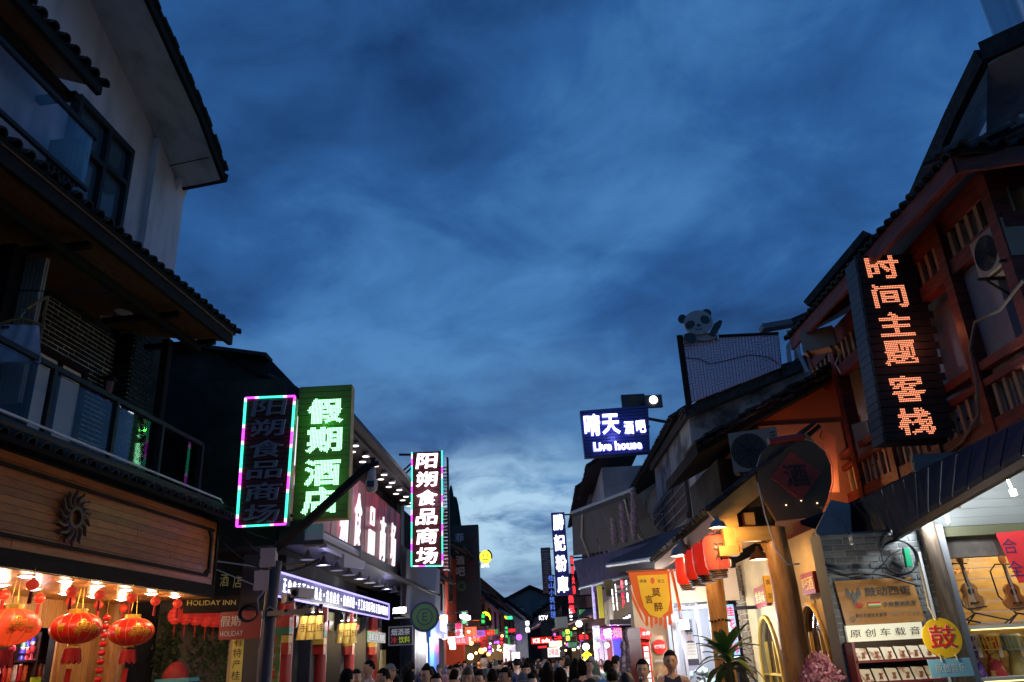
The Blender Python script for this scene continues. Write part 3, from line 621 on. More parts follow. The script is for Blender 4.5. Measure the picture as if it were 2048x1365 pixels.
for i, (px_, k) in enumerate(((50, 0), (68, 3), (78, 4), (28, 3), (58, 3))):
    a, z = FD.at(px_, 1318, 0); c = FD.w(a-.08, 2.02, 0); h = .2 + .08*(i % 2)
    t = thing('figurine', 'small %s nutcracker figurine on top shelf of the dark cabinet, number %s from the left' % (fig[k][1], ['third', 'fourth', 'last', 'first', 'second'][i]), 'figurine', c)
    t['label'] = ['little purple soldier figurine standing on the cabinet top shelf', 'little red figurine beside the green one on the cabinet top', 'little blue figurine at the right end of the cabinet top', 'little red figurine at the left end of the cabinet top', 'little red figurine between the purple soldier and the green one'][i]
    part('body', mat('figurine %s' % fig[k][1], fig[k][0], .3), t, lambda b: b.lathe(c, [(.05, 0), (.04, .03), (.025, h*.3), (.05, h*.45), (.045, h*.65), (.02, h*.7)], 10), smooth=True)
    part('head', mat('figurine face', (.6, .45, .35), .4), t, lambda b: b.ball(c+Vector((0, 0, h*.82)), .035, 10, 8), smooth=True)
    part('hat', mat('figurine %s' % fig[(k+2) % 5][1], fig[(k+2) % 5][0], .3), t, lambda b: b.lathe(c+Vector((0, 0, h*.9)), [(.04, 0), (.03, .05), (.01, .08)], 10), smooth=True)
wt = thing('price_card', 'yellow price card standing before the red cans', 'price card', FD.w(*FD.at(73, 1360, .1), .1))
a, z = FD.at(73, 1360, .1); part('card', mat('yellow card', (.6, .6, .03), .5, emit=.15), wt, lambda b: b.box(FD, a-.12, a+.10, z-.1, z+.035, .09, .1))
text(FD, a-.01, z+.02, '特价', .03, mat('card ink', (.05, .1, .05), .6), wt, 'lettering', n=.105, bold=0, depth=.001)
cab_l = thing('strip_lamp', 'cool strip lamp fixed over the dark cabinet shelves', 'lamp', FD.w(-1.5, 2.3, 0))
part('tube', glow('cool strip', (.8, .75, 1), 14), cab_l, lambda b: b.box(FD, -.62, -.42, 2.34, 2.355, -.1, -.04))
lamp('bulb', FD.w(-.6, 2.3, .12), 4, (1, .85, .95), .1, cab_l); lamp('bulb', FD.w(-1.5, 2.3, .2), 4, (1, .8, .8), .1, cab_l)
# vertical red LED sign beside the post
FL = Fr(FA.w(.98, 0, -1.35), 85)
a0, z0 = FL.at(244, 1318); sg = thing('led_strip_sign', 'narrow vertical sign of glowing red characters beside the log post', 'sign', FL.w(a0, z0, 0))
part('board', metal_dark, sg, lambda b: b.box(FL, a0-.09, a0+.09, z0-.5, z0+.21, -.04, 0))
redled = glow('red letters', (1, .01, .03), 3.2)
for i, ch in enumerate('招牌猪脚粉'): text(FL, a0, z0+.15-.135*i, ch, .115, redled, sg, 'character', w=.13, bold=.0, depth=.004, n=.004)
# ------------------------------------------------------------------ recess past the porch: vine-covered wall, folding lanterns, parasol
FV = Fr((-6.6, 14.0), 90)
vw = thing('recess_wall', 'rough plaster wall hung with vines beyond the timber porch', 'wall', FV.w(1, 0, 0))
part('wall_face', mat('stained plaster', (.13, .115, .105), .85, col2=(.10, .10, .09), scale=1.6, bump=.3, det=8, lo=.45, hi=.6), vw, lambda b: b.box(FV, -.3, 1.75, 0, 3.9, -.3, 0))
part('wall_base', mat('tan stone base', (.30, .20, .11), .8, col2=(.2, .13, .07), scale=5), vw, lambda b: b.box(FV, 1.1, 1.75, 0, 1.45, .001, .06))
part('corner_column', mat('grey column', (.12, .13, .16), .6), vw, lambda b: b.box(FV, 1.75, 2.05, 0, 3.9, -.3, .12))
leaf_m = mat('vine leaf', (.045, .10, .03), .55, col2=(.02, .05, .018), scale=4, rnd=.4)
vb = MB(); V2 = random.Random(3)
for st_ in range(26):
    x0 = V2.uniform(-.2, 1.2); zt = 2.75 - V2.uniform(0, .5); ln = V2.uniform(.5, 1.7)
    x0 = x0 if V2.random() < .75 else V2.uniform(1.2, 1.6)
    for j in range(int(ln/.022)):
        x = x0 + .05*math.sin(j*.25+st_) + V2.gauss(0, .035); z = zt - j*.022
        s_ = V2.uniform(.02, .04); q = V2.uniform(0, 6.28); nn = .03 + V2.random()*.1
        u = Vector((math.cos(q), V2.uniform(-.7, .7), math.sin(q)))*s_; w_ = Vector((-math.sin(q), V2.uniform(-.5, .5), math.cos(q)))*s_*.6
        c = FV.w(x, z, nn); vb.add([c-u, c+w_, c+u, c-w_], [(0, 1, 2, 3)])
o = vb.build('vine_leaves', leaf_m, None); tag(o, 'mass of trailing vine leaves over the recess wall', 'vines'); o['kind'] = 'stuff'
fold = mat('folded paper lantern', (.60, .04, .025), .6, emit=.18, ecol=(1, .05, .03))
FB_ = Fr((-4.75, 13.0), 5)
for i, (x, y) in enumerate(((351, 1232), (371, 1233), (392, 1235), (412, 1238), (428, 1239), (441, 1240))):
    a, z = FB_.at(x, y, -.1); c = FB_.w(a, z, -.1)
    c = atY(x, y, 12.9 + i*.14)
    t = thing('paper_lantern', ['dusky red paper ball lantern, first of the six beyond the porch', 'second paper ball lantern in the row of six', 'third paper ball lantern in the row of six', 'fourth paper ball lantern in the row of six', 'fifth paper ball lantern, next to the red hotel plate', 'last paper ball lantern, touching the red hotel plate'][i], 'lantern', c, 'row of paper ball lanterns beyond the porch')
    b = MB(); b.ball((0, 0, 0), (.115, .115, .125), 20, 14)
    for j, v in enumerate(b.v): s_ = 1 + .05*(1 if (j//20) % 2 else -1) + .02*math.cos((j % 20)*1.5); b.v[j] = v*s_
    b.v = [v+c for v in b.v]; b.build('body', fold, t)
    part('cord', gold, t, lambda b: b.tube([c+Vector((0, 0, .1)), c+Vector((0, 0, .5))], .003, 4))
    part('tassel', tassel_m, t, lambda b: b.lathe(c-Vector((0, 0, .12)), [(.01, 0), (.012, -.1), (.004, -.2)], 6))
c = atY(352, 1345, 12.6)
pr = thing('red_parasol', 'half-open dark red parasol under the vines', 'parasol', (c.x, c.y, 0))
part('canopy', mat('dark red cloth', (.28, .015, .012), .7), pr, lambda b: b.lathe(c, [(.19, -.12), (.18, -.03), (.14, .06), (.07, .13), (.01, .15)], 16), smooth=True)
part('pole', metal_dark, pr, lambda b: b.tube([(c.x, c.y, 0), (c.x, c.y, c.z+.1)], .014, 8))
c = atY(355, 1360, 12.2)
tr = thing('turquoise_counter', 'turquoise counter top under the red parasol', 'counter', (c.x, c.y, 0))
turq = mat('turquoise paint', (.10, .42, .42), .5)
part('top', turq, tr, lambda b: b.wbox(c.x-.24, c.x+.24, c.y-.2, c.y+.2, c.z-.03, c.z+.02))
for sx in (-1, 1):
    for sy in (-1, 1): part('leg', turq, tr, lambda b: b.wbox(c.x+sx*.2-.02, c.x+sx*.2+.02, c.y+sy*.15-.02, c.y+sy*.15+.02, .01, c.z-.03))
# hotel signs at the recess
FG = Fr((-4.6, 12.95), 62)
gs = thing('gold_letter_sign', 'dark hanging signboard with gold outlined hotel characters beyond the fascia', 'sign', FG.w(*FG.at(445, 1165), 0))
b0 = FG.at(405, 1145); b1 = FG.at(480, 1215)
b0 = (FG.at(445, 1170)[0]-.42, 0); zc_ = FG.at(445, 1170)[1]; ac_ = FG.at(440, 1170)[0]
part('board', wood_dark, gs, lambda b: b.box(FG, ac_-.50, ac_+.32, zc_-.42, zc_+.34, -.05, 0))
goldg = mat('gilt outline letters', (.75, .55, .18), .35, metal=.5, emit=.02, ecol=(1, .7, .25))
for i, ch in enumerate('假期酒店'): text(FG, ac_-.34+.2*i, zc_+.12-.025*i, ch, .19, goldg, gs, 'character', bold=.004, depth=.01, w=.13)
text(FG, ac_-.1, zc_-.27, 'HOLIDAY INN', .075, goldg, gs, 'lettering', bold=.004, depth=.01, w=.72)
part('bracket', metal_grey, gs, lambda b: (b.beam(FG.w(ac_-.4, zc_+.40, .03), FG.w(ac_+.65, zc_+.26, .03), .02, .02), b.beam(FG.w(ac_-.4, zc_+.36, .03), FG.w(ac_+.62, zc_-.05, .03), .015, .015)))
FP = Fr((-4.3, 12.3), 88)
p0, p1 = FP.at(441, 1225), FP.at(520, 1277)
rp_ = thing('hotel_plate', 'red rounded plate reading holiday in two scripts below the camera pole', 'sign', FP.w(p0[0], p0[1], 0))
part('plate', mat('crimson plate', (.18, .008, .010), .5), rp_, lambda b: b.prism(FP, [(p0[0]+.03, p1[1]), (p1[0], p1[1]), (p1[0], p0[1]), (p0[0]+.03, p0[1]), (p0[0], p0[1]-.03), (p0[0], p1[1]+.03)], -.03, 0))
cream = mat('cream letters', (.42, .38, .36), .5)
text(FP, p0[0]+.16, (p0[1]*.66+p1[1]*.34), '假期', .15, cream, rp_, 'lettering', w=.30, bold=.01, depth=.004, n=.003)
text(FP, p0[0]+.19, (p0[1]*.22+p1[1]*.78), 'HOLIDAY', .075, cream, rp_, 'lettering', w=.34, bold=.012, depth=.004, n=.003)
# ------------------------------------------------------------------ camera pole in front of the food market
poleX = atY(540, 1230, 10.6)
X_, Y_ = poleX.x, poleX.y
cp = thing('camera_pole', 'dark street pole carrying two white junction boxes and a camera arm', 'pole', (X_, Y_, 0))
part('pole', mat('navy pole', (.03, .035, .06), .5), cp, lambda b: b.tube([(X_-.05, Y_, 0), (X_, Y_, 2.62), (X_+.03, Y_, 3.05)], .085, 16), smooth=True)
boxm = mat('grey junction box', (.42, .36, .38), .5)
for (x0_, y0_, x1_, y1_) in ((521, 1097, 549, 1133), (509, 1142, 535, 1180)):
    q0 = atY(x0_, y0_, Y_-.12); q1 = atY(x1_, y1_, Y_-.12)
    jb = part('junction_box', boxm, cp, lambda b: b.wbox(q0.x, q1.x, Y_-.12, Y_-.0, q1.z, q0.z))
    part('hinge', metal_dark, jb, lambda b: b.wbox(q0.x-.008, q0.x+.004, Y_-.125, Y_-.03, (q0.z+q1.z)/2-.02, (q0.z+q1.z)/2+.02))
q = atY(536, 1228, Y_-.1); q2 = atY(622, 1222, Y_-.5)
part('arm', mat('arm paint', (.22, .20, .20), .5), cp, lambda b: b.beam(q, q2, .035, .06))
part('clamp', metal_dark, cp, lambda b: b.lathe((X_, Y_, q.z), [(.1, -.05), (.1, .05)], 16))
cabm = mat('grey cable', (.30, .26, .25), .6)
part('cable', cabm, cp, lambda b: (b.tube([atY(x, y, Y_-.14) for x, y in ((530, 1182), (516, 1198), (517, 1220), (528, 1245), (524, 1275), (518, 1300), (514, 1365))], .012, 6), b.tube([atY(x, y, Y_-.13) for x, y in ((527, 1250), (530, 1222), (540, 1214), (552, 1222))], .010, 6)), smooth=True)
cc = atY(497, 1227, Y_-.15)
coil = thing('cable_coil', 'black coil of cable hanging on the camera pole', 'cable coil', cc)
part('loop', metal_dark, coil, lambda b: [b.tube([cc + Vector((math.cos(t)*(.098+.006*k), -.01*k, math.sin(t)*(.088+.005*k))) for t in [i*2*math.pi/28 for i in range(29)]], .011, 6) for k in range(4)], smooth=True)
def cctv(px, py, Y, lab, yaw, s=1.0):
    c = atY(px, py, Y); F = Fr(c, yaw)
    t = thing('bullet_camera', lab, 'security camera', c)
    part('housing', mat('camera shell', (.5, .48, .5), .4), t, lambda b: (b.box(F, -.05*s, .05*s, -.04*s, .04*s, -.16*s, .1*s), b.box(F, -.06*s, .06*s, .04*s, .055*s, -.17*s, .14*s)))
    part('lens', mat('lens glass', (.01, .01, .015), .1), t, lambda b: (b.lathe(F.w(0, 0, .1*s), [(.03*s, -.005), (.033*s, .012), (.02*s, .014)], 14, (Matrix((F.d, F.u, F.n)).transposed())),))
    part('mount', metal_dark, t, lambda b: (b.beam(F.w(0, -.04*s, -.05*s), F.w(0, -.13*s, -.05*s), .03*s, .03*s), b.box(F, -.04*s, .04*s, -.15*s, -.12*s, -.1*s, 0)))
cctv(601, 1188, Y_-.40, 'white-topped bullet camera on the outer end of the pole arm', 110, 1.25)
cctv(577, 1199, Y_-.3, 'dark bullet camera on the middle of the pole arm', 60, 1.0)
# ================================================================== building behind, its flank wall darkened in colour to stand for shade
FC = Fr((-3.56, 21.2), 2.5)
B_ = thing('old_tiled_house', 'old tiled house with a bare shade-dark flank wall behind the inn balcony', 'building', (-5, 14, 0))
FK = Fr((-4.25, 14.2), 90)
k0, k1, k2 = FK.at(300, 690), FK.at(425, 706), FK.at(540, 724)
part('flank_wall', mat('mottled flank', (.032, .033, .036), .95, spec=.1, col2=(.10, .10, .105), scale=.9, bump=.4, det=10, lo=.48, hi=.75), B_, lambda b: b.prism(FK, [(-5.5, 0), (.05, 0), (.05, k2[1]-.55), (-.45, k2[1]+.0), (k1[0], k1[1]), (k0[0], k0[1]), (-5.5, k0[1]+.2)], -6, 0))
part('verge_tiles', tile_m, B_, lambda b: (b.beam(FK.w(k1[0]-.05, k1[1]+.04, .06), FK.w(k2[0], k2[1]+.06, .06), .4, .07), b.beam(FK.w(k0[0]-1.5, k0[1]-.02, .06), FK.w(k1[0]+.05, k1[1]+.05, .06), .4, .07)))
FB = Fr((-4.0, 14.2), 2.5)
e0 = FB.at(545, 728, 0); e1 = FB.at(840, 1015, 0)
eave(B_, FB, -.1, 13.5, 6.55, .0, 30, 2.4, rows=3, sp=.2, z1=6.75)
part('street_wall', dark_wall, B_, lambda b: b.box(FB, .0, 13.5, 3.6, 6.5, -.7, -.45))
# ================================================================== food market
C_ = thing('food_market', 'food market with red sign wall, blue message strip and red columns', 'building', FC.w(-4, 0, -1))
T = lambda x, y, o=0: FC.at(x, y, o)
sA = T(565, 1060)[0]; sB = T(800, 1100)[0]
print('FC span', sA, sB, T(800, 1031), T(800, 1166), T(697, 946), T(599, 1080), T(560, 1146), T(560, 1193), T(777, 1211), T(777, 1243))
zt, zb = 5.72, 3.98
part('upper_wall', dark_wall, C_, lambda b: (b.box(FC, sA, sB+1.2, 3.6, 6.5, -1.5, -.12), b.box(FC, sA, sB+1.2, 0, 3.6, -3.0, -2.4), b.box(FC, sB+.6, sB+1.2, 0, 3.6, -2.4, -.1)))
redwall = mat('red sheet panel', (.55, .014, .085), .35, spec=.25, col2=(.16, .012, .015), scale=2, stretch=(1, 1, .2))
planks_v(C_, FC, sA, sB, zb, zt, 0, 14, redwall, name='sign_panel', gap=.012)
part('panel_batten', mat('salmon batten', (.30, .07, .05), .4), C_, lambda b: [b.box(FC, sA+i*(sB-sA)/14-.02, sA+i*(sB-sA)/14+.02, zb, zt, -.03, .006) for i in range(15)])
part('end_trim', mat('grey green trim', (.16, .20, .19), .6), C_, lambda b: b.box(FC, sB+.02, sB+.5, 3.6, 6.2, -.1, .02))
whl = glow('white channel letters', (1, .93, 1), 1.15); vio = glow('violet letter halo', (.45, .25, 1), .9)  # violet is an outline colour imitating the halo around lit letters
for ch, px, py, hh in (('阳', 590, 905, 1.2), ('朔', 683, 1040, 1.05), ('食', 711, 1040, 1.2), ('品', 739, 1062, 1.12), ('商', 761, 1078, 1.12), ('场', 782, 1090, 1.12)):
    a, z = T(px, py); text(FC, a, z, ch, hh, whl, C_, 'sign_character', w=.56, bold=.0, depth=.03, n=.06, slant=.1)
# spots on the sign's top rail
railm = mat('spot rail', (.2, .2, .22), .5)
part('spot_rail', metal_dark, C_, lambda b: (b.box(FC, sA, sB, 5.98, 6.06, .0, .62), b.box(FC, sA, sB+.4, 6.06, 6.16, -.3, .80)))
SPM = glow('spotlight face', (1, .93, .88), 2.6)
b = MB(); b.lathe((0, 0, 0), [(.085, 0), (.085, .05), (.05, .09)], 12); SPH = b.mesh('hood'); SPH.materials.append(metal_grey)
b = MB(); b.lathe((0, 0, -.006), [(.075, 0), (.075, .004)], 12); SPF = b.mesh('lens'); SPF.materials.append(SPM)
for i in range(18):
    a = sB-.25 - i*.46
    if a < sA: break
    c = FC.w(a, 5.90, .48 if i % 2 else .30)
    t = thing('spotlight', 'lit round spotlight in the row over the red sign wall', 'spotlight', c, 'spotlights over the red sign wall')
    inst('hood', SPH, t, Matrix.Translation(c)); inst('lens', SPF, t, Matrix.Translation(c))
    if i % 2 == 0: lamp('bulb', c-Vector((0, 0, .05)), .55, (1, .86, .84), .07, t, 'SPOT', FC.w(a, 4.6, 0), 120)
# awning cassette / long dark canopy under the sign wall
part('canopy_beam', mat('dark steel', (.022, .023, .028), .5), C_, lambda b: (b.box(FC, sA-.2, sB+1.2, 3.62, 3.94, .02, .42), b.box(FC, sA-.2, sB+1.2, 3.56, 3.62, .02, .75)))
aw = thing('awning_cassette', 'rolled awning housing with pale end plates above the message strip', 'awning', FC.w(sA, 3.75, .5))
part('roller', mat('pale awning case', (.35, .34, .40), .4), aw, lambda b: b.tube([FC.w(sA-.1, 3.70, .58), FC.w(sA+2.4, 3.70, .58)], .11, 14), smooth=True)
part('front_bar', metal_grey, aw, lambda b: b.box(FC, sA-.1, sA+2.5, 3.50, 3.56, .66, .78))
part('end_plate', metal_grey, aw, lambda b: (b.box(FC, sA-.14, sA-.1, 3.52, 3.88, .42, .72), b.box(FC, sA+2.4, sA+2.44, 3.52, 3.86, .42, .72)))
part('front_plate', mat('pale awning case', (.35, .34, .40), .4), aw, lambda b: b.hexa([FC.w(sA+.9, 3.30, .80), FC.w(sA+2.35, 3.42, .80), FC.w(sA+2.35, 3.42, .76), FC.w(sA+.9, 3.30, .76), FC.w(sA+.9, 3.52, .80), FC.w(sA+2.35, 3.50, .80), FC.w(sA+2.35, 3.50, .76), FC.w(sA+.9, 3.52, .76)]))
# running message strip
ms = thing('message_strip', 'long glowing blue-black message strip of white characters over the market front', 'LED sign', FC.w(sA+2, 2.9, .1))
s0, s1, z0, z1 = T(560, 1146)[0], T(777, 1243)[0], 2.82, 3.15
part('case', mat('indigo case', (.02, .02, .07), .3, emit=.05, ecol=(.1, .1, 1)), ms, lambda b: b.box(FC, s0, s1, z0, z1, -.12, 0))
lilac = glow('lilac light tube', (.42, .36, 1), 1.7)
for z in (z0-.02, z1+.02): part('light_tube', lilac, ms, lambda b: b.box(FC, s0-.1, s1, z-.012, z+.012, -.02, .025))
part('light_tube', lilac, ms, lambda b: b.box(FC, s1+.01, s1+.03, z0, z1, -.02, .02))
blt = glow('blue-white letters', (.82, .80, 1), 3.4)
msg = '正的纯手工桂花糕点，货真价实、保质保量，手工桂花糕可以订量参观制作'
for i, ch in enumerate(msg):
    a = s0+.12 + (s1-s0-.2)*(i+.5)/len(msg); text(FC, a, (z0+z1)/2, ch, .21 if ch not in '，、' else .07, blt, ms, 'character', w=.155 if ch not in '，、' else .06, bold=.006, depth=.004, n=.01)
# lights under canopy, above strip
for i in range(10):
    a = s0+.3+i*(s1-s0-.4)/9; c = FC.w(a, 3.42, .35)
    t = thing('canopy_spot', 'shallow lamp shade hanging under the dark canopy above the message strip', 'lamp', c, 'shade lamps above the message strip')
    part('shade', metal_grey, t, lambda b: b.lathe(c, [(.13, -.04), (.05, .03), (.02, .12)], 14), smooth=True)
    part('lens', glow('canopy lens', (.85, .85, 1), 6), t, lambda b: b.lathe(c, [(.07, -.035), (.07, -.03)], 12))
    if i % 3 == 1: lamp('bulb', c-Vector((0, 0, .08)), 2, (.45, .45, 1), .06, t)
# shopfront: red columns with coloured capitals, lit shelves between
colm = red_paint
shopw = mat('lit cream wall', (.62, .50, .30), .7, col2=(.5, .38, .2), scale=2, stretch=(9, 9, .6))
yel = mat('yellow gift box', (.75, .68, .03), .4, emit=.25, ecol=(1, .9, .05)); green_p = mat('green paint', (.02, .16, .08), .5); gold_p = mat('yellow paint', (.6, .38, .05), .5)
cols = [(452, 1300), (672, 1300), (735, 1300), (800, 1300)]
cpos = [T(650, 1300)[0], T(706, 1300)[0], T(752, 1300)[0]]
print('cols', cpos, T(600,1300)[0], T(787,1300)[0])
def column(a):
    c = part('column', colm, C_, lambda b: b.tube([FC.w(a, 0, -.1), FC.w(a, 2.78, -.1)], .13, 18), smooth=True)
    for j in range(2):
        part('painted_bracket', (green_p, gold_p)[j], c, lambda b: b.box(FC, a-.30, a-.12, 2.25-j*.13, 2.36-j*.13, -.2, .06))
    part('painted_bracket', colm, c, lambda b: (b.box(FC, a-.33, a-.11, 2.36, 2.5, -.2, .07), b.box(FC, a-.28, a-.12, 1.95, 2.12, -.2, .05), b.prism(FC, [(a+.12, 2.35), (a+.42, 2.55), (a+.12, 2.55)], -.1, .03)))
    text(FC, a-.2, 2.04, '✿', .1, gold_p, c, 'flower_motif', n=.055, bold=0, depth=.002)
for a in cpos: column(a)
a_near = T(585, 1300)[0]; column(a_near-.1)
bays = [(a_near+.05, cpos[0]-.13), (cpos[0]+.13, cpos[1]-.13), (cpos[1]+.13, cpos[2]-.13), (cpos[2]+.13, T(775, 1300)[0])]
for bi, (u, v) in enumerate(bays):
    part('bay_back', shopw, C_, lambda b: b.box(FC, u, v, 0, 2.75, -1.1, -1.0))
    part('bay_jamb', mat('dark jamb', (.06, .06, .065), .6), C_, lambda b: b.box(FC, v-.28, v, 0, 2.8, -1, -.15)); part('bay_jamb', mat('dark jamb', (0, 0, 0)), C_, lambda b: b.box(FC, u, u+.06, 0, 2.8, -1, -.15))
    part('bay_head', mat('bamboo lattice', (.30, .27, .08), .6, col2=(.12, .12, .04), scale=4, stretch=(14, 14, 1)), C_, lambda b: b.box(FC, u, v, 2.42, 2.78, -.35, -.3))
    t = thing('shop_shelving', ['cream shelving of golden boxes in the nearest market bay', 'cream shelving behind the first pair of golden drum lights', 'cream shelving of red-capped jars between the middle columns', 'cream shelving with yellow boxes in the farthest market bay'][bi], 'shelf', FC.w(u, 0, -.8))
    for z in (1.1, 1.42, 1.78, 2.12): part('shelf', mat('cream shelf', (.6, .45, .22), .6), t, lambda b: b.box(FC, u+.06, v-.3, z-.03, z, -1, -.55))
    part('light_panel', glow('amber back light', (1, .55, .12), 2.2), t, lambda b: b.box(FC, u+.08, v-.34, 1.45, 1.72, -.995, -.98))
    w_ = (v-.34-u-.1)
    for i in range(max(2, int(w_/.3))):
        a = u+.2+i*.28
        if a > v-.42: break
        bx = thing('gift_box', 'bright yellow gift box standing in the market shelving', 'box', FC.w(a, 1.78, -.7), 'yellow gift boxes in the market shelving')
        part('carton', yel, bx, lambda b: b.box(FC, a-.1, a+.12, 1.782, 2.02, -.85, -.62)); part('lid', gold_p, bx, lambda b: b.box(FC, a-.105, a+.125, 2.02, 2.04, -.855, -.615))
        text(FC, a+.01, 1.9, '桂花', .06, gold_p, bx, 'lettering', n=-.615, bold=0, depth=.002)
    for i in range(max(3, int(w_/.16))):
        a = u+.16+i*.15
        if a > v-.4: break
        for z, m_ in ((1.10, mat('brown jar', (.25, .12, .04), .3)), (1.42, mat('clear brown jar', (.3, .16, .05), .25)),):
            c = FC.w(a, z+.0, -.7); j_ = thing('glass_jar', 'glass jar with a dark lid on the %s market shelf' % ('lower' if z < 1.3 else 'middle'), 'jar', c, 'jars on the market shelves')
            part('jar_body', m_, j_, lambda b: b.lathe(c, [(.05, 0), (.055, .02), (.055, .13), (.04, .16)], 10), smooth=True); part('lid', mat('red lid', (.35, .02, .02), .4), j_, lambda b: b.lathe(c+Vector((0, 0, .155)), [(.045, 0), (.045, .03)], 10))
    t = thing('bay_lamp', 'small warm ceiling lamp inside the market bay number %d' % (bi+1), 'lamp', FC.w((u+v)/2, 2.5, -.6)); t['label'] = ['warm ceiling lamp inside the nearest market bay', 'warm ceiling lamp inside the bay behind the first golden drums', 'warm ceiling lamp in the bay between the middle columns', 'warm ceiling lamp in the farthest market bay'][bi]
    part('lens', glow('warm lens', (1, .75, .4), 12), t, lambda b: b.lathe(FC.w((u+v)/2, 2.40, -.5), [(.06, 0), (.06, .03)], 12)); lamp('bulb', FC.w((u+v)/2, 2.3, -.45), 14, (1, .72, .38), .08, t)
# golden triple drum lights
for i, (x0_, y0_, x1_, y1_) in enumerate(((600, 1234, 645, 1278), (677, 1248, 712, 1286))):
    F = Fr(atY((x0_+x1_)/2, (y0_+y1_)/2, 12.6 if i == 0 else 15.4), 70)
    sc_ = 1.0; w_ = .36 if i == 0 else .36
    t = thing('drum_sign', ['triple golden drum sign, the nearer of the two on the market front', 'triple golden drum sign, the farther of the two on the market front'][i], 'sign', F.w(0, 0, 0))
    def drum(b):
        poly = []
        for k in range(3):
            for j in range(7): q = math.pi*(1-j/6); poly.append((-w_/2+w_/6+k*w_/3+math.cos(q)*w_/6, math.sin(q)*.07))
        n_ = len(poly)
        top = [F.w(x, .17, y) for x, y in poly]; bot = [F.w(x*1.12-.02, -.17, y*1.1) for x, y in poly]
        b.add(top+bot, [(j, j+1, n_+j+1, n_+j) for j in range(n_-1)] + [tuple(range(n_)), tuple(reversed(range(n_, 2*n_))), (0, n_, 2*n_-1, n_-1)])
    part('drum', mat('golden drum skin', (.75, .55, .16), .3, metal=.3), t, drum, smooth=False)
    for k, ch in enumerate('手工桂'): text(F, -w_/3+k*w_/3, 0, ch, .12, mat('drum ink', (.16, .08, .02), .6), t, 'character', n=.075, bold=.004, depth=.002)
    for k in range(3):
        c = F.w(-w_/3+k*w_/3, .24, .12); part('spot', metal_dark, t, lambda b: b.beam(c+Vector((0, 0, .09)), c-Vector((0, 0, .02)), .05, .05, up=(1, 0, 0)))
        part('spot_lens', glow('drum spot', (1, .93, .75), 25), t, lambda b: b.lathe(c-Vector((0, 0, .026)), [(.022, 0), (.022, .004)], 8))
    lamp('bulb', F.w(0, .30, .25), 7, (1, .85, .6), .03, t, 'SPOT', F.w(0, -.2, .05), 120)
# hanging banners, board signs
def banner(F, px0, py0, px1, py1, st_, label, bgm, ink, n=0, cat='banner', gp=None, th=.015, bold=.0, name='hanging_banner', fit=.78, lean=0):
    (a0, z0), (a1, z1) = F.at(px0, py0, n), F.at(px1, py1, n)
    t = thing(name, label, cat, F.w(a0, z0, n), gp)
    part('panel', bgm, t, lambda b: b.box(F, a0, a1, z1, z0, n-th, n))
    k = len(st_); w_ = abs(a1-a0)
    if st_:
        if (z0-z1) > w_*1.3:
            h = (z0-z1)/k
            for i, ch in enumerate(st_): text(F, (a0+a1)/2, z0-h*(i+.5), ch, min(h*.8, w_*fit), ink, t, 'character', n=n+.004, bold=bold, depth=.003)
        else: text(F, (a0+a1)/2, (z0+z1)/2, st_, (z0-z1)*.6, ink, t, 'lettering', n=n+.004, bold=bold, depth=.003, w=w_*.86)
    return t
inkred = mat('red ink', (.5, .02, .02), .6); inkblk = mat('black ink', (.03, .03, .03), .6); inkwh = mat('white ink', (.75, .75, .75), .5)
F1 = Fr((-3.4, 11.4), 88)
banner(F1, 533, 1270, 556, 1385, '花手工桂花', 'green vertical banner with bold red cake characters behind the camera pole', mat('leaf print green', (.08, .30, .06), .5, col2=(.5, .55, .2), scale=7), mat('bold red ink', (.55, .02, .02), .5, emit=.1), bold=.02)
F2 = Fr((-4.1, 12.7), 85)
banner(F2, 466, 1274, 480, 1385, '有特产桂花', 'slim yellow vertical banner below the red hotel plate', mat('yellow banner', (.62, .52, .10), .6), inkblk)
banner(FC, 760, 1300, 771, 1385, '红手工桂花', 'yellow vertical banner with black characters at the market end', mat('ochre banner', (.45, .33, .05), .6), inkblk, n=.1)
banner(FC, 735, 1262, 771, 1287, '桂花糕', 'green and brown picture board hanging in the farthest market bay', mat('picture board', (.10, .30, .08), .5, col2=(.16, .12, .10), scale=2.5), inkwh, n=.15, bold=.01)
F3 = Fr((-3.2, 17.2), 88)
t = banner(F3, 779, 1256, 824, 1288, '', 'black framed board reading cigarettes liquor tea drinks beside the floodlight', mat('black board', (.02, .025, .035), .4), inkwh, cat='sign', name='drinks_board')
(a0, z0), (a1, z1) = F3.at(779, 1256), F3.at(824, 1288)
text(F3, (a0+a1)/2, z0-(z0-z1)*.28, '烟酒茶', .13, mat('silver letters', (.5, .52, .56), .4, emit=.25), t, 'lettering', w=(a1-a0)*.84, n=.006, bold=.01)
text(F3, a0+(a1-a0)*.66, z0-(z0-z1)*.74, '饮料', .13, mat('lime letters', (.5, .6, .05), .4, emit=.35), t, 'lettering', w=(a1-a0)*.5, n=.006, bold=.01)
text(F3, a0+(a1-a0)*.2, z0-(z0-z1)*.74, '冷', .12, mat('red letters small', (.6, .03, .03), .4, emit=.35), t, 'lettering', n=.006, bold=.01)
part('frame', metal_grey, t, lambda b: (b.box(F3, a0-.02, a1+.02, z0, z0+.02, -.02, .01), b.box(F3, a0-.02, a1+.02, z1-.02, z1, -.02, .01), b.box(F3, a0-.02, a0, z1, z0, -.02, .01), b.box(F3, a1, a1+.02, z1, z0, -.02, .01)))
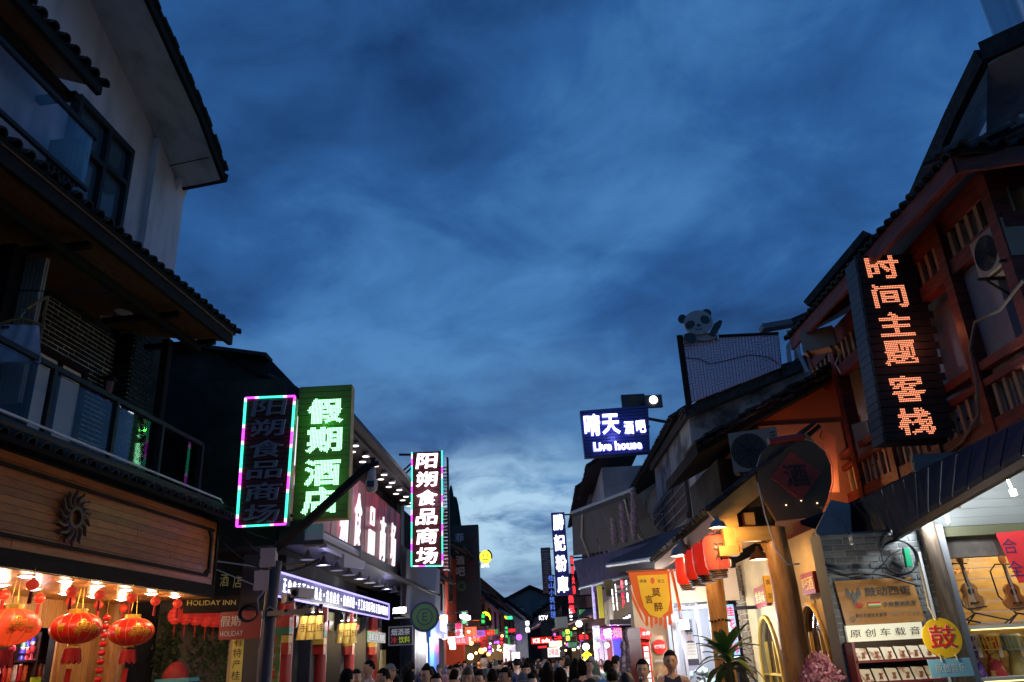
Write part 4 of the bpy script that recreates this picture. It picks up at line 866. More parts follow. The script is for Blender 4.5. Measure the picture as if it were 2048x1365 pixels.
def flood(px, py, Y, lab, e, w=.12, h=.05, col=(1, 1, .95), s=70, name='floodlight'):
    c = atY(px, py, Y); F = Fr(c, 88); t = thing(name, lab, 'lamp', c)
    part('case', metal_grey, t, lambda b: (b.box(F, -w-.03, w+.03, -h-.02, h+.02, -.08, -.01), b.beam(F.w(0, 0, -.08), F.w(0, .0, -.3), .03, .03)))
    part('lens', glow('flood lens %.1f %.1f' % (col[0], col[2]), col, s), t, lambda b: b.box(F, -w, w, -h, h, -.01, 0)); lamp('bulb', F.w(0, 0, .08), e, col, .08, t); return t
flood(799, 1221, 18.0, 'blazing white floodlight over the black drinks board', 30, .12, .045)
# ------------------------------------------------------------------ hanging signs
Fg = Fr((-3.7, 12.75), 90)
def corners(F, pts): return [F.at(x, y) for x, y in pts]
(ga, gz), (gb, gy) = Fg.at(600, 775), Fg.at(694, 1034)
print('green', ga, gz, gb, gy)
G = thing('green_hotel_sign', 'tall green LED sign reading holiday hotel in four glowing characters', 'LED sign', Fg.w((ga+gb)/2, gy, 0))
slatg = mat('olive slat', (.14, .16, .03), .5)
k = 22
for i in range(k): inst('slat', boxmesh(gb-ga, (gz-gy)/k-.008, .02, 'slat', slatg), G, Fg.M((ga+gb)/2, gy+(gz-gy)*(i+.5)/k, 0))
part('case', mat('yellow sign case', (.42, .33, .05), .5), G, lambda b: b.box(Fg, ga-.01, gb+.01, gy-.01, gz+.01, -.26, -.022))
grn = glow('green lamps', (.12, 1, .30), 4.2); grn2 = glow('green-white lamps', (.35, 1, .5), 4.5)
hh = (gz-gy)/4
for i, (ch, x, y) in enumerate((('假', 651, 822), ('期', 648, 880), ('酒', 644, 945), ('店', 640, 1002))):
    a, z = Fg.at(x, y); dots(Fg, a, z, ch, .62, .45, 26, 21, .0088, grn2, G, n=.006, bold=.04)
lamp('glow', Fg.w((ga+gb)/2, (gz+gy)/2+.5, .30), 1.6, (.1, 1, .12), .03, G); lamp('glow', Fg.w((ga+gb)/2, (gz+gy)/2-.5, .30), 1.6, (.1, 1, .12), .03, G)
part('hanger', metal_dark, G, lambda b: (b.beam(Fg.w(ga-.9, gz-.15, -.2), Fg.w(ga, gz-.15, -.2), .04, .04), b.beam(Fg.w(ga-.9, gy+.1, -.2), Fg.w(ga, gy+.1, -.2), .04, .04)))
# first Yangshuo food sign (unlit letters, lit border)
def food_sign(F, P, label, lit, z_n):
    TL, TR, BR, BL = [F.at(*p) for p in P]; cx_ = sum(p[0] for p in (TL, TR, BR, BL))/4; q = lambda u, v: (TL[0]*(1-u)*(1-v)+TR[0]*u*(1-v)+BL[0]*(1-u)*v+BR[0]*u*v, TL[1]*(1-u)*(1-v)+TR[1]*u*(1-v)+BL[1]*(1-u)*v+BR[1]*u*v)
    t = thing('food_market_sign', label, 'LED sign', F.w(*BL, 0))
    sm = mat('maroon slat', (.075, .008, .010), .45)
    for i in range(26):
        v0, v1 = i/26+.002, (i+1)/26-.003; pts = [q(0, v1), q(1, v1), q(1, v0), q(0, v0)]
        b = MB(); b.prism(F, pts, -.03, 0); b.build('slat', sm, t)
    b = MB(); b.prism(F, [q(0, 1), q(1, 1), q(1, 0), q(0, 0)], -.22, -.034); b.build('case', mat('sign case', (.05, .05, .06), .5), t)
    b = MB(); seq = []; W_, H_ = abs(TR[0]-TL[0]), abs(TL[1]-BL[1])
    cm = {'m': glow('magenta tube', (.75, .05, 1), 3.2), 't': glow('teal tube', (.05, 1, .62), 2.2), 'p': glow('pale pink tube', (1, .6, 1), 2.4)}
    pts = []
    for u0, v0, u1, v1, n_ in ((0, 0, 1, 0, int(W_/.03)), (1, 0, 1, 1, int(H_/.03)), (1, 1, 0, 1, int(W_/.03)), (0, 1, 0, 0, int(H_/.03))):
        if lit and v0 == v1 == 0: continue
        for i in range(n_): pts.append((u0+(u1-u0)*(i+.5)/n_, v0+(v1-v0)*(i+.5)/n_))
    mbs = {c: MB() for c in cm}; pat = 'mmmmmpptttttttttttttppmm' if not lit else 'ttttttttttttttmmmmmmpppp'
    for i, (u, v) in enumerate(pts):
        a, z = q(u, v); mbs[pat[i % len(pat)]].box(F, a-.016, a+.016, z-.012, z+.012, .0, .03)
    for c, b in mbs.items(): b.build('border_lamps', cm[c], t, kind='stuff')
    ink = glow('white sign letters', (1, .92, 1), 4.0) if lit else mat('unlit letters', (.20, .21, .27), .4)
    for i, ch in enumerate('阳朔食品商场'):
        a, z = q(.5, (i+.53)/6.05); text(F, a, z, ch, H_/6*.82, ink, t, 'character', w=W_*.68, bold=.018, depth=.02, n=.03, slant=.12)
    if lit: lamp('glow', F.w(*q(.5, .4), .5), 4, (1, .75, 1), .03, t)
    return t
F4 = Fr((-3.9, 12.1), 90)
food_sign(F4, ((492, 797), (590, 793), (571, 1049), (474, 1054)), 'food market sign with unlit grey characters in a magenta and teal light border', False, 0)
F5 = Fr((-2.8, 20.0), 90)
food_sign(F5, ((824, 905), (884, 902), (885, 1132), (823, 1133)), 'food market sign with bright white characters and light border, farther down the street', True, 0)
t = thing('sign_lattice', 'metal lattice backing behind the bright white food market sign', 'sign frame', F5.w(*F5.at(890, 1000, -.4), -.4))
part('lattice', mat('pale lattice', (.30, .32, .38), .5), t, lambda b: [b.box(F5, *(sorted((F5.at(883, 1000, -.3)[0], F5.at(897, 1000, -.3)[0]))), z, z+.02, -.45, -.3) for z in [F5.at(890, 1140, -.3)[1]+.09*i for i in range(30)]])
part('frame', metal_dark, t, lambda b: (b.box(F5, F5.at(896, 1000, -.3)[0]-.02, F5.at(896, 1000, -.3)[0]+.02, F5.at(890, 1140, -.3)[1], F5.at(890, 915, -.3)[1], -.5, -.28), b.beam(F5.w(*F5.at(797, 908), -.1), F5.w(*F5.at(826, 908), -.1), .05, .05), b.beam(F5.w(*F5.at(788, 956), -.1), F5.w(*F5.at(822, 925), -.1), .04, .04), b.beam(F5.w(*F5.at(792, 960), -.2), F5.w(*F5.at(822, 932), -.2), .04, .04)))
# green laser-like indicator lamp on the flank wall
c = FK.w(*FK.at(452, 908, .05), .05); t = thing('green_indicator', 'tiny bright green indicator lamp on the dark flank wall', 'lamp', c)
part('bulb', glow('green point', (.1, 1, .15), 8), t, lambda b: b.ball(c, .035, 10, 8)); lamp('glow', c+Vector((0, -.1, 0)), .25, (.1, 1, .2), .02, t)
# diagonal steel pole with dome camera
p0, p1 = atY(548, 1105, 10.6), atY(738, 932, 10.2)
dp = thing('diagonal_boom', 'dark steel boom rising diagonally across the green hotel sign', 'boom', (p0.x, p0.y, p0.z))
part('boom', metal_dark, dp, lambda b: b.beam(p0, p1, .07, .10)); 
part('tip', metal_dark, dp, lambda b: (b.tube([p1-Vector((.1, 0, .02)), p1+Vector((.13, 0, .03))], .035, 8), b.lathe(p1+Vector((.05, 0, .03)), [(.03, 0), (.03, .05), (.05, .06), (.05, .07)], 10)))
c = p1+Vector((.04, 0, -.05)); dm = thing('dome_camera', 'white dome camera hanging from the tip of the steel boom', 'security camera', c)
shell = mat('white camera shell', (.45, .45, .50), .3)
part('neck', shell, dm, lambda b: b.lathe(c, [(.05, -.14), (.06, -.12), (.055, -.03), (.02, .0)], 16), smooth=True)
part('head', shell, dm, lambda b: b.lathe(c, [(.04, -.31), (.075, -.27), (.08, -.2), (.075, -.145), (.05, -.14)], 18), smooth=True)
part('lens_window', mat('lens glass', (.01, .01, .015), .1), dm, lambda b: (b.wbox(c.x-.045, c.x+.045, c.y-.088, c.y-.06, c.z-.25, c.z-.17), b.lathe((c.x+.0, c.y-.09, c.z-.21), [(.02, -.004), (.025, .004)], 12, Matrix.Rotation(rad(90), 3, 'X'))))
# ================================================================== RIGHT: red timber guest house over the music shop
red_wood = mat('red painted timber', (.19, .026, .011), .6, col2=(.08, .012, .007), scale=3, stretch=(1, 1, 6), rnd=.1)
balus_m = mat('beige balusters', (.36, .24, .15), .7)
D_ = thing('red_guest_house', 'red timber guest house with tiled eaves above the music shop', 'building', (5.6, 9, 0))
FX = Fr((5.2, 7.25), 180)            # street side: s grows towards the viewer
FY = Fr((5.2, 7.20), 90)             # front
S = lambda Y: 7.25 - Y
part('side_wall', mat('grey blue plaster', (.30, .29, .34), .85, col2=(.24, .23, .28), scale=2), D_, lambda b: b.box(FX, S(13), S(7.3), 3.2, 6.5, -3.2, -.42))
part('side_beam', red_wood, D_, lambda b: (b.box(FX, S(13), 0, 5.60, 5.78, -.10, .02), b.box(FX, S(13), 0, 4.40, 4.50, -.08, .03), b.box(FX, S(13), 0, 4.22, 4.30, -.08, .03), b.box(FX, S(13), 0, 3.72, 3.86, -.10, .03), b.box(FX, S(13), 0, 6.12, 6.4, -.10, .0)))
for Y in (7.27, 8.33, 9.5, 10.7, 11.9): part('post', red_wood, D_, lambda b: b.box(FX, S(Y)-.08, S(Y)+.08, 3.0, 6.3, -.14, .05))
for i in range(30):
    a = S(12.9)+i*.19
    part('baluster', balus_m, D_, lambda b: b.box(FX, a-.03, a+.03, 3.86, 4.22, -.05, -.01)) if i == 0 else inst('baluster', BALM, D_, FX.M(a, 4.04, -.01))
    if i == 0: BALM = boxmesh(.06, .36, .04, 'baluster', balus_m)
    inst('lattice_slat', boxmesh(.07, .34, .05, 'lattice_slat', balus_m), D_, FX.M(a, 5.94, -.01))
part('rail_front', red_wood, D_, lambda b: (b.box(FY, 0, 3, 4.40, 4.50, -.08, .03), b.box(FY, 0, 3, 5.62, 5.80, -.1, .02), b.box(FY, 0, 3, 6.12, 6.4, -.1, 0)))
for i in range(12): inst('lattice_slat', boxmesh(.07, .34, .05, 'lattice_slat', balus_m), D_, FY.M(.15+i*.19, 5.94, -.01))
part('front_wall', mat('grey blue plaster', (.3, .3, .3)), D_, lambda b: b.box(FY, .1, 4, 3.2, 6.2, -1.2, -.5))
part('curtain', mat('white lace curtain', (.50, .47, .52), .8, col2=(.36, .34, .42), scale=3, stretch=(6, 6, .6)), D_, lambda b: [b.box(FX, a, a+.07, 3.9, 5.6, -.36+.02*(i % 2), -.34+.02*(i % 2)) for i, a in enumerate([S(8.3)+.08*j for j in range(13)])])
part('blind', mat('grey roller blind', (.26, .27, .33), .7), D_, lambda b: b.box(FX, S(9.42), S(8.42), 4.5, 5.6, -.3, -.27))
# eaves: street side and front
eave(D_, FX, S(12.2), .35, 6.45, .55, 24, 2.2, under=red_wood, rows=3, z1=6.30)
part('eave_board', red_wood, D_, lambda b: (b.beam(FX.w(S(12.2), 6.34, .53), FX.w(.38, 6.20, .53), .05, .2), b.beam(FX.w(.38, 6.20, .53), FY.w(3, 6.20, .95), .05, .2)))
eave(D_, Fr((4.7, 6.75), 90), 0, 3, 6.32, .0, 24, .75, under=red_wood, rows=2)
# white gabled upper storey
up = D_
FU = Fr((5.7, 8.0), 180)
q = lambda x, y, Y: atY(x, y, Y)
pp = [q(1972, 118, 7.5), q(1915, 232, 8.3), q(1850, 375, 9.3), q(1805, 475, 10.2)]
pi_ = [q(2024, 140, 8.3), q(1985, 215, 9.0), q(1945, 300, 9.8), q(1915, 380, 10.4)]
FWb = Fr((6, 10.6), 90); part('upper_wall', plaster, D_, lambda b: b.prism(FWb, [FWb.at(x, y) for x, y in ((2120, 480), (1880, 480), (1925, 350), (1960, 270), (2010, 160), (2120, 100))][::-1], -2, 0))
for i in range(3):
    part('verge_soffit', plaster, D_, lambda b: b.hexa([pp[i], pp[i+1], pi_[i+1], pi_[i], pp[i]+Vector((0, 0, .08)), pp[i+1]+Vector((0, 0, .08)), pi_[i+1]+Vector((0, 0, .08)), pi_[i]+Vector((0, 0, .08))]))
    part('verge_board', tile_m, D_, lambda b: b.beam(pp[i]+Vector((-.03, 0, .05)), pp[i+1]+Vector((-.03, 0, .05)), .1, .24))
pr_ = q(2048, 60, 7.0)+Vector((.6, -.2, .1))
part('front_eave', tile_m, D_, lambda b: (b.beam(pp[0]+Vector((-.03, 0, .08)), pr_, .12, .26), b.slab([pp[0], pr_, pr_+Vector((.3, 1.2, .3)), pp[0]+Vector((.6, 1.2, .3))], (0, 0, .06))))
part('front_soffit', plaster, D_, lambda b: b.slab([pp[0]+Vector((0, 0, -.06)), pr_+Vector((0, 0, -.06)), pr_+Vector((.3, 1.5, -.06)), pp[0]+Vector((.8, 1.5, -.06))], (0, 0, -.03)))
fw = Fr((5.9, 8.9), 90)
part('front_gable_wall', plaster, D_, lambda b: b.prism(fw, [fw.at(x, y) for x, y in ((2300, 420), (1990, 420), (2010, 300), (2048, 150), (2300, 60))][::-1], -2, 0))
(a0, z0), (a1, z1) = fw.at(2000, 225), fw.at(2048, 180)
part('window_canopy', white_paint, D_, lambda b: (b.beam(fw.w(a0-.05, z0-.1, .3), fw.w(a0+1.2, z0+.0, .3), .4, .08), b.beam(fw.w(a0-.02, z0-.2, .25), fw.w(a0+1.2, z0-.1, .25), .3, .06), b.beam(fw.w(a0, z0-.3, .2), fw.w(a0+1.2, z0-.2, .2), .2, .06)))
for i in range(7): inst('roof_tile', TILE, D_, fw.M(a0+i*.17, z0-.03, .5))
wdo = part('window', wood_dark, D_, lambda b: b.box(fw, a0+.25, a0+1.3, z0-1.2, z0-.35, -.02, .06))
part('pane', glass_m, wdo, lambda b: b.box(fw, a0+.32, a0+1.2, z0-1.1, z0-.42, .062, .07))
# ribbed steel water tank on its roof
c = q(2030, 40, 9.5); wtk = thing('water_tank', 'ribbed stainless steel water tank on the roof of the right-hand house', 'water tank', c)
part('shell', mat('stainless steel', (.5, .52, .55), .25, metal=.95), wtk, lambda b: b.lathe(c, [((.33+(.012 if i % 2 else 0)), -.35+i*.04) for i in range(34)], 28), smooth=True)
part('cradle', metal_dark, wtk, lambda b: b.lathe(c, [(.34, -.42), (.36, -.36)], 20))
# air conditioner units
acm = mat('ivory metal', (.36, .27, .20), .5)
def aircon(F, a, z, n, label, w=.75, h=.55, d=.28, grille=True):
    t = thing('air_conditioner', label, 'air conditioner', F.w(a, z, n))
    part('casing', acm, t, lambda b: b.box(F, a-w/2, a+w/2, z-h/2, z+h/2, n, n+d))
    if grille:
        part('fan_well', mat('fan well', (.10, .08, .07), .7), t, lambda b: b.prism(F, [(a-w*.12+h*.43*math.cos(i*.2618), z+h*.43*math.sin(i*.2618)) for i in range(24)], n+d+.0005, n+d+.002))
        part('fan_guard', metal_dark, t, lambda b: [b.tube([F.w(a-w*.12+r_*math.cos(q_), z+r_*math.sin(q_), n+d+.006) for q_ in [i*2*math.pi/20 for i in range(21)]], .006, 4) for r_ in (h*.42, h*.36, h*.30, h*.24, h*.18, h*.12, h*.06)] + [b.beam(F.w(a-w*.12, z, n+d+.01), F.w(a-w*.12+h*.42*math.cos(q_), z+h*.42*math.sin(q_), n+d+.01), .008, .004, up=F.n) for q_ in [i*.785 for i in range(8)]])
        part('side_grille', metal_dark, t, lambda b: [b.box(F, a+w*.35, a+w*.46, z-h*.4+i*h*.085, z-h*.4+i*h*.085+.015, n+d, n+d+.005) for i in range(10)])
        part('side_grille', metal_dark, t, lambda b: [b.box(F, a-w/2-.006, a-w/2, z-h*.4+i*h*.085, z-h*.4+i*h*.085+.022, n+.04, n+d-.04) for i in range(10)])
    part('bracket', metal_dark, t, lambda b: (b.beam(F.w(a-w*.35, z-h/2-.02, n-.05), F.w(a-w*.35, z-h/2-.02, n+d+.08), .03, .03), b.beam(F.w(a+w*.35, z-h/2-.02, n-.05), F.w(a+w*.35, z-h/2-.02, n+d+.08), .03, .03), b.beam(F.w(a-w*.35, z-h/2-.3, n-.05), F.w(a-w*.35, z-h/2-.03, n+d), .02, .02)))
    part('hose', mat('beige hose', (.5, .42, .34), .6), t, lambda b: b.tube([F.w(a+w*.4, z-h*.3, n), F.w(a+w*.55, z-h*.6, n+.02), F.w(a+w*.3, z-h*1.1, n+.0), F.w(a+w*.4, z-h*1.6, n-.02)], .018, 6), smooth=True)
    return t
a, z = FX.at(1985, 500, .0); aircon(FX, a, z, -.22, 'air conditioner hung behind the red balcony posts, with pipes below', .6, .45, .25)
part('pipe', mat('dull pipe', (.20, .16, .13), .7), D_, lambda b: b.tube([atX(x, y, 5.15) for x, y in ((2048, 560), (2000, 620), (1950, 645), (1940, 700), (1953, 760), (1957, 830), (1925, 885), (1880, 920))], .02, 6), smooth=True)
# vertical LED sign of the guest house, hung askew
FT = Fr((4.45, 9.0), 90); TL, TR, BL, BR = [FT.at(*q_) for q_ in ((1712, 512), (1836, 508), (1772, 882), (1898, 876))]
gz, gy = (TL[1]+TR[1])/2, (BL[1]+BR[1])/2; ga, gb = TL[0], TR[0]; shf = lambda z: (BL[0]-TL[0])*(gz-z)/(gz-gy)
t = thing('amber_hotel_sign', 'tall dark slatted sign with six glowing amber lamp-dot characters on the right', 'LED sign', FT.w((ga+gb)/2, gy, 0))
k = 24; slatd = mat('black sign slat', (.016, .013, .012), .55)
for i in range(k):
    zc = gy+(gz-gy)*(i+.5)/k; inst('slat', boxmesh(gb-ga+.05*(i % 2), (gz-gy)/k-.012, .03, 'slat', slatd), t, FT.M((ga+gb)/2+shf(zc)+.02*(i % 2), zc, 0))
    part('side_slat', mat('dark bluish case', (.035, .04, .055), .5), t, lambda b: b.box(FT, ga+shf(zc)-.01, ga+shf(zc)+.05, zc-.05, zc+.04, -.36, -.035))
part('core', metal_dark, t, lambda b: b.prism(FT, [(ga+shf(gy)+.03, gy), (gb+shf(gy)-.05, gy), (gb-.05, gz), (ga+.03, gz)], -.34, -.045))
amb = glow('amber lamps', (1, .30, .15), 1.9)
for ch, px, py in (('时', 1765, 535), ('间', 1779, 592), ('主', 1791, 649), ('题', 1801, 706), ('客', 1814, 778), ('栈', 1831, 843)):
    a, z = FT.at(px, py); dots(FT, a, z, ch, .43, .33, 21, 14, .0088, amb, t, n=.006, bold=.03)
part('arm', metal_dark, t, lambda b: [b.beam(FT.w(gb+shf(z)-.05, z, -.2), FT.w(gb+shf(z)+.6, z+.03, -.2), .03, .03) for z in (gz-.12, gz-.32, gy+.25, gy+.1)])
lamp('glow', FT.w((ga+gb)/2+.1, (gz+gy)/2, .3), .8, (1, .25, .1), .03, t)
# apron roof of dark blue tiles over the music shop
r1 = mat('blue grey roof sheet', (.010, .022, .055), .8, spec=.15, col2=(.006, .012, .03), scale=3, stretch=(1, 6, 1), bump=.3)
A1 = atZ(1742, 1088, 2.72); B1 = atZ(2090, 872, 2.72); print('apron', A1, B1)
C1 = atZ(2100, 816, 3.12); D1 = atZ(1705, 1003, 3.12); E1 = atZ(1600, 1042, 2.95)
ap = thing('apron_roof', 'dark blue pent roof sloping down to a pointed corner over the music shop', 'roof', A1)
for i in range(14):
    u, v = i/14, (i+.93)/14; l_ = lambda P, Q, t_: P.lerp(Q, t_)
    part('roof_board', r1, ap, lambda b: b.slab([l_(A1, B1, u), l_(A1, B1, v), l_(D1, C1, v), l_(D1, C1, u)], (0, 0, -.04)))
part('rake_panel', r1, ap, lambda b: b.add([A1, D1, E1, A1-Vector((0, 0, .04)), D1-Vector((0, 0, .04)), E1-Vector((0, 0, .04))], [(0, 1, 2), (5, 4, 3), (0, 3, 4, 1), (1, 4, 5, 2), (2, 5, 3, 0)]))
part('eave_batten', metal_dark, ap, lambda b: (b.beam(A1+Vector((.03, 0, -.06)), B1+Vector((.03, 0, -.06)), .05, .06),))
part('gap_filler', mat('dark filler board', (.012, .014, .02), .8), ap, lambda b: b.slab([D1, C1, Vector((4.75, C1.y, 3.34)), Vector((4.75, 12, 3.34))], (0, 0, -.02)))  # filler slab, added to cover the bright gap above the apron roof
# upper lean-to boards between balcony and apron
for i in range(16):
    Y = 7.6+i*.3
    part('lean_to_board', mat('weathered roof board', (.06, .06, .075), .8, col2=(.03, .03, .04), scale=3, stretch=(5, 1, 5), rnd=.3), D_, lambda b: b.slab([(4.55, Y, 3.32+R.uniform(-.02, .02)), (4.55, Y+.285, 3.32), (5.2, Y+.285, 3.74), (5.2, Y, 3.74)], (0, 0, -.03)))
# ------------------------------------------------------------------ music shop facing the viewer
FM = Fr((3.0, 8.2), 90)
M_ = thing('music_shop', 'music shop with grey brick pier, roller shutter and wall of instruments at the right', 'building', FM.w(1.5, 0, 0))
mx = lambda x, y, n=0: FM.at(x, y, n)
gb_ = mat('grey blue brick', (.16, .17, .17), .85, col2=(.10, .11, .115), scale=6, rnd=.3, bump=.3)
mj = mat('old lime mortar', (.24, .24, .22), .9)
bricks(M_, FM, mx(1655, 1150)[0], mx(1862, 1100)[0], 1.0, 2.72, 0, .22, .062, gb_, 240, back=mj, d=.022)
part('pier_core', mj, M_, lambda b: b.box(FM, mx(1655, 1150)[0], mx(1862, 1100)[0], 0, 2.74, -.3, -.052))
oldw = mat('weathered brown post', (.11, .075, .045), .8, col2=(.05, .035, .025), scale=4, stretch=(8, 8, 1), bump=.4)
p0, p1 = mx(1856, 1050, .12), mx(1892, 1300, .12)
part('timber_post', oldw, M_, lambda b: b.tube([FM.w(p0[0]-.02, 2.8, .12), FM.w(p0[0], 2.2, .12), FM.w(p0[0]+.0, 0, .12)], [.075, .08, .09], 12), smooth=True)
part('steel_angle', metal_grey, M_, lambda b: b.box(FM, p0[0]+.10, p0[0]+.17, 0, 2.75, -.05, .06))
part('white_strip', white_paint, M_, lambda b: b.box(FM, p0[0]-.12, p0[0]-.095, 0, 2.5, .01, .03))
sx = p0[0]+.17
# roller shutter and lintel
shm = mat('roller shutter slat', (.42, .44, .42), .35, metal=.4)
for i in range(9):
    z = 2.74+i*.085
    part('shutter_slat', shm, M_, lambda b: b.hexa([FM.w(sx-.1, z, -.02), FM.w(sx+3, z, -.02), FM.w(sx+3, z, -.06), FM.w(sx-.1, z, -.06), FM.w(sx-.1, z+.078, .015), FM.w(sx+3, z+.078, .015), FM.w(sx+3, z+.078, -.06), FM.w(sx-.1, z+.078, -.06)]))
part('lintel', mat('stained lintel', (.10, .085, .07), .8, col2=(.18, .15, .12), scale=4), M_, lambda b: b.box(FM, sx, sx+3, 2.44, 2.62, -.25, -.12))
part('olive_rail', mat('olive rail', (.12, .12, .06), .6), M_, lambda b: (b.box(FM, sx, sx+3, 2.64, 2.735, -.1, -.02),))
# pine wall inside
FI = FM.off(-.75)
planks_h(M_, FI, sx-.2, sx+3, .9, 2.60, 0, 15, mat('honey pine boards', (.66, .40, .12), .45, col2=(.50, .27, .06), scale=2.5, stretch=(1.5, 4, 5), rnd=.12, lo=.42, hi=.7), split=0)
part('side_partition', mat('honey side', (.5, .28, .07), .5), M_, lambda b: b.box(FM, sx-.02, sx+.03, .9, 2.5, -.75, -.02))
part('ceiling', mat('shop ceiling', (.25, .2, .14), .8), M_, lambda b: b.box(FM, sx, sx+3, 2.62, 2.64, -.8, -.1))
part('bay_curtain_rail', mat('fairy light fringe', (.7, .3, .08), .4, emit=.8, ecol=(1, .45, .1)), M_, lambda b: [b.box(FI, sx+.05+i*.022, sx+.06+i*.022, 2.33+.01*(i % 3), 2.36+.01*(i % 2), .02, .03) for i in range(26)])
shz = mx(2048, 1247)[1]
for z, nm in ((shz-.0, 'shelf'), (mx(2048, 1352)[1], 'shelf')):
    sh = part(nm, mat('pale shelf', (.55, .52, .42), .5), M_, lambda b: b.box(FM, sx, sx+3, z-.03, z, -.72, .02))
    part('light_strip', glow('warm shelf strip', (1, .80, .30), 2.4), sh, lambda b: b.box(FM, sx+.06, sx+3, z-.042, z-.031, -.01, .02))
lamp('bulb', FM.w(sx+.9, 2.5, -.25), 9, (1, .86, .56), .1, M_); lamp('bulb', FM.w(sx+1.9, 2.5, -.25), 9, (1, .86, .56), .1, M_)
lamp('bulb', FM.w(sx+.8, shz-.1, -.15), 2.2, (1, .8, .45), .08, M_)
# ukuleles on stands
def ukulele(a, zb, h, n, body, label, tilt=0, yaw=0):
    F = FM.off(n); t = thing('ukulele', label, 'ukulele', F.w(a, zb, 0)); w = h*.2
    def pt_(x, z): cs, sn_ = math.cos(tilt), math.sin(tilt); return (a+x*cs-z*sn_, zb+x*sn_+z*cs)
    outl = []
    for i in range(36):
        q_ = 2*math.pi*i/36; z = -math.cos(q_)*.25*h + .25*h; rr = w*(1 + (.18 if z < .25*h else -.12))*(1-.32*math.exp(-((z-.30*h)/(.07*h))**2)); outl.append(pt_(math.sin(q_)*rr, z))
    part('body', body, t, lambda b: b.prism(F, outl, -.05, 0)); 
    part('sound_hole', mat('sound hole', (.01, .008, .006), .7), t, lambda b: b.prism(F, [pt_(math.cos(i*.524)*w*.3, .34*h+math.sin(i*.524)*w*.3) for i in range(12)], .001, .003))
    part('bridge', mat('ebony', (.04, .02, .012), .5), t, lambda b: b.prism(F, [pt_(-w*.4, .13*h), pt_(w*.4, .13*h), pt_(w*.4, .155*h), pt_(-w*.4, .155*h)], .001, .012))
    part('neck', mat('ebony', (.04, .02, .012), .5), t, lambda b: b.prism(F, [pt_(-.016, .42*h), pt_(.016, .42*h), pt_(.014, .84*h), pt_(-.014, .84*h)], -.015, .008))
    hd = part('headstock', body, t, lambda b: b.prism(F, [pt_(-.017, .84*h), pt_(.017, .84*h), pt_(.035, .9*h), pt_(.03, h), pt_(0, .97*h), pt_(-.03, h), pt_(-.035, .9*h)], -.012, .006))
    part('tuning_pegs', metal_grey, hd, lambda b: [b.box(F, *sorted((pt_(sx_*.034, 0)[0]-tilt*.9*h*0, pt_(sx_*.055, 0)[0])), pt_(0, z_*h)[1]-.006, pt_(0, z_*h)[1]+.006, -.008, 0) for sx_ in (-1, 1) for z_ in (.9, .95)])
    part('strings', mat('nylon string', (.7, .7, .65), .4), t, lambda b: [b.beam(F.w(*pt_(x, .145*h), .014), F.w(*pt_(x, .86*h), .010), .0018, .0018) for x in (-.009, -.003, .003, .009)])
    s_ = thing('instrument_stand', 'black stand holding ' + label[label.index('ukulele'):] if False else 'black folding stand under the %s' % label.replace('small ', ''), 'instrument stand', F.w(a, zb-.1, 0))
    part('legs', metal_dark, s_, lambda b: (b.tube([F.w(a, zb-.02, -.05), F.w(a-.24, zb-.11, .1)], .008, 6), b.tube([F.w(a, zb-.02, -.05), F.w(a+.26, zb-.11, .1)], .008, 6), b.tube([F.w(a, zb-.02, -.05), F.w(a-.02, zb-.11, -.2)], .008, 6)))
    part('neck_yoke', metal_dark, s_, lambda b: (b.tube([F.w(a, zb-.02, -.08), F.w(*pt_(-.12, .3*h), -.08), F.w(*pt_(-.13, .75*h), -.06), F.w(*pt_(-.08, .86*h), -.02), F.w(*pt_(.06, .83*h), .0)], .008, 6), b.tube([F.w(*pt_(-.1, .05*h), .02), F.w(*pt_(.1, .05*h), .02)], .008, 6)), smooth=True)
    s_['label'] = s_['label'].replace('under the', 'carrying the')[:90]
zeb = mat('striped zebrawood', (.30, .14, .05), .35, col2=(.55, .33, .14), scale=2.5, stretch=(14, 14, .8), lo=.46, hi=.54)
mah = mat('dark mahogany', (.30, .10, .035), .35)
(au, zu) = FM.at(1955, 1222, -.3); (at_, zt_) = FM.at(1918, 1122, -.3)
ukulele(au, zu, .56, -.3, zeb, 'striped ukulele in the middle of the pine wall', tilt=rad(5))
(au, zu) = FM.at(2040, 1222, -.3); ukulele(au, zu, .55, -.3, mat('brown mahogany', (.32, .12, .035), .35), 'brown ukulele cut off by the right picture edge', tilt=rad(4))
(au, zu) = FM.at(1903, 1226, -.32); ukulele(au, zu, .55, -.4, mah, 'dark ukulele half hidden by the steel angle', tilt=rad(5))
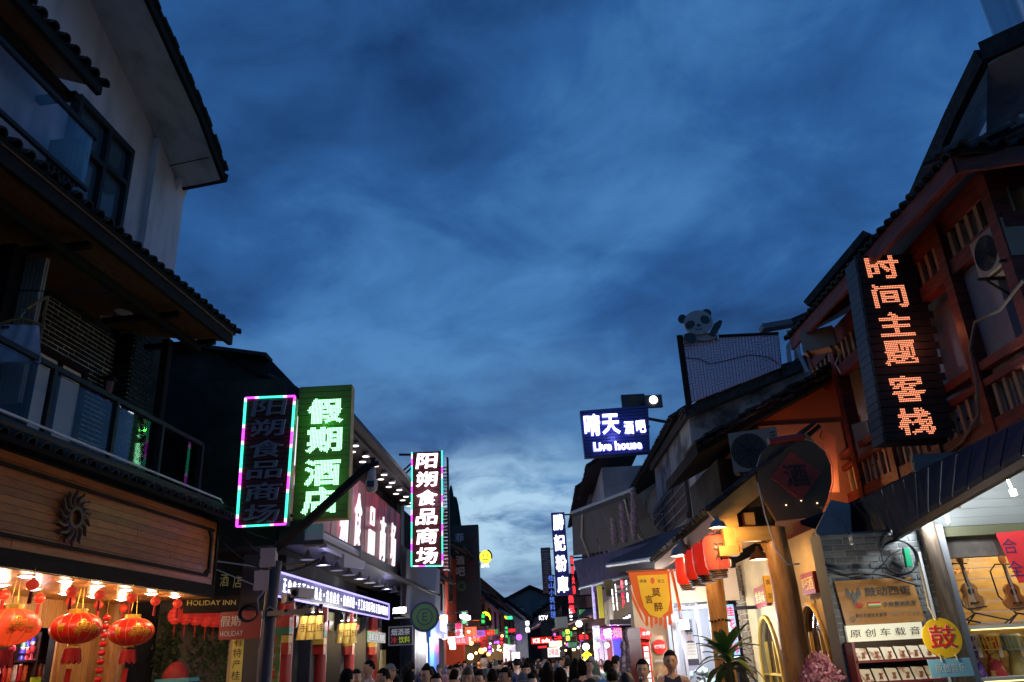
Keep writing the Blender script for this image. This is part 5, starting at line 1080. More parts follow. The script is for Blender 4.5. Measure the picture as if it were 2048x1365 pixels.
# fabric-covered hand drums
drc = [((.10, .03, .25), (.5, .4, .35), 'purple'), ((.5, .03, .04), (.8, .5, .1), 'red'), ((.45, .35, .10), (.3, .4, .4), 'ochre patterned'), ((.08, .25, .15), (.8, .5, .1), 'green')]
for i, (px_, k) in enumerate(((1945, 0), (1986, 1), (2030, 2), (2075, 3))):
    a, zt2 = FM.at(px_-8, 1268, -.15); zb2 = mx(2048, 1352)[1]; c = FM.w(a+.01, zb2, -.2); H_ = zt2-zb2; cl_, hp, nm = drc[k]
    t = thing('hand_drum', 'goblet hand drum in %s cloth on the music shop shelf' % nm, 'drum', c)
    part('shell', mat('drum cloth ' + nm, cl_, .7, col2=hp, scale=14, lo=.52, hi=.6), t, lambda b: b.lathe(c, [(.085, 0), (.08, H_*.15), (.05, H_*.5), (.07, H_*.65), (.085, H_*.95)], 20), smooth=True)
    part('head', mat('drum skin', (.6, .5, .35), .6), t, lambda b: b.lathe(c+Vector((0, 0, H_*.95)), [(.09, 0), (.08, .02)], 20))
    part('rope', mat('rope ' + nm, hp if k != 1 else (.8, .55, .08), .6), t, lambda b: ([b.beam(c+Vector((math.cos(q_)*.094, math.sin(q_)*.094, H_*.95)), c+Vector((math.cos(q_+.15)*.088, math.sin(q_+.15)*.088, H_*.62)), .007, .007, up=(0, 1, .1)) for q_ in [j*2*math.pi/16 for j in range(16)]], b.lathe(c, [(.097, H_*.93), (.10, H_*.95), (.097, H_*.97)], 20), b.lathe(c, [(.089, H_*.6), (.094, H_*.62), (.089, H_*.64)], 20)))
    part('tag', mat('paper tag', (.6, .5, .35), .7), t, lambda b: b.box(FM, a+.02, a+.055, zt2-.22, zt2-.13, -.09, -.087))
# red paper with characters
(a0, z0), (a1, z1) = mx(1990, 1067, -.02), mx(2048, 1165, -.02)
t = thing('red_paper_notice', 'bright red paper notice with two brushed characters hanging at the right edge', 'notice', FM.w(a0, z0, 0))
part('sheet', mat('red paper', (.80, .035, .04), .7), t, lambda b: b.prism(FM, [(a0, z0), (a0+.45, z0+.02), (a0+.52, z1), (a0+.10, z1-.005)], -.02, -.01))
blue_ink = mat('brush ink', (.06, .03, .10), .6)
for ch, x, y in (('合', 2020, 1092), ('全', 2032, 1137)): a, z = mx(x, y); text(FM, a, z, ch, .15, blue_ink, t, 'character', bold=0, depth=.002, n=-.005, w=.15)
text(FM, *mx(2062, 1088), '乐', .15, blue_ink, t, 'character', bold=0, depth=.002, n=-.005)
# wooden board sign
(a0, z0), (a1, z1) = mx(1669, 1163, .05), mx(1852, 1243, .05)
bsg = thing('carved_board_sign', 'varnished wooden board with eagle, flag stripes and dark carved characters on the brick pier', 'sign', FM.w(a0, z1, .03))
part('board', mat('varnished signboard', (.40, .21, .065), .4, col2=(.30, .14, .04), scale=1.6, stretch=(1, 1, 7)), bsg, lambda b: b.prism(FM, [(a0, z0), (a1-.04, z0+.005), (a1, z1), (a0+.03, z1)], .02, .05))
W_ = a1-a0; H_ = z0-z1
text(FM, a0+W_*.62, z0-H_*.28, '鼓动西街', .085, mat('dark carved letters', (.06, .055, .05), .6), bsg, 'lettering', n=.055, bold=.02, depth=.004, w=W_*.56)
text(FM, a0+W_*.73, z0-H_*.58, '手鼓量销批发', .047, mat('dark carved letters', (.06, .055, .05)), bsg, 'lettering', n=.055, bold=.02, depth=.004, w=W_*.40)
text(FM, a0+W_*.36, z0-H_*.80, '景区总销批发管理', .036, inkblk, bsg, 'lettering', n=.055, bold=.01, depth=.004, w=W_*.38)
text(FM, a0+W_*.77, z0-H_*.79, '1877 739', .030, mat('worn grey ink', (.18, .16, .13), .6), bsg, 'lettering', n=.055, bold=0, depth=.004, w=W_*.36)
for j, cl_ in enumerate(((.55, .03, .02), (.6, .55, .3), (.10, .30, .06))): part('flag_stripe', mat('flag %d' % j, cl_, .6), bsg, lambda b: b.box(FM, a0+W_*.35, a0+W_*.50, z0-H_*(.55+.035*j), z0-H_*(.517+.035*j), .052, .056))
part('red_scroll_mark', mat('red scroll ink', (.45, .03, .02), .6), bsg, lambda b: [b.tube([FM.w(a0+W_*.24+math.cos(q_)*.045*k_, z0-H_*.575+math.sin(q_)*.02*k_, .055) for q_ in [i*.5 for i in range(12)]], .004, 4) for k_ in (1, .6, .35)])
eg = mat('grey eagle paint', (.09, .10, .085), .6)
cx_, cz_ = a0+W_*.20, z0-H_*.30
part('eagle_emblem', eg, bsg, lambda b: ([b.prism(FM, [(cx_+s_*.02, cz_-.01-.012*i), (cx_+s_*(.055+.006*i), cz_+.055-.018*i), (cx_+s_*(.066+.004*i), cz_+.05-.02*i), (cx_+s_*.02, cz_-.03-.01*i)][::s_], .052, .057) for s_ in (-1, 1) for i in range(4)], b.prism(FM, [(cx_-.025, cz_-.02), (cx_-.015, cz_-.07), (cx_+.015, cz_-.07), (cx_+.025, cz_-.02), (cx_+.01, cz_+.005), (cx_, cz_+.03), (cx_-.012, cz_+.005)], .051, .058), b.prism(FM, [(cx_-.03, cz_-.10), (cx_+.03, cz_-.10), (cx_+.012, cz_-.07), (cx_-.012, cz_-.07)], .052, .056)))
part('flower_emblem', eg, bsg, lambda b: [b.prism(FM, [(a0+W_*.13+math.cos(q_+d_)*r_, z0-H_*.87+math.sin(q_+d_)*r_) for r_, d_ in ((.006, 0), (.026, .3), (.03, 0), (.026, -.3))], .052, .056) for q_ in [i*1.047 for i in range(6)]])
# lit strip sign and CD shelves
(a0, z0), (a1, z1) = mx(1691, 1252, .06), mx(1850, 1277, .06)
t = thing('record_shelf_sign', 'long white shelf sign with brushed characters above the record racks', 'sign', FM.w(a0, z0, .06))
part('panel', mat('cream sign panel', (.72, .70, .52), .5, emit=.28, ecol=(1, .98, .75)), t, lambda b: b.box(FM, a0, a1, z1, z0, .02, .06))
text(FM, (a0+a1)/2, (z0+z1)/2, '原 创 车 载 音', .072, inkblk, t, 'lettering', n=.065, bold=.004, depth=.002, w=(a1-a0)*.92, slant=.08)
rk = thing('record_rack', 'dark red rack of music discs on the brick pier', 'shelf', FM.w(a0, 1, .05)); rkm = mat('wine red rack', (.16, .02, .02), .5)
z_s = [mx(1750, 1320, .06)[1], mx(1760, 1362, .06)[1], mx(1760, 1362, .06)[1]-.2]
part('side', rkm, rk, lambda b: b.box(FM, a0-.03, a0-.005, .8, z1-.0, .0, .2)); part('back', mat('rack back', (.05, .03, .02), .7), rk, lambda b: b.box(FM, a0-.005, a1, .8, z1, .002, .02))
disc = mat('disc cover', (.70, .62, .45), .4, col2=(.35, .18, .10), scale=9, lo=.55, hi=.62)
for r_, z in enumerate(z_s):
    part('shelf', rkm, rk, lambda b: b.box(FM, a0-.02, a1+.04, z-.02, z, .02, .2))
    for i in range(6):
        a = a0+.07+i*.125
        if a > a1: break
        cd_ = thing('disc_case', 'music disc in a pale picture case on the %s rack shelf' % ['upper', 'lower', 'lowest'][r_], 'disc case', FM.w(a, z, .1), 'discs on the dark red rack')
        part('cover', disc, cd_, lambda b: b.hexa([FM.w(a-.052, z+.002, .17), FM.w(a+.055, z+.002, .17), FM.w(a+.055, z+.002, .16), FM.w(a-.052, z+.002, .16), FM.w(a-.058, z+.112, .12), FM.w(a+.05, z+.105, .12), FM.w(a+.05, z+.105, .11), FM.w(a-.058, z+.112, .11)]))
        part('picture', mat('drum picture', (.28, .10, .05), .4), cd_, lambda b: b.prism(Fr(FM.w(a, z, .172), 90, 0), [(-.015, .02), (.02, .02), (.012, .05), (.024, .07), (-.008, .07), (.002, .05)], -.022, .001))
lamp('bulb', FM.w(a0+.12, z1+.1, .8), 7, (1, .86, .66), .1, rk)  # light without a fixture, strengthened and shifted to brighten blossom and board sign
# hanging round drum sign and blue plate
FQ = FM.off(.55)
a, z = FQ.at(1885, 1276); rr = .17
dsn = thing('round_drum_sign', 'round yellow hanging sign with a red carved drum character', 'sign', FQ.w(a, z, 0))
part('disc', mat('sunny yellow paint', (.80, .50, .015), .45), dsn, lambda b: b.prism(FQ, [(a+rr*1.02*math.cos(q_), z+rr*math.sin(q_)) for q_ in [i*math.pi/24 for i in range(48)]], -.02, 0))
text(FQ, a+.005, z+.005, '鼓', .20, mat('carved white edge', (.8, .75, .65), .5), dsn, 'character_edge', n=.001, bold=.022, depth=0, w=.24, slant=.05); text(FQ, a, z+.01, '鼓', .20, mat('carved red', (.6, .03, .01), .4), dsn, 'character', n=.006, bold=.018, depth=0, w=.24, slant=.05)
ropem = mat('twine', (.6, .5, .3), .8)
part('rope', ropem, dsn, lambda b: (b.tube([FQ.w(a-.03, z+rr-.02, .01), FQ.w(a-.05, z+rr+.10, -.02), FQ.w(a-.03, z+rr+.5, -.05)], .007, 6),))
(b0, y0), (b1, y1) = FQ.at(1855, 1320), FQ.at(1948, 1352)
plt = thing('blue_plate_sign', 'pale blue hanging plate with pale carved characters under the round drum sign', 'sign', FQ.w(b0, y0, 0))
part('plate', mat('pale blue paint', (.22, .50, .62), .5), plt, lambda b: b.prism(FQ, [(b0, y0), (b1, y0-.0), (b1+.01, y1), (b0+.01, y1)], -.015, 0))
text(FQ, (b0+b1)/2, (y0+y1)/2, '原创音乐', .07, mat('pale carved', (.62, .68, .62), .5), plt, 'lettering', n=.004, bold=.0, depth=.002, w=(b1-b0)*.72)
part('rope', ropem, plt, lambda b: [b.tube([FQ.w(x, z-rr*.8, .012), FQ.w(x+.01, y0-.02, .012)], .006, 6) for x in (a-.07, a+.07)])
# lamps, bulbs and wires of the shop front
def dome_lamp(px, py, Y, lab, e, col, lens=30, r=.09, warm=True):
    c = atY(px, py, Y); t = thing('shade_lamp', lab, 'lamp', c)
    part('shade', mat('lamp shade metal', (.25, .24, .22), .4, metal=.5), t, lambda b: b.lathe(c, [(r*1.25, 0), (r*.9, r*.7), (r*.35, r*1.1), (r*.2, r*1.6)], 18), smooth=True)
    part('lens', glow('lens %.2f' % col[2], col, lens), t, lambda b: b.lathe(c, [(r, .006), (r, .012)], 14))
    if e: lamp('bulb', c-Vector((0, 0, .05)), e, col, .06, t)
    return t
dome_lamp(1857, 1030, 7.9, 'lit cool white lamp at the pointed corner of the blue pent roof', 14, (.85, .92, 1), 30, .06)
c = atY(2023, 975, 7.6); t = thing('tube_bulb', 'glaring white stick bulb hanging before the roller shutter', 'lamp', c)
part('tube', glow('white stick', (.9, .96, 1), 20), t, lambda b: (b.tube([c+Vector((-.03, 0, .14)), c+Vector((0, 0, -.02))], .01, 8), b.tube([c+Vector((0, 0, -.02)), c+Vector((.004, 0, -.08))], .028, 10)))
part('socket', metal_dark, t, lambda b: b.tube([c+Vector((-.03, 0, .14)), c+Vector((-.04, 0, .2))], .03, 8)); lamp('bulb', c+Vector((0, -.06, 0)), 22, (.88, .95, 1), .05, t)
for i, (x, y) in enumerate(((1910, 1000), (1975, 955), (1990, 945))):
    c = atY(x, y, 7.7+.1*i); t = thing('spot_can', ['brown metal spot can, unlit, left of the stick bulb', 'dark metal spot can beside the shutter top', 'silver-brown spot can next to the stick bulb'][i], 'spotlight', c)
    Mr = Matrix.Rotation(rad(25), 3, 'Y')
    part('can_shell', mat('rusty brown metal', (.10, .06, .04), .5), t, lambda b: b.lathe(c, [(.065, -.06), (.06, -.03), (.045, .03), (.035, .09), (.03, .1)], 16, Mr), smooth=True)
    part('yoke', metal_dark, t, lambda b: b.tube([c+Vector((-.05, 0, .03)), c+Vector((-.03, .0, .15)), c+Vector((.0, .02, .22))], .012, 6))
def bare_bulb(px, py, Y, lab, up=.25):
    c = atY(px, py, Y); t = thing('bare_bulb', lab, 'light bulb', c)
    part('socket', mat('porcelain', (.6, .58, .52), .3), t, lambda b: b.lathe(c, [(.016, 0), (.02, .04), (.014, .06)], 10))
    part('globe', mat('clear bulb', (.55, .52, .45), .15), t, lambda b: b.ball(c-Vector((0, 0, .018)), .022, 12, 8), smooth=True)
    part('wire', metal_dark, t, lambda b: b.tube([c+Vector((0, 0, .06)), c+Vector((-.03, 0, up))], .004, 4))
bare_bulb(1896, 1042, 7.9, 'unlit bare bulb on a wire before the roller shutter'); bare_bulb(1702, 1083, 8.0, 'unlit bare bulb left of the grey brick pier', .15)
part('wiring', metal_dark, M_, lambda b: b.tube([atY(x, y, 7.8) for x, y in ((1840, 1020), (1880, 1012), (1895, 990), (1925, 985), (1950, 975))], .006, 5)); part('wiring', metal_dark, M_, lambda b: (b.tube([atY(x, y, 8.1) for x, y in ((1655, 1140), (1690, 1150), (1720, 1147), (1770, 1150), (1800, 1160), (1840, 1172))], .012, 5), b.tube([atY(x, y, 8.1) for x, y in ((1655, 1145), (1700, 1155), (1740, 1150), (1765, 1130), (1780, 1110), (1800, 1100))], .006, 5)))
cc = atY(1798, 1115, 8.1); coil = thing('cable_coil', 'large loop of black cable hung on the grey bricks', 'cable coil', cc)
part('loop', metal_dark, coil, lambda b: [b.tube([cc + Vector((math.cos(t_)*(.165+.008*k), -.01*k, math.sin(t_)*(.17-.006*k))) for t_ in [i*2*math.pi/32 for i in range(33)]], .007, 6) for k in range(3)], smooth=True)
gbx = thing('green_box', 'small green junction box inside the loop of cable', 'box', atY(1815, 1115, 8.05))
part('lid', mat('green plastic', (.01, .28, .13), .4), gbx, lambda b: b.beam(atY(1811, 1098, 8.08), atY(1818, 1134, 8.08), .055, .05, up=(0, 1, 0)))
part('rim', mat('dark green plastic', (.01, .14, .07), .4), gbx, lambda b: b.beam(atY(1811, 1097, 8.11), atY(1818, 1135, 8.11), .062, .02, up=(0, 1, 0)))
# ================================================================== orange-walled house behind (gable to the viewer)
FE = Fr((2.6, 12.5), 90); E_ = thing('orange_gable_house', 'house with a bare orange gable wall under ragged dark tiles', 'building', FE.w(2, 0, 0))
e = lambda x, y, n=0: FE.at(x, y, n)
orange = mat('orange render', (.50, .12, .045), .85, col2=(.42, .10, .04), scale=1.5, bump=.1)
part('gable_wall', orange, E_, lambda b: b.prism(FE, [(e(1518, 900)[0], 2.9), (e(1800, 900)[0], 2.9), (e(1800, 600)[0], 6.9), (e(1518, 845)[0], e(1518, 845)[1])], -4, 0))
part('lower_wall', mat('orange render low', (.52, .22, .12), .85, col2=(.45, .18, .1), scale=2), E_, lambda b: b.box(FE, e(1524, 900)[0], e(1690, 900)[0], 2.9, e(1600, 850)[1], .001, .05))
part('corner_post', red_wood, E_, lambda b: b.beam(FE.w(*e(1705, 740), .06), FE.w(*e(1745, 985), .06), .12, .1))
part('dark_side_wall', dark_wall, E_, lambda b: b.box(FE, e(1450, 900)[0], e(1518, 900)[0], 2.6, e(1518, 850)[1]-.4, -3, -.6))
rk0, rk1 = e(1395, 880, .5), e(1740, 684, .5)
def ragged(F, r0, r1, parent, n, name='verge_tile', m=tile_m, th=.16, dp=.9):
    k = int(math.hypot(r1[0]-r0[0], r1[1]-r0[1])/.16); an = math.atan2(r1[1]-r0[1], r1[0]-r0[0])
    for i in range(k):
        t_ = (i+.5)/k; a, z = r0[0]+(r1[0]-r0[0])*t_, r0[1]+(r1[1]-r0[1])*t_
        inst(name, boxmesh(.22, .04, dp, name, m), parent, F.M(a, z+R.uniform(-.035, .03), n+R.uniform(-.06, .07), rot=-an+rad(8)))
        inst(name, boxmesh(.20, .035, dp, name, m), parent, F.M(a+R.uniform(-.05, .05), z-.08+R.uniform(-.03, .02), n-.05+R.uniform(-.05, .04), rot=-an+rad(4)))
ragged(FE, rk0, rk1, E_, .5)
part('roof_deck', tile_pan, E_, lambda b: b.prism(FE, [(rk0[0], rk0[1]-.02), (rk1[0], rk1[1]-.02), (rk1[0], rk1[1]-.24), (rk0[0], rk0[1]-.2)], -2.6, .38))
a, z = e(1500, 925, 0); aircon(Fr(FE.w(a-.05, 0, .6), 112), 0, z, 0, 'large air conditioner unit left of the jar-shaped wine sign', .72, .62, .26)
a, z = e(1712, 905, 0); aircon(Fr(FE.w(a, 0, .6), 60), 0, z, 0, 'air conditioner under the tall amber hotel sign', .75, .5, .28, grille=False)
a, z = e(1640, 688, 0); aircon(Fr((4.9, 11.6), 120), 0, atY(1640, 688, 11.6).z, 0, 'small air conditioner tucked under the upper roof edge', .5, .34, .25, grille=False)
ob = thing('orange_shutter', 'upright orange board hung beside the air conditioner', 'board', atY(1655, 930, 11.8))
part('board', mat('orange board', (.35, .10, .04), .7), ob, lambda b: b.add([atY(1644, 857, 11.9), atY(1670, 873, 11.6), atY(1680, 985, 11.6), atY(1658, 985, 11.9), atY(1644, 857, 11.94), atY(1670, 873, 11.64), atY(1680, 985, 11.64), atY(1658, 985, 11.94)], [(0, 1, 2, 3), (7, 6, 5, 4), (0, 4, 5, 1), (1, 5, 6, 2), (2, 6, 7, 3), (3, 7, 4, 0)]))
part('cord', metal_dark, ob, lambda b: b.tube([atY(1644, 860, 11.85), atY(1640, 875, 11.85), atY(1648, 878, 11.85)], .008, 5))
# ledges of further roofs up to the red house
part('upper_verge', tile_m, D_, lambda b: (b.beam(atY(1622, 612, 11.6), atY(1742, 470, 10.6), .3, .12), b.beam(atY(1590, 652, 12.3), atY(1665, 620, 12), .5, .1)))
part('old_parapet', plaster_old, E_, lambda b: b.hexa([atY(1630, 622, 12.2), atY(1700, 540, 12.2), atY(1700, 540, 15), atY(1630, 622, 15), atY(1632, 605, 12.2), atY(1700, 512, 12.2), atY(1700, 512, 15), atY(1632, 605, 15)]))
part('red_eave_soffit', red_wood, D_, lambda b: b.slab([atY(1612, 668, 11.8), atY(1715, 600, 10.6), atY(1722, 520, 10.6), atY(1640, 622, 11.8)], (0, .25, .05)))
# ================================================================== house with panda board
FW2 = Fr((3.4, 16.5), 90); w2 = lambda x, y, n=0: FW2.at(x, y, n)
P_ = thing('stained_gable_house', 'house with a mildew-stained white gable below the patterned board', 'building', FW2.w(1.5, 0, 0))
part('gable_wall', mat('mildewed plaster', (.30, .31, .33), .9, col2=(.07, .075, .08), scale=1.1, bump=.3, det=9, lo=.46, hi=.6), P_, lambda b: b.prism(FW2, [(w2(1378, 900)[0], 3), (w2(1620, 900)[0], 3), (w2(1620, 690)[0], w2(1620, 728)[1]), (w2(1378, 840)[0], w2(1378, 832)[1])], -5, 0))
r0, r1 = w2(1372, 834, .3), w2(1625, 731, .3)
part('verge_cap', tile_m, P_, lambda b: (b.prism(FW2, [r0, r1, (r1[0], r1[1]+.22), (r0[0], r0[1]+.2)], -5, .3)))
ragged(FW2, (r0[0], r0[1]+.2), (r1[0], r1[1]+.24), P_, .3, dp=.6)
bt = [w2(1363, 679, .4), w2(1557, 670, .4), w2(1562, 735, .4), w2(1380, 806, .4)]
bd = thing('patterned_board', 'large lavender board covered in short brush strokes on the roof', 'billboard', FW2.w(*bt[3], .4))
part('panel', mat('lavender panel', (.72, .60, .74), .8), bd, lambda b: b.prism(FW2, [bt[3], bt[2], bt[1], bt[0]], .3, .4))
RB = random.Random(5); stb = MB()
for gx in range(30):
    for gz_ in range(20):
        u, v = (gx+.5)/30, (gz_+.5)/20
        a = (bt[0][0]*(1-v)+bt[3][0]*v)*(1-u)+(bt[1][0]*(1-v)+bt[2][0]*v)*u; z = (bt[0][1]*(1-v)+bt[3][1]*v)*(1-u)+(bt[1][1]*(1-v)+bt[2][1]*v)*u
        cell = (gx//3*7+gz_//3*3+RB.randint(0, 1)) % 4; an = [0, 1.57, .75, 1.57][cell]; dx, dz = math.cos(an)*.034, math.sin(an)*.034; ex, ez = -math.sin(an)*.0075, math.cos(an)*.0075
        stb.prism(FW2, [(a-dx-ex, z-dz-ez), (a+dx-ex, z+dz-ez), (a+dx+ex, z+dz+ez), (a-dx+ex, z-dz+ez)], .401, .406)
stb.build('brush_strokes', mat('dark purple stroke', (.24, .18, .30), .8), bd, kind='stuff')
part('frame', wood_dark, bd, lambda b: (b.beam(FW2.w(bt[0][0]-.03, bt[0][1]+.1, .38), FW2.w(bt[3][0]-.03, bt[3][1]-.1, .38), .07, .12), b.beam(FW2.w(bt[0][0]-.03, bt[0][1]+.03, .38), FW2.w(bt[1][0], bt[1][1]+.03, .38), .12, .05), b.beam(FW2.w(bt[1][0], bt[1][1], .3), FW2.w(bt[2][0], bt[2][1]-.2, .3), .06, .06)))
part('cable', metal_dark, bd, lambda b: b.tube([FW2.w(*w2(x, y, .42), .42) for x, y in ((1372, 716), (1398, 718), (1420, 728), (1450, 722), (1500, 710), (1540, 715), (1556, 728))], .008, 4))
# flat cut-out bear
FPd = FW2.off(.55); pd = lambda x, y: FPd.at(x, y)
pnd = thing('panda_cutout', 'flat cut-out of a waving black and white bear on top of the patterned board', 'cut-out figure', FPd.w(*pd(1397, 680), 0))
def ell(cx, cy, rx, ry, rot=0, k=28, F=FPd):
    o = []
    for i in range(k):
        q_ = 2*math.pi*i/k; x = rx*math.cos(q_); y = ry*math.sin(q_); c_, s_ = math.cos(rot), math.sin(rot)
        o.append(F.at(cx+x*c_-y*s_, cy+x*s_+y*c_))
    return o[::-1]
pwh = mat('panda white', (.34, .33, .34), .7); pbk = mat('panda black', (.03, .045, .05), .7)
part('head', pwh, pnd, lambda b: b.prism(FPd, ell(1397, 645, 29, 24), -.06, 0))
for i_, (cx_, cy_, rx, ry) in enumerate(((1366, 636, 9, 9), (1414, 625, 10, 9))): part('ear', pbk, pnd, lambda b: b.prism(FPd, ell(cx_, cy_, rx, ry), -.08, -.01 if False else -.062))
for cx_, cy_, rt in ((1380, 650, -.5), (1410, 640, .5)): part('eye_patch', pbk, pnd, lambda b: b.prism(FPd, ell(cx_, cy_, 10, 7.5, rt), .001, .012))
part('nose', pbk, pnd, lambda b: b.prism(FPd, ell(1397, 651, 4, 2.6), .001, .014)); part('mouth', pbk, pnd, lambda b: b.tube([FPd.w(*pd(x, y), .008) for x, y in ((1391, 657), (1395, 660), (1400, 659), (1404, 656))], .008, 4))
part('chest', pwh, pnd, lambda b: b.prism(FPd, ell(1408, 671, 26, 8), -.10, -.063)); part('raised_arm', pbk, pnd, lambda b: b.prism(FPd, [pd(1418, 668), pd(1430, 671), pd(1441, 655), pd(1445, 643), pd(1440, 640), pd(1428, 648)], -.07, .002))
part('resting_arm', pbk, pnd, lambda b: b.prism(FPd, ell(1380, 677, 13, 9, .4), .0, .03)); part('prop', metal_grey, pnd, lambda b: (b.beam(FPd.w(*pd(1370, 665), -.1), FPd.w(*pd(1370, 684), -.1), .04, .04), b.beam(FPd.w(*pd(1436, 660), -.1), FPd.w(*pd(1438, 676), -.1), .04, .04)))
# pale window panels right of the board
part('pale_panel', mat('pale panel', (.35, .37, .42), .6), P_, lambda b: (b.prism(FW2, [w2(1566, 700), w2(1572, 690), w2(1578, 738), w2(1570, 742)], .2, .25), b.prism(FW2, [w2(1580, 695), w2(1592, 693), w2(1598, 745), w2(1586, 748)], .2, .25), b.beam(FW2.w(*w2(1568, 672), .3), FW2.w(*w2(1605, 755), .3), .08, .08)))
part('top_beam', mat('blue grey beam', (.10, .12, .16), .6), P_, lambda b: b.beam(FW2.w(*w2(1515, 668), .3), FW2.w(*w2(1605, 652), .3), .3, .12))
# ================================================================== log porch with lanterns
FO = Fr((2.0, 9.1), 90); oo = lambda x, y, n=0: FO.at(x, y, n)
O_ = thing('log_porch', 'log porch with tiled gable roof, lit from beneath, before the arched windows', 'porch', FO.w(1, 0, 0))
sawn = mat('sawn golden timber', (.50, .28, .07), .5, col2=(.36, .17, .04), scale=2.5, stretch=(1.2, 3, 5), lo=.42, hi=.7)
nc = atY(1425, 1030, 9.1); ZE = nc.z; FOs = Fr((nc.x, 9.1), 181.0); fa = FOs.at(1306, 1112)[0]; print('porch', nc, fa, FOs.at(1306, 1112))
eave(O_, FOs, fa, 0, ZE+.05, .0, 34, 1.7, rows=3, sp=.16, under=mat('warm roof boards', (.34, .16, .05), .6))
part('eave_fascia', mat('lit orange board', (.45, .16, .05), .5), O_, lambda b: b.box(FOs, fa, -.02, ZE-.16, ZE+.0, -.05, -.01))
c34, s34 = math.cos(rad(34)), math.sin(rad(34)); xn = -0.0
part('barge_board', sawn, O_, lambda b: b.beam(FO.w(nc.x-2.0, ZE-.06, .03), FO.w(nc.x-2.0+1.55*c34, ZE-.06+1.55*s34, .03), .05, .22, up=(0, 0, 1)))
k = 9
for i in range(k): a, z = nc.x-2.0+(i+.5)/k*1.6*c34, ZE+.10+(i+.5)/k*1.6*s34; inst('verge_tile', boxmesh(.2, .035, .4, 'verge_tile', tile_m), O_, FO.M(a, z+R.uniform(-.008, .008), .12+R.uniform(-.02, .02), rot=-rad(28)))
part('king_post', sawn, O_, lambda b: b.box(FO, oo(1442, 1030)[0], oo(1474, 1030)[0], oo(1455, 1106)[1], oo(1455, 1022)[1], -.12, -.0)); part('post_shoe', sawn, O_, lambda b: b.box(FO, oo(1440, 1100)[0]-.01, oo(1476, 1100)[0]+.01, oo(1455, 1112)[1], oo(1455, 1092)[1], -.13, .012))
part('tie_beam', sawn, O_, lambda b: b.beam(FO.w(*oo(1470, 1070), -.04), FO.w(*oo(1560, 1066), -.04), .12, .16))
part('gable_board', mat('dark gable board', (.05, .03, .02), .8), O_, lambda b: b.prism(FO, [oo(1475, 1062), oo(1560, 1058), oo(1560, 960), oo(1475, 1005)], -.3, -.2))
p1t, p1b = oo(1545, 1050, -.1), oo(1600, 1365, -.1)
part('log_post', wood_log, O_, lambda b: b.tube([FO.w(p1t[0], 2.95, -.1), FO.w(p1t[0]+.02, 2.3, -.1), FO.w(p1b[0]+.0, 1.3, -.1), FO.w(p1b[0]+.02, 0, -.1)], [.13, .14, .15, .17], 20), smooth=True)
q1, q2 = atY(1425, 1140, 11.4), atY(1445, 1300, 11.4)
part('log_post', wood_log, O_, lambda b: b.tube([q1+Vector((0, 0, .6)), q1, q2, Vector((q2.x+.02, q2.y, 0))], [.12, .125, .13, .15], 18), smooth=True)
part('cross_beam', sawn, O_, lambda b: (b.beam(q1+Vector((0, -2.2, .35)), q1+Vector((0, .8, .35)), .12, .14), b.beam(q1+Vector((0, 0, .5)), q1+Vector((1.2, 0, .5)), .12, .12)))
part('brace', sawn, O_, lambda b: b.tube([FO.w(*oo(1500, 1075), -.1), FO.w(*oo(1530, 1080), -.1), FO.w(*oo(1548, 1110), -.1)], .045, 8))
part('chain', metal_dark, O_, lambda b: [b.ball(q2*0+Vector((q1.x+.13*math.cos(t_), q1.y+.13*math.sin(t_)-.02, atY(1430, 1242, 11.3).z+.01*math.sin(3*t_))), .02, 6, 4) for t_ in [i*.4 for i in range(16)]])
part('soffit', mat('lit ceiling boards', (.40, .18, .06), .6, col2=(.28, .12, .04), scale=3, stretch=(8, 1, 1)), O_, lambda b: b.slab([(2.45, 9.5, 3.12), (3.4, 9.5, 3.1), (3.4, 12.4, 3.1), (2.45, 12.4, 3.12)], (0, 0, .04)))
# arched shop wall
FAr = Fr((3.42, 8.5), 180); ar = lambda x, y, n=0: FAr.at(x, y, n)
W3 = thing('arched_window_wall', 'cream shop wall with two arched yellow windows and rough stone quoins', 'wall', FAr.w(-2, 0, 0))
aL, aR = ar(1490, 1300)[0], ar(1688, 1300)[0]; aR = min(aR, -.02)
print('arch wall', aL, aR)
w2s = (ar(1610, 1290)[0], ar(1662, 1290)[0], ar(1622, 1208)[1]); w1s = (ar(1521, 1290)[0], ar(1560, 1290)[0], ar(1534, 1233)[1])
print(w1s, w2s)
cream_w = mat('cream stucco', (.46, .34, .17), .85, col2=(.36, .27, .14), scale=2.5, bump=.2)
part('back_room', mat('dim warm room', (.10, .05, .03), .8), W3, lambda b: b.box(FAr, aL, aR, 0, 2.4, -1.3, -1.2))
zc_ = {}
def archwall(b):
    cuts = sorted([w1s, w2s]); a = aL
    for (l, r_, top) in cuts:
        b.box(FAr, a, l, 0, 2.95, -.15, 0); w = (r_-l)/2; m_ = (l+r_)/2; zc = top-w*1.6
        poly = [(l, 2.95), (r_, 2.95)] + [(m_+w*math.cos(q_), zc+w*1.6*math.sin(q_)) for q_ in [i*math.pi/12 for i in range(13)]]
        b.prism(FAr, poly[::-1], -.15, 0); a = r_
    b.box(FAr, a, aR, 0, 2.95, -.15, 0)
part('stucco_wall', cream_w, W3, archwall)
yf = mat('yellow window frame', (.60, .38, .06), .5)
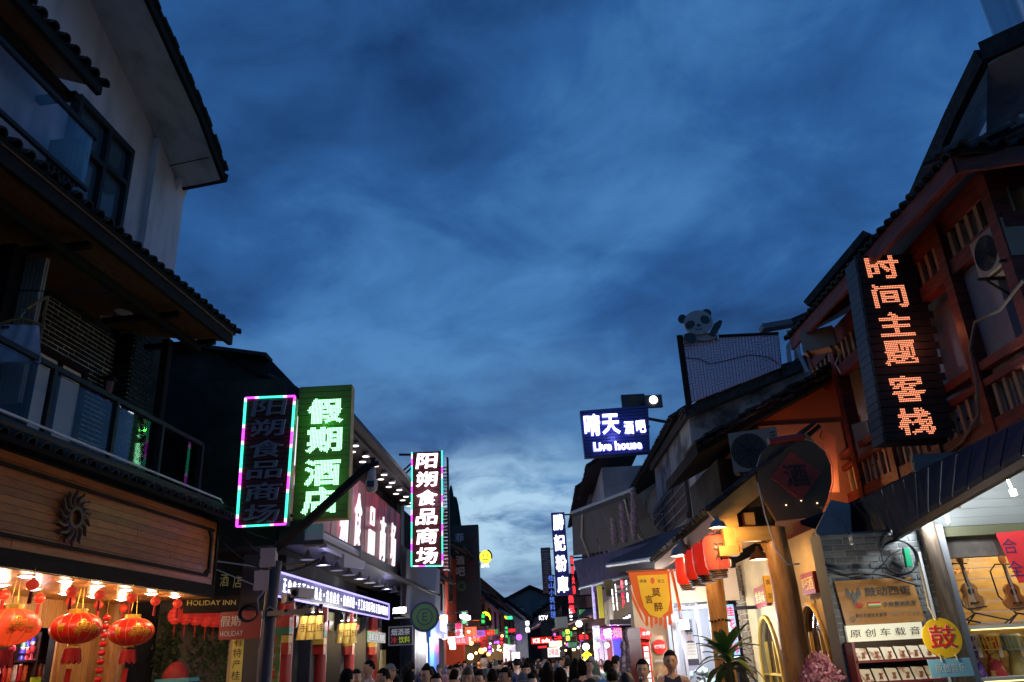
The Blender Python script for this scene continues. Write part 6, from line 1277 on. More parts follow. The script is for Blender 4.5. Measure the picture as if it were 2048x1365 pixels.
for (l, r_, top) in (w1s, w2s):
    w = (r_-l)/2; m_ = (l+r_)/2; zc = top-w*1.6
    fr = part('window', yf, W3, lambda b: (b.tube([FAr.w(l, .9, .01)] + [FAr.w(m_-w*math.cos(q_), zc+w*1.6*math.sin(q_), .03) for q_ in [i*math.pi/12 for i in range(13)]] + [FAr.w(r_, .9, .01)], .024, 8), [b.box(FAr, l, r_, z-.015, z+.015, -.02, .02) for z in (zc-.0, zc-.4, zc-.8)], [b.box(FAr, m_+d_-.012, m_+d_+.012, .9, zc+w*1.5*(1-abs(d_)/w), -.02, .02) for d_ in (-w*.4, w*.4)]))
    part('pane', glass('arch glass', (.25, .12, .06), .35, .08), fr, lambda b: b.prism(FAr, ([(l, .9), (r_, .9)] + [(m_+w*math.cos(q_), zc+w*1.6*math.sin(q_)) for q_ in [i*math.pi/12 for i in range(13)]]), -.06, -.05))
bricks(W3, FAr, aR-.24, aR, .9, 2.9, .03, .13, .085, mat('rough tan quoin', (.22, .16, .10), .9, col2=(.12, .09, .06), scale=7, bump=.5, rnd=.3), 70, d=.05, name='quoin_stone')
bricks(W3, FAr, aL, aL+.5, .9, 2.9, .03, .15, .085, mat('rough tan quoin', (.22, .16, .10)), 120, d=.05, name='quoin_stone')
bricks(W3, Fr((3.38, 9.13), 90), 0, .36, .7, 2.9, .0, .15, .085, mat('rough tan quoin', (.22, .16, .10)), 100, d=.05, back=mat('tan mortar', (.12, .09, .07), .95), name='quoin_stone')
lamp('bulb', FAr.w((aL+aR)/2, 2.1, -.6), 3, (1, .45, .25), .05, W3)
# plaques on the wall
wine = mat('wine red plaque', (.22, .015, .012), .4); gilt = mat('gilt letters', (.7, .5, .12), .4, emit=.2, ecol=(1, .7, .2))
for (x0_, y0_, x1_, y1_, st_, bg_, ik, lab) in ((1507, 1178, 1534, 1212, '食美味', wine, gilt, 'wine red plaque with gilt characters, leftmost on the cream wall'), (1600, 1150, 1632, 1186, '吧酒', wine, gilt, 'wine red plaque with faint gilt characters, rightmost on the cream wall')):
    banner(FAr, x0_, y0_, x1_, y1_, st_, lab, bg_, ik, n=.08, cat='plaque', th=.06, name='wall_plaque')
FZ = Fr((0, 10.2), 60)
banner(Fr((2.9, 10.3), 75), 1527, 1152, 1548, 1205, '真言', 'hanging yellow wooden plaque with dark vertical characters near the log post', mat('golden plaque', (.60, .36, .08), .5), inkblk, cat='plaque', name='wall_plaque', th=.04)
banner(Fr((2.95, 9.6), 60), 1584, 1140, 1596, 1184, '', 'plain golden board just right of the thick log post', mat('golden plaque', (.6, .36, .08)), inkblk, cat='plaque', name='wall_plaque', th=.03)
# porch lamps and barrel lanterns
dome_lamp(1436, 1056, 8.85, 'glowing lamp at the front of the log porch, above the lanterns', 11, (1, .64, .28), 30, .08)
dome_lamp(1519, 1120, 9.75, 'wide glowing shade lamp beside the thick log post', 13, (1, .62, .27), 20, .10)
dome_lamp(1366, 1112, 11.0, 'long glowing lamp behind the red barrel lanterns', 16, (1, .72, .4), 30, .14)
brl = mat('red barrel silk', (.62, .02, .012), .4, emit=.45, ecol=(1, .03, .012)); bas = mat('lantern base wood', (.14, .07, .04), .6)
for i, (x, y, Y, st_) in enumerate(((1433, 1106, 9.35, '酒'), (1409, 1119, 10.1, '糯米酒'), (1391, 1130, 10.9, '真言醉'), (1372, 1142, 11.7, '糯米酒'))):
    c = atY(x, y, Y); sc_ = 1.0; F = Fr(c, 84+2*i)
    t = thing('barrel_lantern', 'glowing red barrel lantern, %s under the porch eave' % ['nearest and palest', 'second', 'third', 'farthest and leftmost'][i], 'lantern', c, 'barrel lanterns under the log porch')
    mm_ = brl if i else mat('pale lit barrel silk', (.7, .08, .04), .4, emit=.8, ecol=(1, .12, .05))
    part('body', mm_, t, lambda b: b.lathe(c, [(.11, -.19), (.145, -.15), (.15, 0), (.145, .15), (.11, .19)], 18), smooth=True)
    part('rib', bas, t, lambda b: [b.tube([c+Vector((math.cos(q_)*r_, math.sin(q_)*r_, z)) for r_, z in ((.112, -.19), (.148, -.15), (.153, 0), (.148, .15), (.112, .19))], .003, 4) for q_ in [j*1.047+.4 for j in range(6)]])
    part('base_ring', bas, t, lambda b: [b.lathe(c-Vector((0, 0, .20+.025*j)), [(.12-.008*j, -.008), (.12-.008*j, .008)], 16) for j in range(4)])
    for j, ch in enumerate(st_): text(F, .02, .11-.09*j if len(st_) > 1 else .0, ch, .08 if len(st_) > 1 else .2, inkblk, t, 'character', n=.155, bold=.01, depth=.0)
    part('hook', metal_dark, t, lambda b: b.tube([c+Vector((0, 0, .18)), c+Vector((0, 0, .42))], .006, 5))
# jar-shaped wine sign
FJ = Fr((2.6, 9.0), 90); c0_ = FJ.at(1589, 957)
jar = thing('wine_jar_sign', 'big dark jar-shaped signboard with a red diamond and the wine character', 'sign', FJ.w(*c0_, 0))
jp = [FJ.at(x, y) for x, y in ((1553, 1042), (1528, 1000), (1515, 960), (1514, 935), (1522, 908), (1540, 887), (1562, 882), (1604, 878), (1625, 885), (1650, 903), (1662, 930), (1664, 965), (1655, 1000), (1640, 1035))]
part('board', mat('dark brown signboard', (.10, .055, .025), .5), jar, lambda b: b.prism(FJ, jp, -.06, 0))
part('collar', mat('red collar', (.30, .02, .02), .5), jar, lambda b: b.tube([FJ.w(*FJ.at(1537, 884), 0), FJ.w(*FJ.at(1607, 874), 0)], .045, 14), smooth=True)
part('diamond', mat('dull red diamond', (.30, .035, .02), .6), jar, lambda b: b.prism(FJ, [FJ.at(x, y) for x, y in ((1602, 1002), (1540, 956), (1580, 903), (1642, 947))][::-1], .001, .02))
text(FJ, *FJ.at(1591, 952), '酒', .26, mat('black brush', (.02, .015, .015), .6), jar, 'character', n=.025, bold=.012, depth=.004, w=.28, slant=-.1)
part('edge_wire', metal_grey, jar, lambda b: b.tube([FJ.w(*FJ.at(x, y), .01) for x, y in ((1605, 878), (1628, 885), (1652, 903), (1664, 930), (1666, 965), (1660, 990))], .006, 5))
part('star_lamp', glow('pin lamp', (1, .8, .4), 4), jar, lambda b: [b.ball(FJ.w(*FJ.at(x, y), .01), .008, 6, 4) for x, y in ((1602, 1002), (1572, 1011), (1634, 1007), (1596, 975))])
part('stay_wire', metal_grey, jar, lambda b: b.tube([atY(1515, 965, 8.9), atY(1530, 1030, 8.9), atY(1552, 1100, 8.9), atY(1575, 1130, 8.9), atY(1600, 1128, 8.9)], .008, 5))
# grey tarpaulin beside it
tp = single('grey_tarpaulin', 'crumpled grey tarpaulin below the jar sign and beside the brick pier', 'tarpaulin', mat('grey tarp', (.20, .21, .23), .6, col2=(.28, .29, .31), scale=4, bump=.4), MB().prism(Fr((0, 8.6), 90), [Fr((0, 8.6), 90).at(x, y) for x, y in ((1662, 1000), (1700, 1008), (1705, 1090), (1672, 1160), (1640, 1130), (1632, 1060))], -.03, 0), kind=None)
# ------------------------------------------------------------------ plants at the arched wall
def leaf_blade(b, c, az, ln, w, lift, droop):
    d = Vector((math.cos(az), math.sin(az), 0)); s_ = Vector((-d.y, d.x, 0)); pts = []; k = len(b.v)
    for i in range(7):
        t_ = i/6; p = c + d*ln*t_ + Vector((0, 0, lift*ln*t_ - droop*ln*t_*t_)); ww = w*math.sin(math.pi*min(.97, t_*.85+.12))
        b.v += [p - s_*ww, p + Vector((0, 0, -.012)), p + s_*ww]
    for i in range(6):
        for j in (0, 1): q_ = k+i*3+j; b.f.append((q_, q_+1, q_+4, q_+3))
c = atY(1455, 1318, 10.2)
dr = thing('dracaena_plant', 'broad-leaved green potted plant in front of the log porch', 'plant', (c.x, c.y, 0))
lm = [mat('glossy leaf', (.05, .15, .03), .35, rnd=.3), mat('yellowish leaf', (.20, .22, .05), .4, rnd=.25)]
RP = random.Random(11)
for i in range(44):
    b = MB(); up_ = RP.random(); leaf_blade(b, c+Vector((0, 0, -.12+.26*up_*0.8)), RP.uniform(0, 6.28), RP.uniform(.26, .42), RP.uniform(.045, .065), .2+1.1*up_, RP.uniform(.5, 1.2)*(1.15-up_*.6)); b.build('leaf', lm[0 if up_ > .4 else (i % 2)], dr, smooth=True)
part('stem', mat('plant stem', (.12, .09, .04), .8), dr, lambda b: b.tube([(c.x, c.y, .4), c+Vector((0, 0, .1))], .025, 8))
part('pot', mat('dark glazed pot', (.05, .04, .035), .3), dr, lambda b: b.lathe((c.x, c.y, .03), [(.15, 0), (.22, .2), (.24, .42), (.2, .45)], 18), smooth=True)
c = atY(1640, 1345, 8.4)
bl_ = thing('pink_blossom_tree', 'potted branches thick with pink blossom under the right arched window', 'plant', (c.x, c.y, 0))
part('branch', mat('bark', (.08, .05, .035), .9), bl_, lambda b: [b.tube([Vector((c.x, c.y, .4)), Vector((c.x+dx*.4, c.y+dy*.4, c.z-.3)), Vector((c.x+dx, c.y+dy, c.z+dz))], [.02, .012, .004], 6) for dx, dy, dz in ((0, 0, .2), (.15, .05, .12), (-.13, .02, .1), (.2, -.1, .02), (-.2, -.1, 0), (.05, .1, .15), (-.05, -.1, .15))])
pbm = MB()
for i in range(3600):
    dx, dy, dz = RP.gauss(0, .12), RP.gauss(0, .09), RP.gauss(-.05, .15)
    if dz > .2-abs(dx)*1.2: continue
    p = c+Vector((dx, dy, dz)); q_ = RP.uniform(0, 6.28); s_ = RP.uniform(.010, .020); u = Vector((math.cos(q_), RP.uniform(-1, 1), math.sin(q_))).normalized()*s_; v = u.cross(Vector((RP.uniform(-1, 1), 1, RP.uniform(-1, 1)))).normalized()*s_
    pbm.add([p-u, p+v, p+u, p-v], [(0, 1, 2, 3)])
pbm.build('blossom', mat('pink petal', (.90, .45, .44), .5, col2=(.75, .25, .28), scale=20), bl_, kind='stuff')
part('pot', mat('dark glazed pot', (.05, .04, .035)), bl_, lambda b: b.lathe((c.x, c.y, .03), [(.13, 0), (.18, .2), (.2, .4), (.17, .42)], 18), smooth=True)

# bulkhead lamp low on the orange wall, washing it with warm light
c = FE.w(*e(1622, 985, .5), .5); t = thing('bulkhead_lamp', 'amber bulkhead lamp low on the orange wall behind the jar sign', 'lamp', c)
part('body', metal_dark, t, lambda b: b.lathe(c-Vector((0, 0, .08)), [(.08, 0), (.09, .05), (.06, .06)], 12)); part('glass', glow('amber bulkhead', (1, .45, .15), 10), t, lambda b: b.lathe(c-Vector((0, 0, .02)), [(.055, 0), (.055, .05), (.02, .09)], 12)); lamp('bulb', c+Vector((0, -.1, .12)), 6, (1, .42, .14), .05, t)
# ================================================================== houses further down the street
def WB(b, x0, x1, y0, y1, z0, z1): return b.wbox(x0, x1, y0, y1, z0, z1)
WM = [mat('pale far wall', (.30, .31, .34), .9, col2=(.20, .21, .24), scale=.8), mat('dark timber wall', (.05, .04, .038), .8, col2=(.08, .06, .05), scale=1.2), mat('grey far wall', (.14, .145, .155), .9, col2=(.10, .10, .11), scale=.9), mat('cream far wall', (.36, .30, .22), .9)]
shut = mat('dark shutter', (.045, .03, .025), .7)
pane_dim = glass('far pane', (.10, .14, .18), .8, .05)
def row_house(F, a0, a1, ze, label, wm, lit, win=3, floor=3.1, eo=.7, back=5, pitch=30, sp=.24, name='row_house', ground=True, near=1):
    """street house: wall above an open shop floor, windows with frames and panes, tiled eave. `near`=+1 when smaller a is the nearer end"""
    t = thing(name, label, 'building', F.w((a0+a1)/2, 0, 0))
    part('upper_wall', wm, t, lambda b: b.box(F, a0, a1, floor, ze-.05, -back, 0))
    part('party_wall', wm, t, lambda b: b.box(F, a0, a0+.25, 0, floor, -back, -.02)); part('party_wall', wm, t, lambda b: b.box(F, a1-.25, a1, 0, floor, -back, -.02))
    eave(t, F, a0-.2, a1+.2, ze, eo, pitch, eo+2.2, rows=2, sp=sp)
    g = 1.2; h = (ze-floor)
    part('gable', wm, t, lambda b: b.prism(F.off(0), [(a0, ze-.06), (a0+.2, ze-.06), (a0+.2, ze+.4), (a0, ze+.4)], -2.2, -.9))
    k = win
    for i in range(k):
        m_ = a0+(a1-a0)*(i+.5)/k; zc = floor+h*.5
        w_ = part('window', shut, t, lambda b: (b.box(F, m_-.5, m_+.5, zc+.45, zc+.52, .0, .06), b.box(F, m_-.55, m_+.55, zc-.55, zc-.48, .0, .1), b.box(F, m_-.5, m_-.44, zc-.48, zc+.45, 0, .05), b.box(F, m_+.44, m_+.5, zc-.48, zc+.45, 0, .05), b.box(F, m_-.025, m_+.025, zc-.48, zc+.45, 0, .04)))
        for s_ in (-1, 1): part('pane', pane_dim, w_, lambda b: b.box(F, *sorted((m_+s_*.03, m_+s_*.44)), zc-.47, zc+.44, .005, .015))
    if ground:
        part('shop_back', mat('shop back warm', (.45, .36, .25), .8), t, lambda b: b.box(F, a0+.25, a1-.25, 0, floor-.02, -2.6, -2.5))
        part('lintel', shut, t, lambda b: b.box(F, a0, a1, floor-.35, floor, -.1, .04))
        n_ = max(1, int((a1-a0)/3.2))
        for i in range(n_):
            m_ = a0+(a1-a0)*(i+.5)/n_
            sh_ = part('goods_rack', mat('goods rack', (.3, .2, .12), .7), t, lambda b: [b.box(F, m_-.9, m_+.9, z, z+.03, -2.45, -1.9) for z in (.6, 1.0, 1.4, 1.8, 2.2)])
            gb2 = MB()
            for z in (.63, 1.03, 1.43, 1.83, 2.23):
                for j in range(9): gb2.box(F, m_-.85+j*.19, m_-.85+j*.19+R.uniform(.08, .15), z, z+R.uniform(.12, .3), -2.3, -2.0)
            gb2.build('goods', mat('goods %d' % (i+int(a0*3) % 4), [(.5, .1, .08), (.5, .42, .1), (.45, .45, .5), (.1, .3, .4)][(i+int(abs(a0)*3)) % 4], .5), t, kind='stuff')
            part('ceiling_light', glow('shop tube %.1f%.1f' % lit[:2], lit, 14), t, lambda b: b.box(F, m_-.5, m_+.5, floor-.42, floor-.39, -1.4, -1.3))
            lamp('bulb', F.w(m_, floor-.55, -1.1), 16, lit, .15, t)
    return t
FR1 = Fr((4.2, 17.2), 180.8); FR2 = Fr((2.95, 27.5), 181)
warm, cool, viol, white = (1, .72, .38), (.75, .85, 1), (.75, .5, 1), (1, .95, .88)
row_house(FR1, -5.2, 0, 6.55, 'old tiled house with lattice balcony, right of the street beyond the patterned board', WM[1], white, 3)
row_house(FR1, -10.3, -5.25, 6.6, 'old tiled house with faintly lit eaves behind the lattice balcony house', WM[2], viol, 3)
row_house(FR2, -6.0, 0, 7.9, 'tall pale-gabled house standing under the blue-white live music sign', WM[0], warm, 3, eo=.5)
row_house(FR2, -17, -6.1, 8.4, 'dark tall house at the left end of the right-hand row, purple eaves', WM[1], warm, 4, eo=.6)
row_house(Fr((2.7, 45), 181), -12, 0, 5.6, 'low far shop house behind the red and green neon signs, right of the street', WM[2], warm, 4, sp=.4)
row_house(Fr((2.5, 58), 181), -16, 0, 5.2, 'farthest shop house in the right-hand row', WM[1], cool, 4, sp=.5)
FL2 = Fr((-3.15, 24.4), 2.5)
row_house(FL2, 0, 5.2, 4.35, 'slat-fronted house with the blue shop, left of the street past the food market', WM[2], cool, 2, eo=.3, floor=3.3)
row_house(FL2, 5.3, 11, 5.6, 'house with red-lit upper wall behind the tall dark bar sign, left of the street', mat('red glow toned wall', (.42, .06, .03), .8), warm, 2, sp=.3)  # red light on the upper wall is put into its base colour
row_house(FL2, 11.1, 21, 5.0, 'far left house with brown boards and blue neon, beyond the tall dark bar sign', WM[1], warm, 3, sp=.4)
row_house(FL2, 21.2, 33, 4.8, 'low left house with warm lights near the street end', WM[3], warm, 3, sp=.5)
row_house(FL2, 33.2, 48, 4.8, 'last house of the left-hand row before the bright shops', WM[2], white, 3, sp=.5)
# end of the street: small houses stepping up to the hills
def far_house(x, Y, w, z, rise, label, wm, lit=0, front=True):
    F = Fr((x, Y), 90); t = thing('far_house', label, 'building', F.w(w/2, 0, 0), None)
    part('wall', wm, t, lambda b: b.prism(F, [(0, 0), (w, 0), (w, z), (w/2, z+rise), (0, z)], -8, 0))
    part('roof', tile_pan, t, lambda b: (b.prism(F, [(-.5, z-.25), (w/2, z+rise+.1), (w/2, z+rise+.35), (-.5, z)], -8.3, .5), b.prism(F, [(w+.5, z-.25), (w+.5, z), (w/2+.003, z+rise+.35), (w/2+.003, z+rise+.1)], -8.3, .5)))
    part('roof_tile_rows', tile_m, t, lambda b: [b.beam(F.w(-.5+i*.5*(w/2+.5)/3, z-.0+i*.5*(rise+.1)/3+.06, .5), F.w(-.5+i*.5*(w/2+.5)/3, z+i*.5*(rise+.1)/3+.06, -8), .12, .1) for i in range(7)])
    for i in range(max(1, int(w/2.2))):
        m_ = (i+.5)*w/max(1, int(w/2.2)); zz = z-1.3
        wd_ = part('window', shut, t, lambda b: (b.box(F, m_-.55, m_+.55, zz+.5, zz+.6, 0, .08), b.box(F, m_-.55, m_+.55, zz-.6, zz-.5, 0, .12), b.box(F, m_-.03, m_+.03, zz-.5, zz+.5, 0, .06)))
        part('pane', pane_dim, wd_, lambda b: b.box(F, m_-.5, m_+.5, zz-.5, zz+.5, .005, .02))
    return t
far_house(-7.5, 92, 5.2, 7.6, 2.4, 'dark gabled house at the street end, below the wooded hill', WM[2])
far_house(-2.0, 84, 5.0, 7.3, 1.0, 'dim flat-roofed house closing the street, right of centre', WM[2])
far_house(-3.6, 74, 3.6, 5.0, 1.5, 'pale little house behind the green and yellow neon at the street end', WM[0])
far_house(1.2, 78, 5.0, 5.6, 1.6, 'dark house at the right of the street end behind the white box sign', WM[1])
far_house(-12, 118, 8, 9.5, 3, 'big dark roof far behind the street end on the left', WM[2])
# pale dragon-white shopfronts glowing at the far end
for i, (x, y, w_, h_) in enumerate(((998, 1318, 6, 13), (1012, 1318, 7, 14), (1032, 1319, 8, 13), (983, 1322, 4, 8))):
    c = atY(x, y, 72); s_ = 72/1684
    t = thing('bright_shopfront', ['bright white shopfront at the street end, just left of centre pair', 'brightest white shopfront in the middle of the street end', 'bright white shopfront on the right of the street end', 'small yellow shopfront at the left of the street end'][i], 'shopfront', (c.x, c.y, 0))
    part('lit_window', glow('far white', (1, .9, 1), 2.2) if i < 3 else glow('far yellow', (1, .85, .1), 1.6), t, lambda b: b.wbox(c.x-w_*s_, c.x+w_*s_, c.y, c.y+.1, .3, c.z+h_*s_))
    part('frame', shut, t, lambda b: (b.wbox(c.x-w_*s_-.1, c.x-w_*s_, c.y-.1, c.y+.1, 0, c.z+h_*s_+.1), b.wbox(c.x+w_*s_, c.x+w_*s_+.1, c.y-.1, c.y+.1, 0, c.z+h_*s_+.1), b.wbox(c.x-w_*s_*.2, c.x-w_*s_*.1, c.y-.05, c.y, .3, c.z+h_*s_)))
    lamp('bulb', (c.x, c.y-1, 2.6), 60, (1, .9, 1), .3, t)
# hills
hm = mat('wooded hill', (.016, .026, .018), .95, col2=(.006, .010, .008), scale=.06, bump=.4)
RH = random.Random(4)
def karst(x, Y, w, h, name, seed, pw=.6):
    b = MB(); n_ = 46; rr = random.Random(seed); ph = [rr.uniform(0, 6) for _ in range(6)]
    for j in range(n_+1):
        for i in range(n_+1):
            u, v = i/n_*2-1, j/n_*2-1; r_ = math.hypot(u, v); f_ = max(0, 1-r_**3)**pw
            z = h*f_*(1+.10*math.sin(u*7+ph[0])+.08*math.sin(v*9+ph[1])+.05*math.sin(u*19+v*13+ph[2])) + (rr.uniform(-.02, .02)*h if f_ > .05 else 0)
            b.v.append(Vector((x+u*w, Y+v*w*.8, max(-1, z))))
    for j in range(n_):
        for i in range(n_): q_ = j*(n_+1)+i; b.f.append((q_, q_+1, q_+n_+2, q_+n_+1))
    return struct(name, hm, b)
karst(-47, 520, 16, 92, 'hill', 1, .45); karst(-40, 540, 42, 38, 'hill', 2, .9); karst(150, 700, 160, 26, 'hill', 3, 1); karst(-220, 650, 150, 60, 'hill', 5, .8)
# ================================================================== signs down the street
def boardsign(px0, py0, px1, py1, Y, st_, label, bg_, ink, vert=False, name='neon_sign', bold=.03, th=.15, az=90, cat='sign', fit=.82, case=None):
    F = Fr((atY((px0+px1)/2, py0, Y).x, Y), az); (a0, z0), (a1, z1) = F.at(px0, py0), F.at(px1, py1)
    t = thing(name, label, cat, F.w((a0+a1)/2, z1, 0))
    if bg_: part('panel', bg_, t, lambda b: b.box(F, a0, a1, z1, z0, -th, 0))
    part('bracket', metal_dark, t, lambda b: b.beam(F.w((a0+a1)/2, z0-.05, -th), F.w((a0+a1)/2 + (.9 if px0 > 1040 else -.9), z0-.05, -th-.02), .05, .05))
    if vert and st_:
        k = len(st_); h = (z0-z1)/k
        for i, ch in enumerate(st_):
            if ch != ' ': text(F, (a0+a1)/2, z0-h*(i+.5), ch, h*fit, ink, t, 'character', w=(a1-a0)*fit, n=.03, bold=bold, depth=.01)
    elif st_: text(F, (a0+a1)/2, (z0+z1)/2, st_, (z0-z1)*.66, ink, t, 'lettering', w=(a1-a0)*fit, n=.03, bold=bold, depth=.01)
    return t, F, (a0, z0, a1, z1)
navy = mat('navy sign panel', (.012, .015, .06), .35); nblk = mat('black sign panel', (.012, .012, .02), .4)
bw = glow('blue-white neon', (.72, .72, 1), 5); wh_n = glow('white neon', (1, .95, 1), 3.2); red_n = glow('red neon', (1, .02, .03), 3.5); blu_n = glow('blue neon', (.05, .12, 1), 4); yel_n = glow('yellow neon', (1, .85, .03), 2.4); grn_n = glow('green neon', (.05, 1, .35), 2.2)
# live music bar sign
FQg = Fr((2.3, 25.0), 90, lean=0); PQ = [FQg.at(*p) for p in ((1160, 822), (1296, 811), (1300, 905), (1170, 915))]
t = thing('live_music_sign', 'blue sign glowing with white bar name and live house lettering above the right roofs', 'LED sign', FQg.w(*PQ[3], 0))
part('panel', mat('deep blue slats', (.012, .02, .12), .4), t, lambda b: b.prism(FQg, [PQ[3], PQ[2], PQ[1], PQ[0]], -.3, 0))
for i in range(15):
    v = (i+.5)/15; L0 = (PQ[0][0]*(1-v)+PQ[3][0]*v, PQ[0][1]*(1-v)+PQ[3][1]*v); R0 = (PQ[1][0]*(1-v)+PQ[2][0]*v, PQ[1][1]*(1-v)+PQ[2][1]*v)
    part('slat', mat('deep blue slats', (0, 0, 0)), t, lambda b: b.beam(FQg.w(L0[0], L0[1], .02), FQg.w(R0[0], R0[1], .02), .03, .075))
bwh = glow('blue letter halo', (.14, .14, 1), 3)  # glowing outline behind the letters, imitates their blue halo
for st_, px, py, hh, ww in (('晴', 1184, 852, .70, .50), ('天', 1221, 850, .66, .56), ('酒', 1257, 857, .42, .30), ('吧', 1281, 855, .40, .30)):
    a, z = FQg.at(px, py); text(FQg, a, z, st_, hh*1.06, bwh, t, 'character_halo', w=ww*1.1, n=.05, bold=.045, depth=.0); text(FQg, a, z, st_, hh*1.04, bw, t, 'character', w=ww*1.04, n=.11, bold=.022, depth=.0)
a, z = FQg.at(1235, 893); text(FQg, a, z, 'Live house', .33, bwh, t, 'lettering_halo', w=1.62, n=.05, bold=.06, depth=0); text(FQg, a, z, 'Live house', .29, bw, t, 'lettering', w=1.56, n=.11, bold=.03, depth=0)
part('support', metal_dark, t, lambda b: (b.beam(FQg.w(PQ[1][0]-.3, PQ[1][1]-.3, -.3), FQg.w(PQ[1][0]+.9, PQ[1][1]-.5, -.6), .08, .08), b.beam(FQg.w(PQ[2][0]-.3, PQ[2][1]+.2, -.3), FQg.w(PQ[2][0]+.9, PQ[2][1]+.0, -.6), .08, .08)))
lamp('glow', FQg.w(*FQg.at(1228, 870), .6), 10, (.2, .22, 1), .05, t)
t, F, q4 = boardsign(1242, 790, 1292, 815, 27, '食', 'dim dark sign box peeping above the live music sign', nblk, mat('dim brown letters', (.16, .09, .03), .6), az=90, bold=.01, fit=.35)
c = atY(1307, 800, 26.5); t = thing('round_white_sign', 'small round glowing white sign above the live music sign', 'sign', c)
part('disc', wh_n, t, lambda b: b.lathe(c, [(.14, -.04), (.15, 0), (.14, .04)], 20, Matrix.Rotation(rad(90), 3, 'X'))); part('box', nblk, t, lambda b: b.wbox(c.x-.32, c.x+.32, c.y+.06, c.y+.2, c.z-.25, c.z+.2))
# vertical noodle shop sign
t, F, (a0, z0, a1, z1) = boardsign(1102, 1026, 1141, 1190, 30, '勝記粉庫', 'tall indigo vertical sign of four glowing white characters right of the sky gap', mat('indigo panel', (.015, .02, .14), .4, emit=.03, ecol=(.1, .1, 1)), glow('white-blue neon', (.85, .88, 1), 3.6), vert=True, name='vertical_sign', bold=.03, th=.3, fit=.8)
t, F, _ = boardsign(1081, 1096, 1106, 1185, 45, '', 'grey tower-like sign of pale slats left of the indigo sign', mat('dusk grey panel', (.10, .11, .14), .6), None, name='slatted_sign', th=.4)
part('slat', mat('pale slat', (.35, .37, .43), .5), t, lambda b: [b.box(F, _[0]+(R.uniform(0, .25)), _[2]-(R.uniform(0, .25)), z, z+.035, .0, .03) for z in [_[3]+.05+i*.095 for i in range(24)]])
t, F, _ = boardsign(1095, 1150, 1113, 1237, 38, '桂山小筑料理', 'slim vertical sign of small blue neon characters, red at its foot', nblk, glow('dim blue neon', (.12, .25, 1), 1.1), vert=True, name='vertical_sign', bold=.0)
t, F, _ = boardsign(1140, 1112, 1152, 1190, 26, '海鲜大排', 'narrow vertical sign of red neon characters hung right of the indigo sign', nblk, red_n, vert=True, name='vertical_sign', bold=.03)
t, F, _ = boardsign(1135, 1190, 1150, 1228, 29, '烧烤', 'short red neon sign below the narrow red vertical sign', None, red_n, vert=True, bold=.05)
boardsign(1137, 1216, 1146, 1242, 31, '民宿', 'tiny white vertical neon sign below the red neon', nblk, wh_n, vert=True, bold=.02)
t, F, _ = boardsign(1062, 1276, 1104, 1287, 44, 'KE ads', 'red glowing neon lettering low on the right of the street end', mat('red lit panel', (.3, .01, .01), .5, emit=.5, ecol=(1, .02, .01)), glow('pink white neon', (1, .55, .5), 4), bold=.03)
lamp('glow', F.w(0, _[1]-.3, .5), 6, (1, .05, .03), .1, t)
boardsign(1074, 1292, 1096, 1297, 44, 'LOGGY', 'small red neon word beneath the larger red neon lettering', None, red_n, bold=.03)
boardsign(1076, 1230, 1098, 1242, 50, 'KTV', 'white neon lettering over the far right shop roofs', None, wh_n, bold=.03)
boardsign(1049, 1241, 1061, 1266, 55, '客栈', 'white light box with vertical characters at the street end, right', mat('white box off', (.1, .1, .12), .5), wh_n, vert=True, bold=.08)
boardsign(1110, 1235, 1136, 1255, 26, '', 'blank pale box sign lit from the shops below', mat('pale box', (.45, .50, .45), .6), None, name='box_sign')
t, F, _ = boardsign(1129, 1258, 1142, 1283, 24, '奶茶', 'black box with yellow-green glowing squares in the right-hand row', nblk, glow('lime neon', (.7, 1, .1), 1.8), vert=True, bold=.06)
boardsign(1136, 1285, 1155, 1295, 24, '出口通道', 'small green sign plate over the right-hand shops', mat('green plate', (.02, .25, .14), .4, emit=.12, ecol=(.1, 1, .5)), inkwh, bold=.0)
boardsign(1095, 1296, 1120, 1314, 34, '2号店', 'white light box with red letters low in the right-hand row', glow('white box lit', (1, .97, .92), 1.2), red_n, bold=.02)
boardsign(1098, 1283, 1124, 1293, 36, '小吃', 'glaring orange-white sign above the white light box', glow('orange white box', (1, .7, .4), 2), wh_n, bold=.05)
t, F, _ = boardsign(1161, 1284, 1182, 1330, 19, '', 'tall black stand of yellow and white glowing characters on the right', nblk, None, vert=True, name='vertical_sign')
for i, (ch, m_) in enumerate((('全', yel_n), ('场', glow('pale lime neon', (.95, 1, .6), 3)))): text(F, (_[0]+_[2])/2+.02, _[1]-.22-(_[1]-_[3])*(.15+.36*i), ch, .22, m_, t, 'character', bold=.05, n=.02, depth=.01)
t, F, (a0, z0, a1, z1) = boardsign(1202, 1256, 1242, 1278, 17, '', 'violet-lit box with red and pink cigarette characters over the white stall', mat('purple panel', (.10, .01, .12), .4, emit=.25, ecol=(.6, .05, 1)), None)
for ch, u, m_ in (('香', .32, glow('hot pink white', (1, .5, .4), 4)), ('烟', .82, glow('hot pink', (1, .12, .18), 3.5))): text(F, a0+(a1-a0)*u, (z0+z1)/2, ch, .19, m_, t, 'character', bold=.03, n=.03)
lamp('glow', F.w((a0+a1)/2, z1-.1, .3), 5, (.8, .2, 1), .06, t)
boardsign(1186, 1252, 1201, 1278, 17.3, '超市', 'white outlined light box left of the violet cigarette sign', mat('lilac box', (.4, .35, .6), .4, emit=.5, ecol=(.8, .7, 1)), wh_n, bold=.02)
boardsign(1183, 1170, 1193, 1238, 19, '正宗啤酒鱼', 'slim violet vertical light box under the big awning', glow('lavender box', (.65, .6, 1), 1.0), glow('violet ink', (.2, .05, 1), 1.5), vert=True, name='vertical_sign', bold=.0)
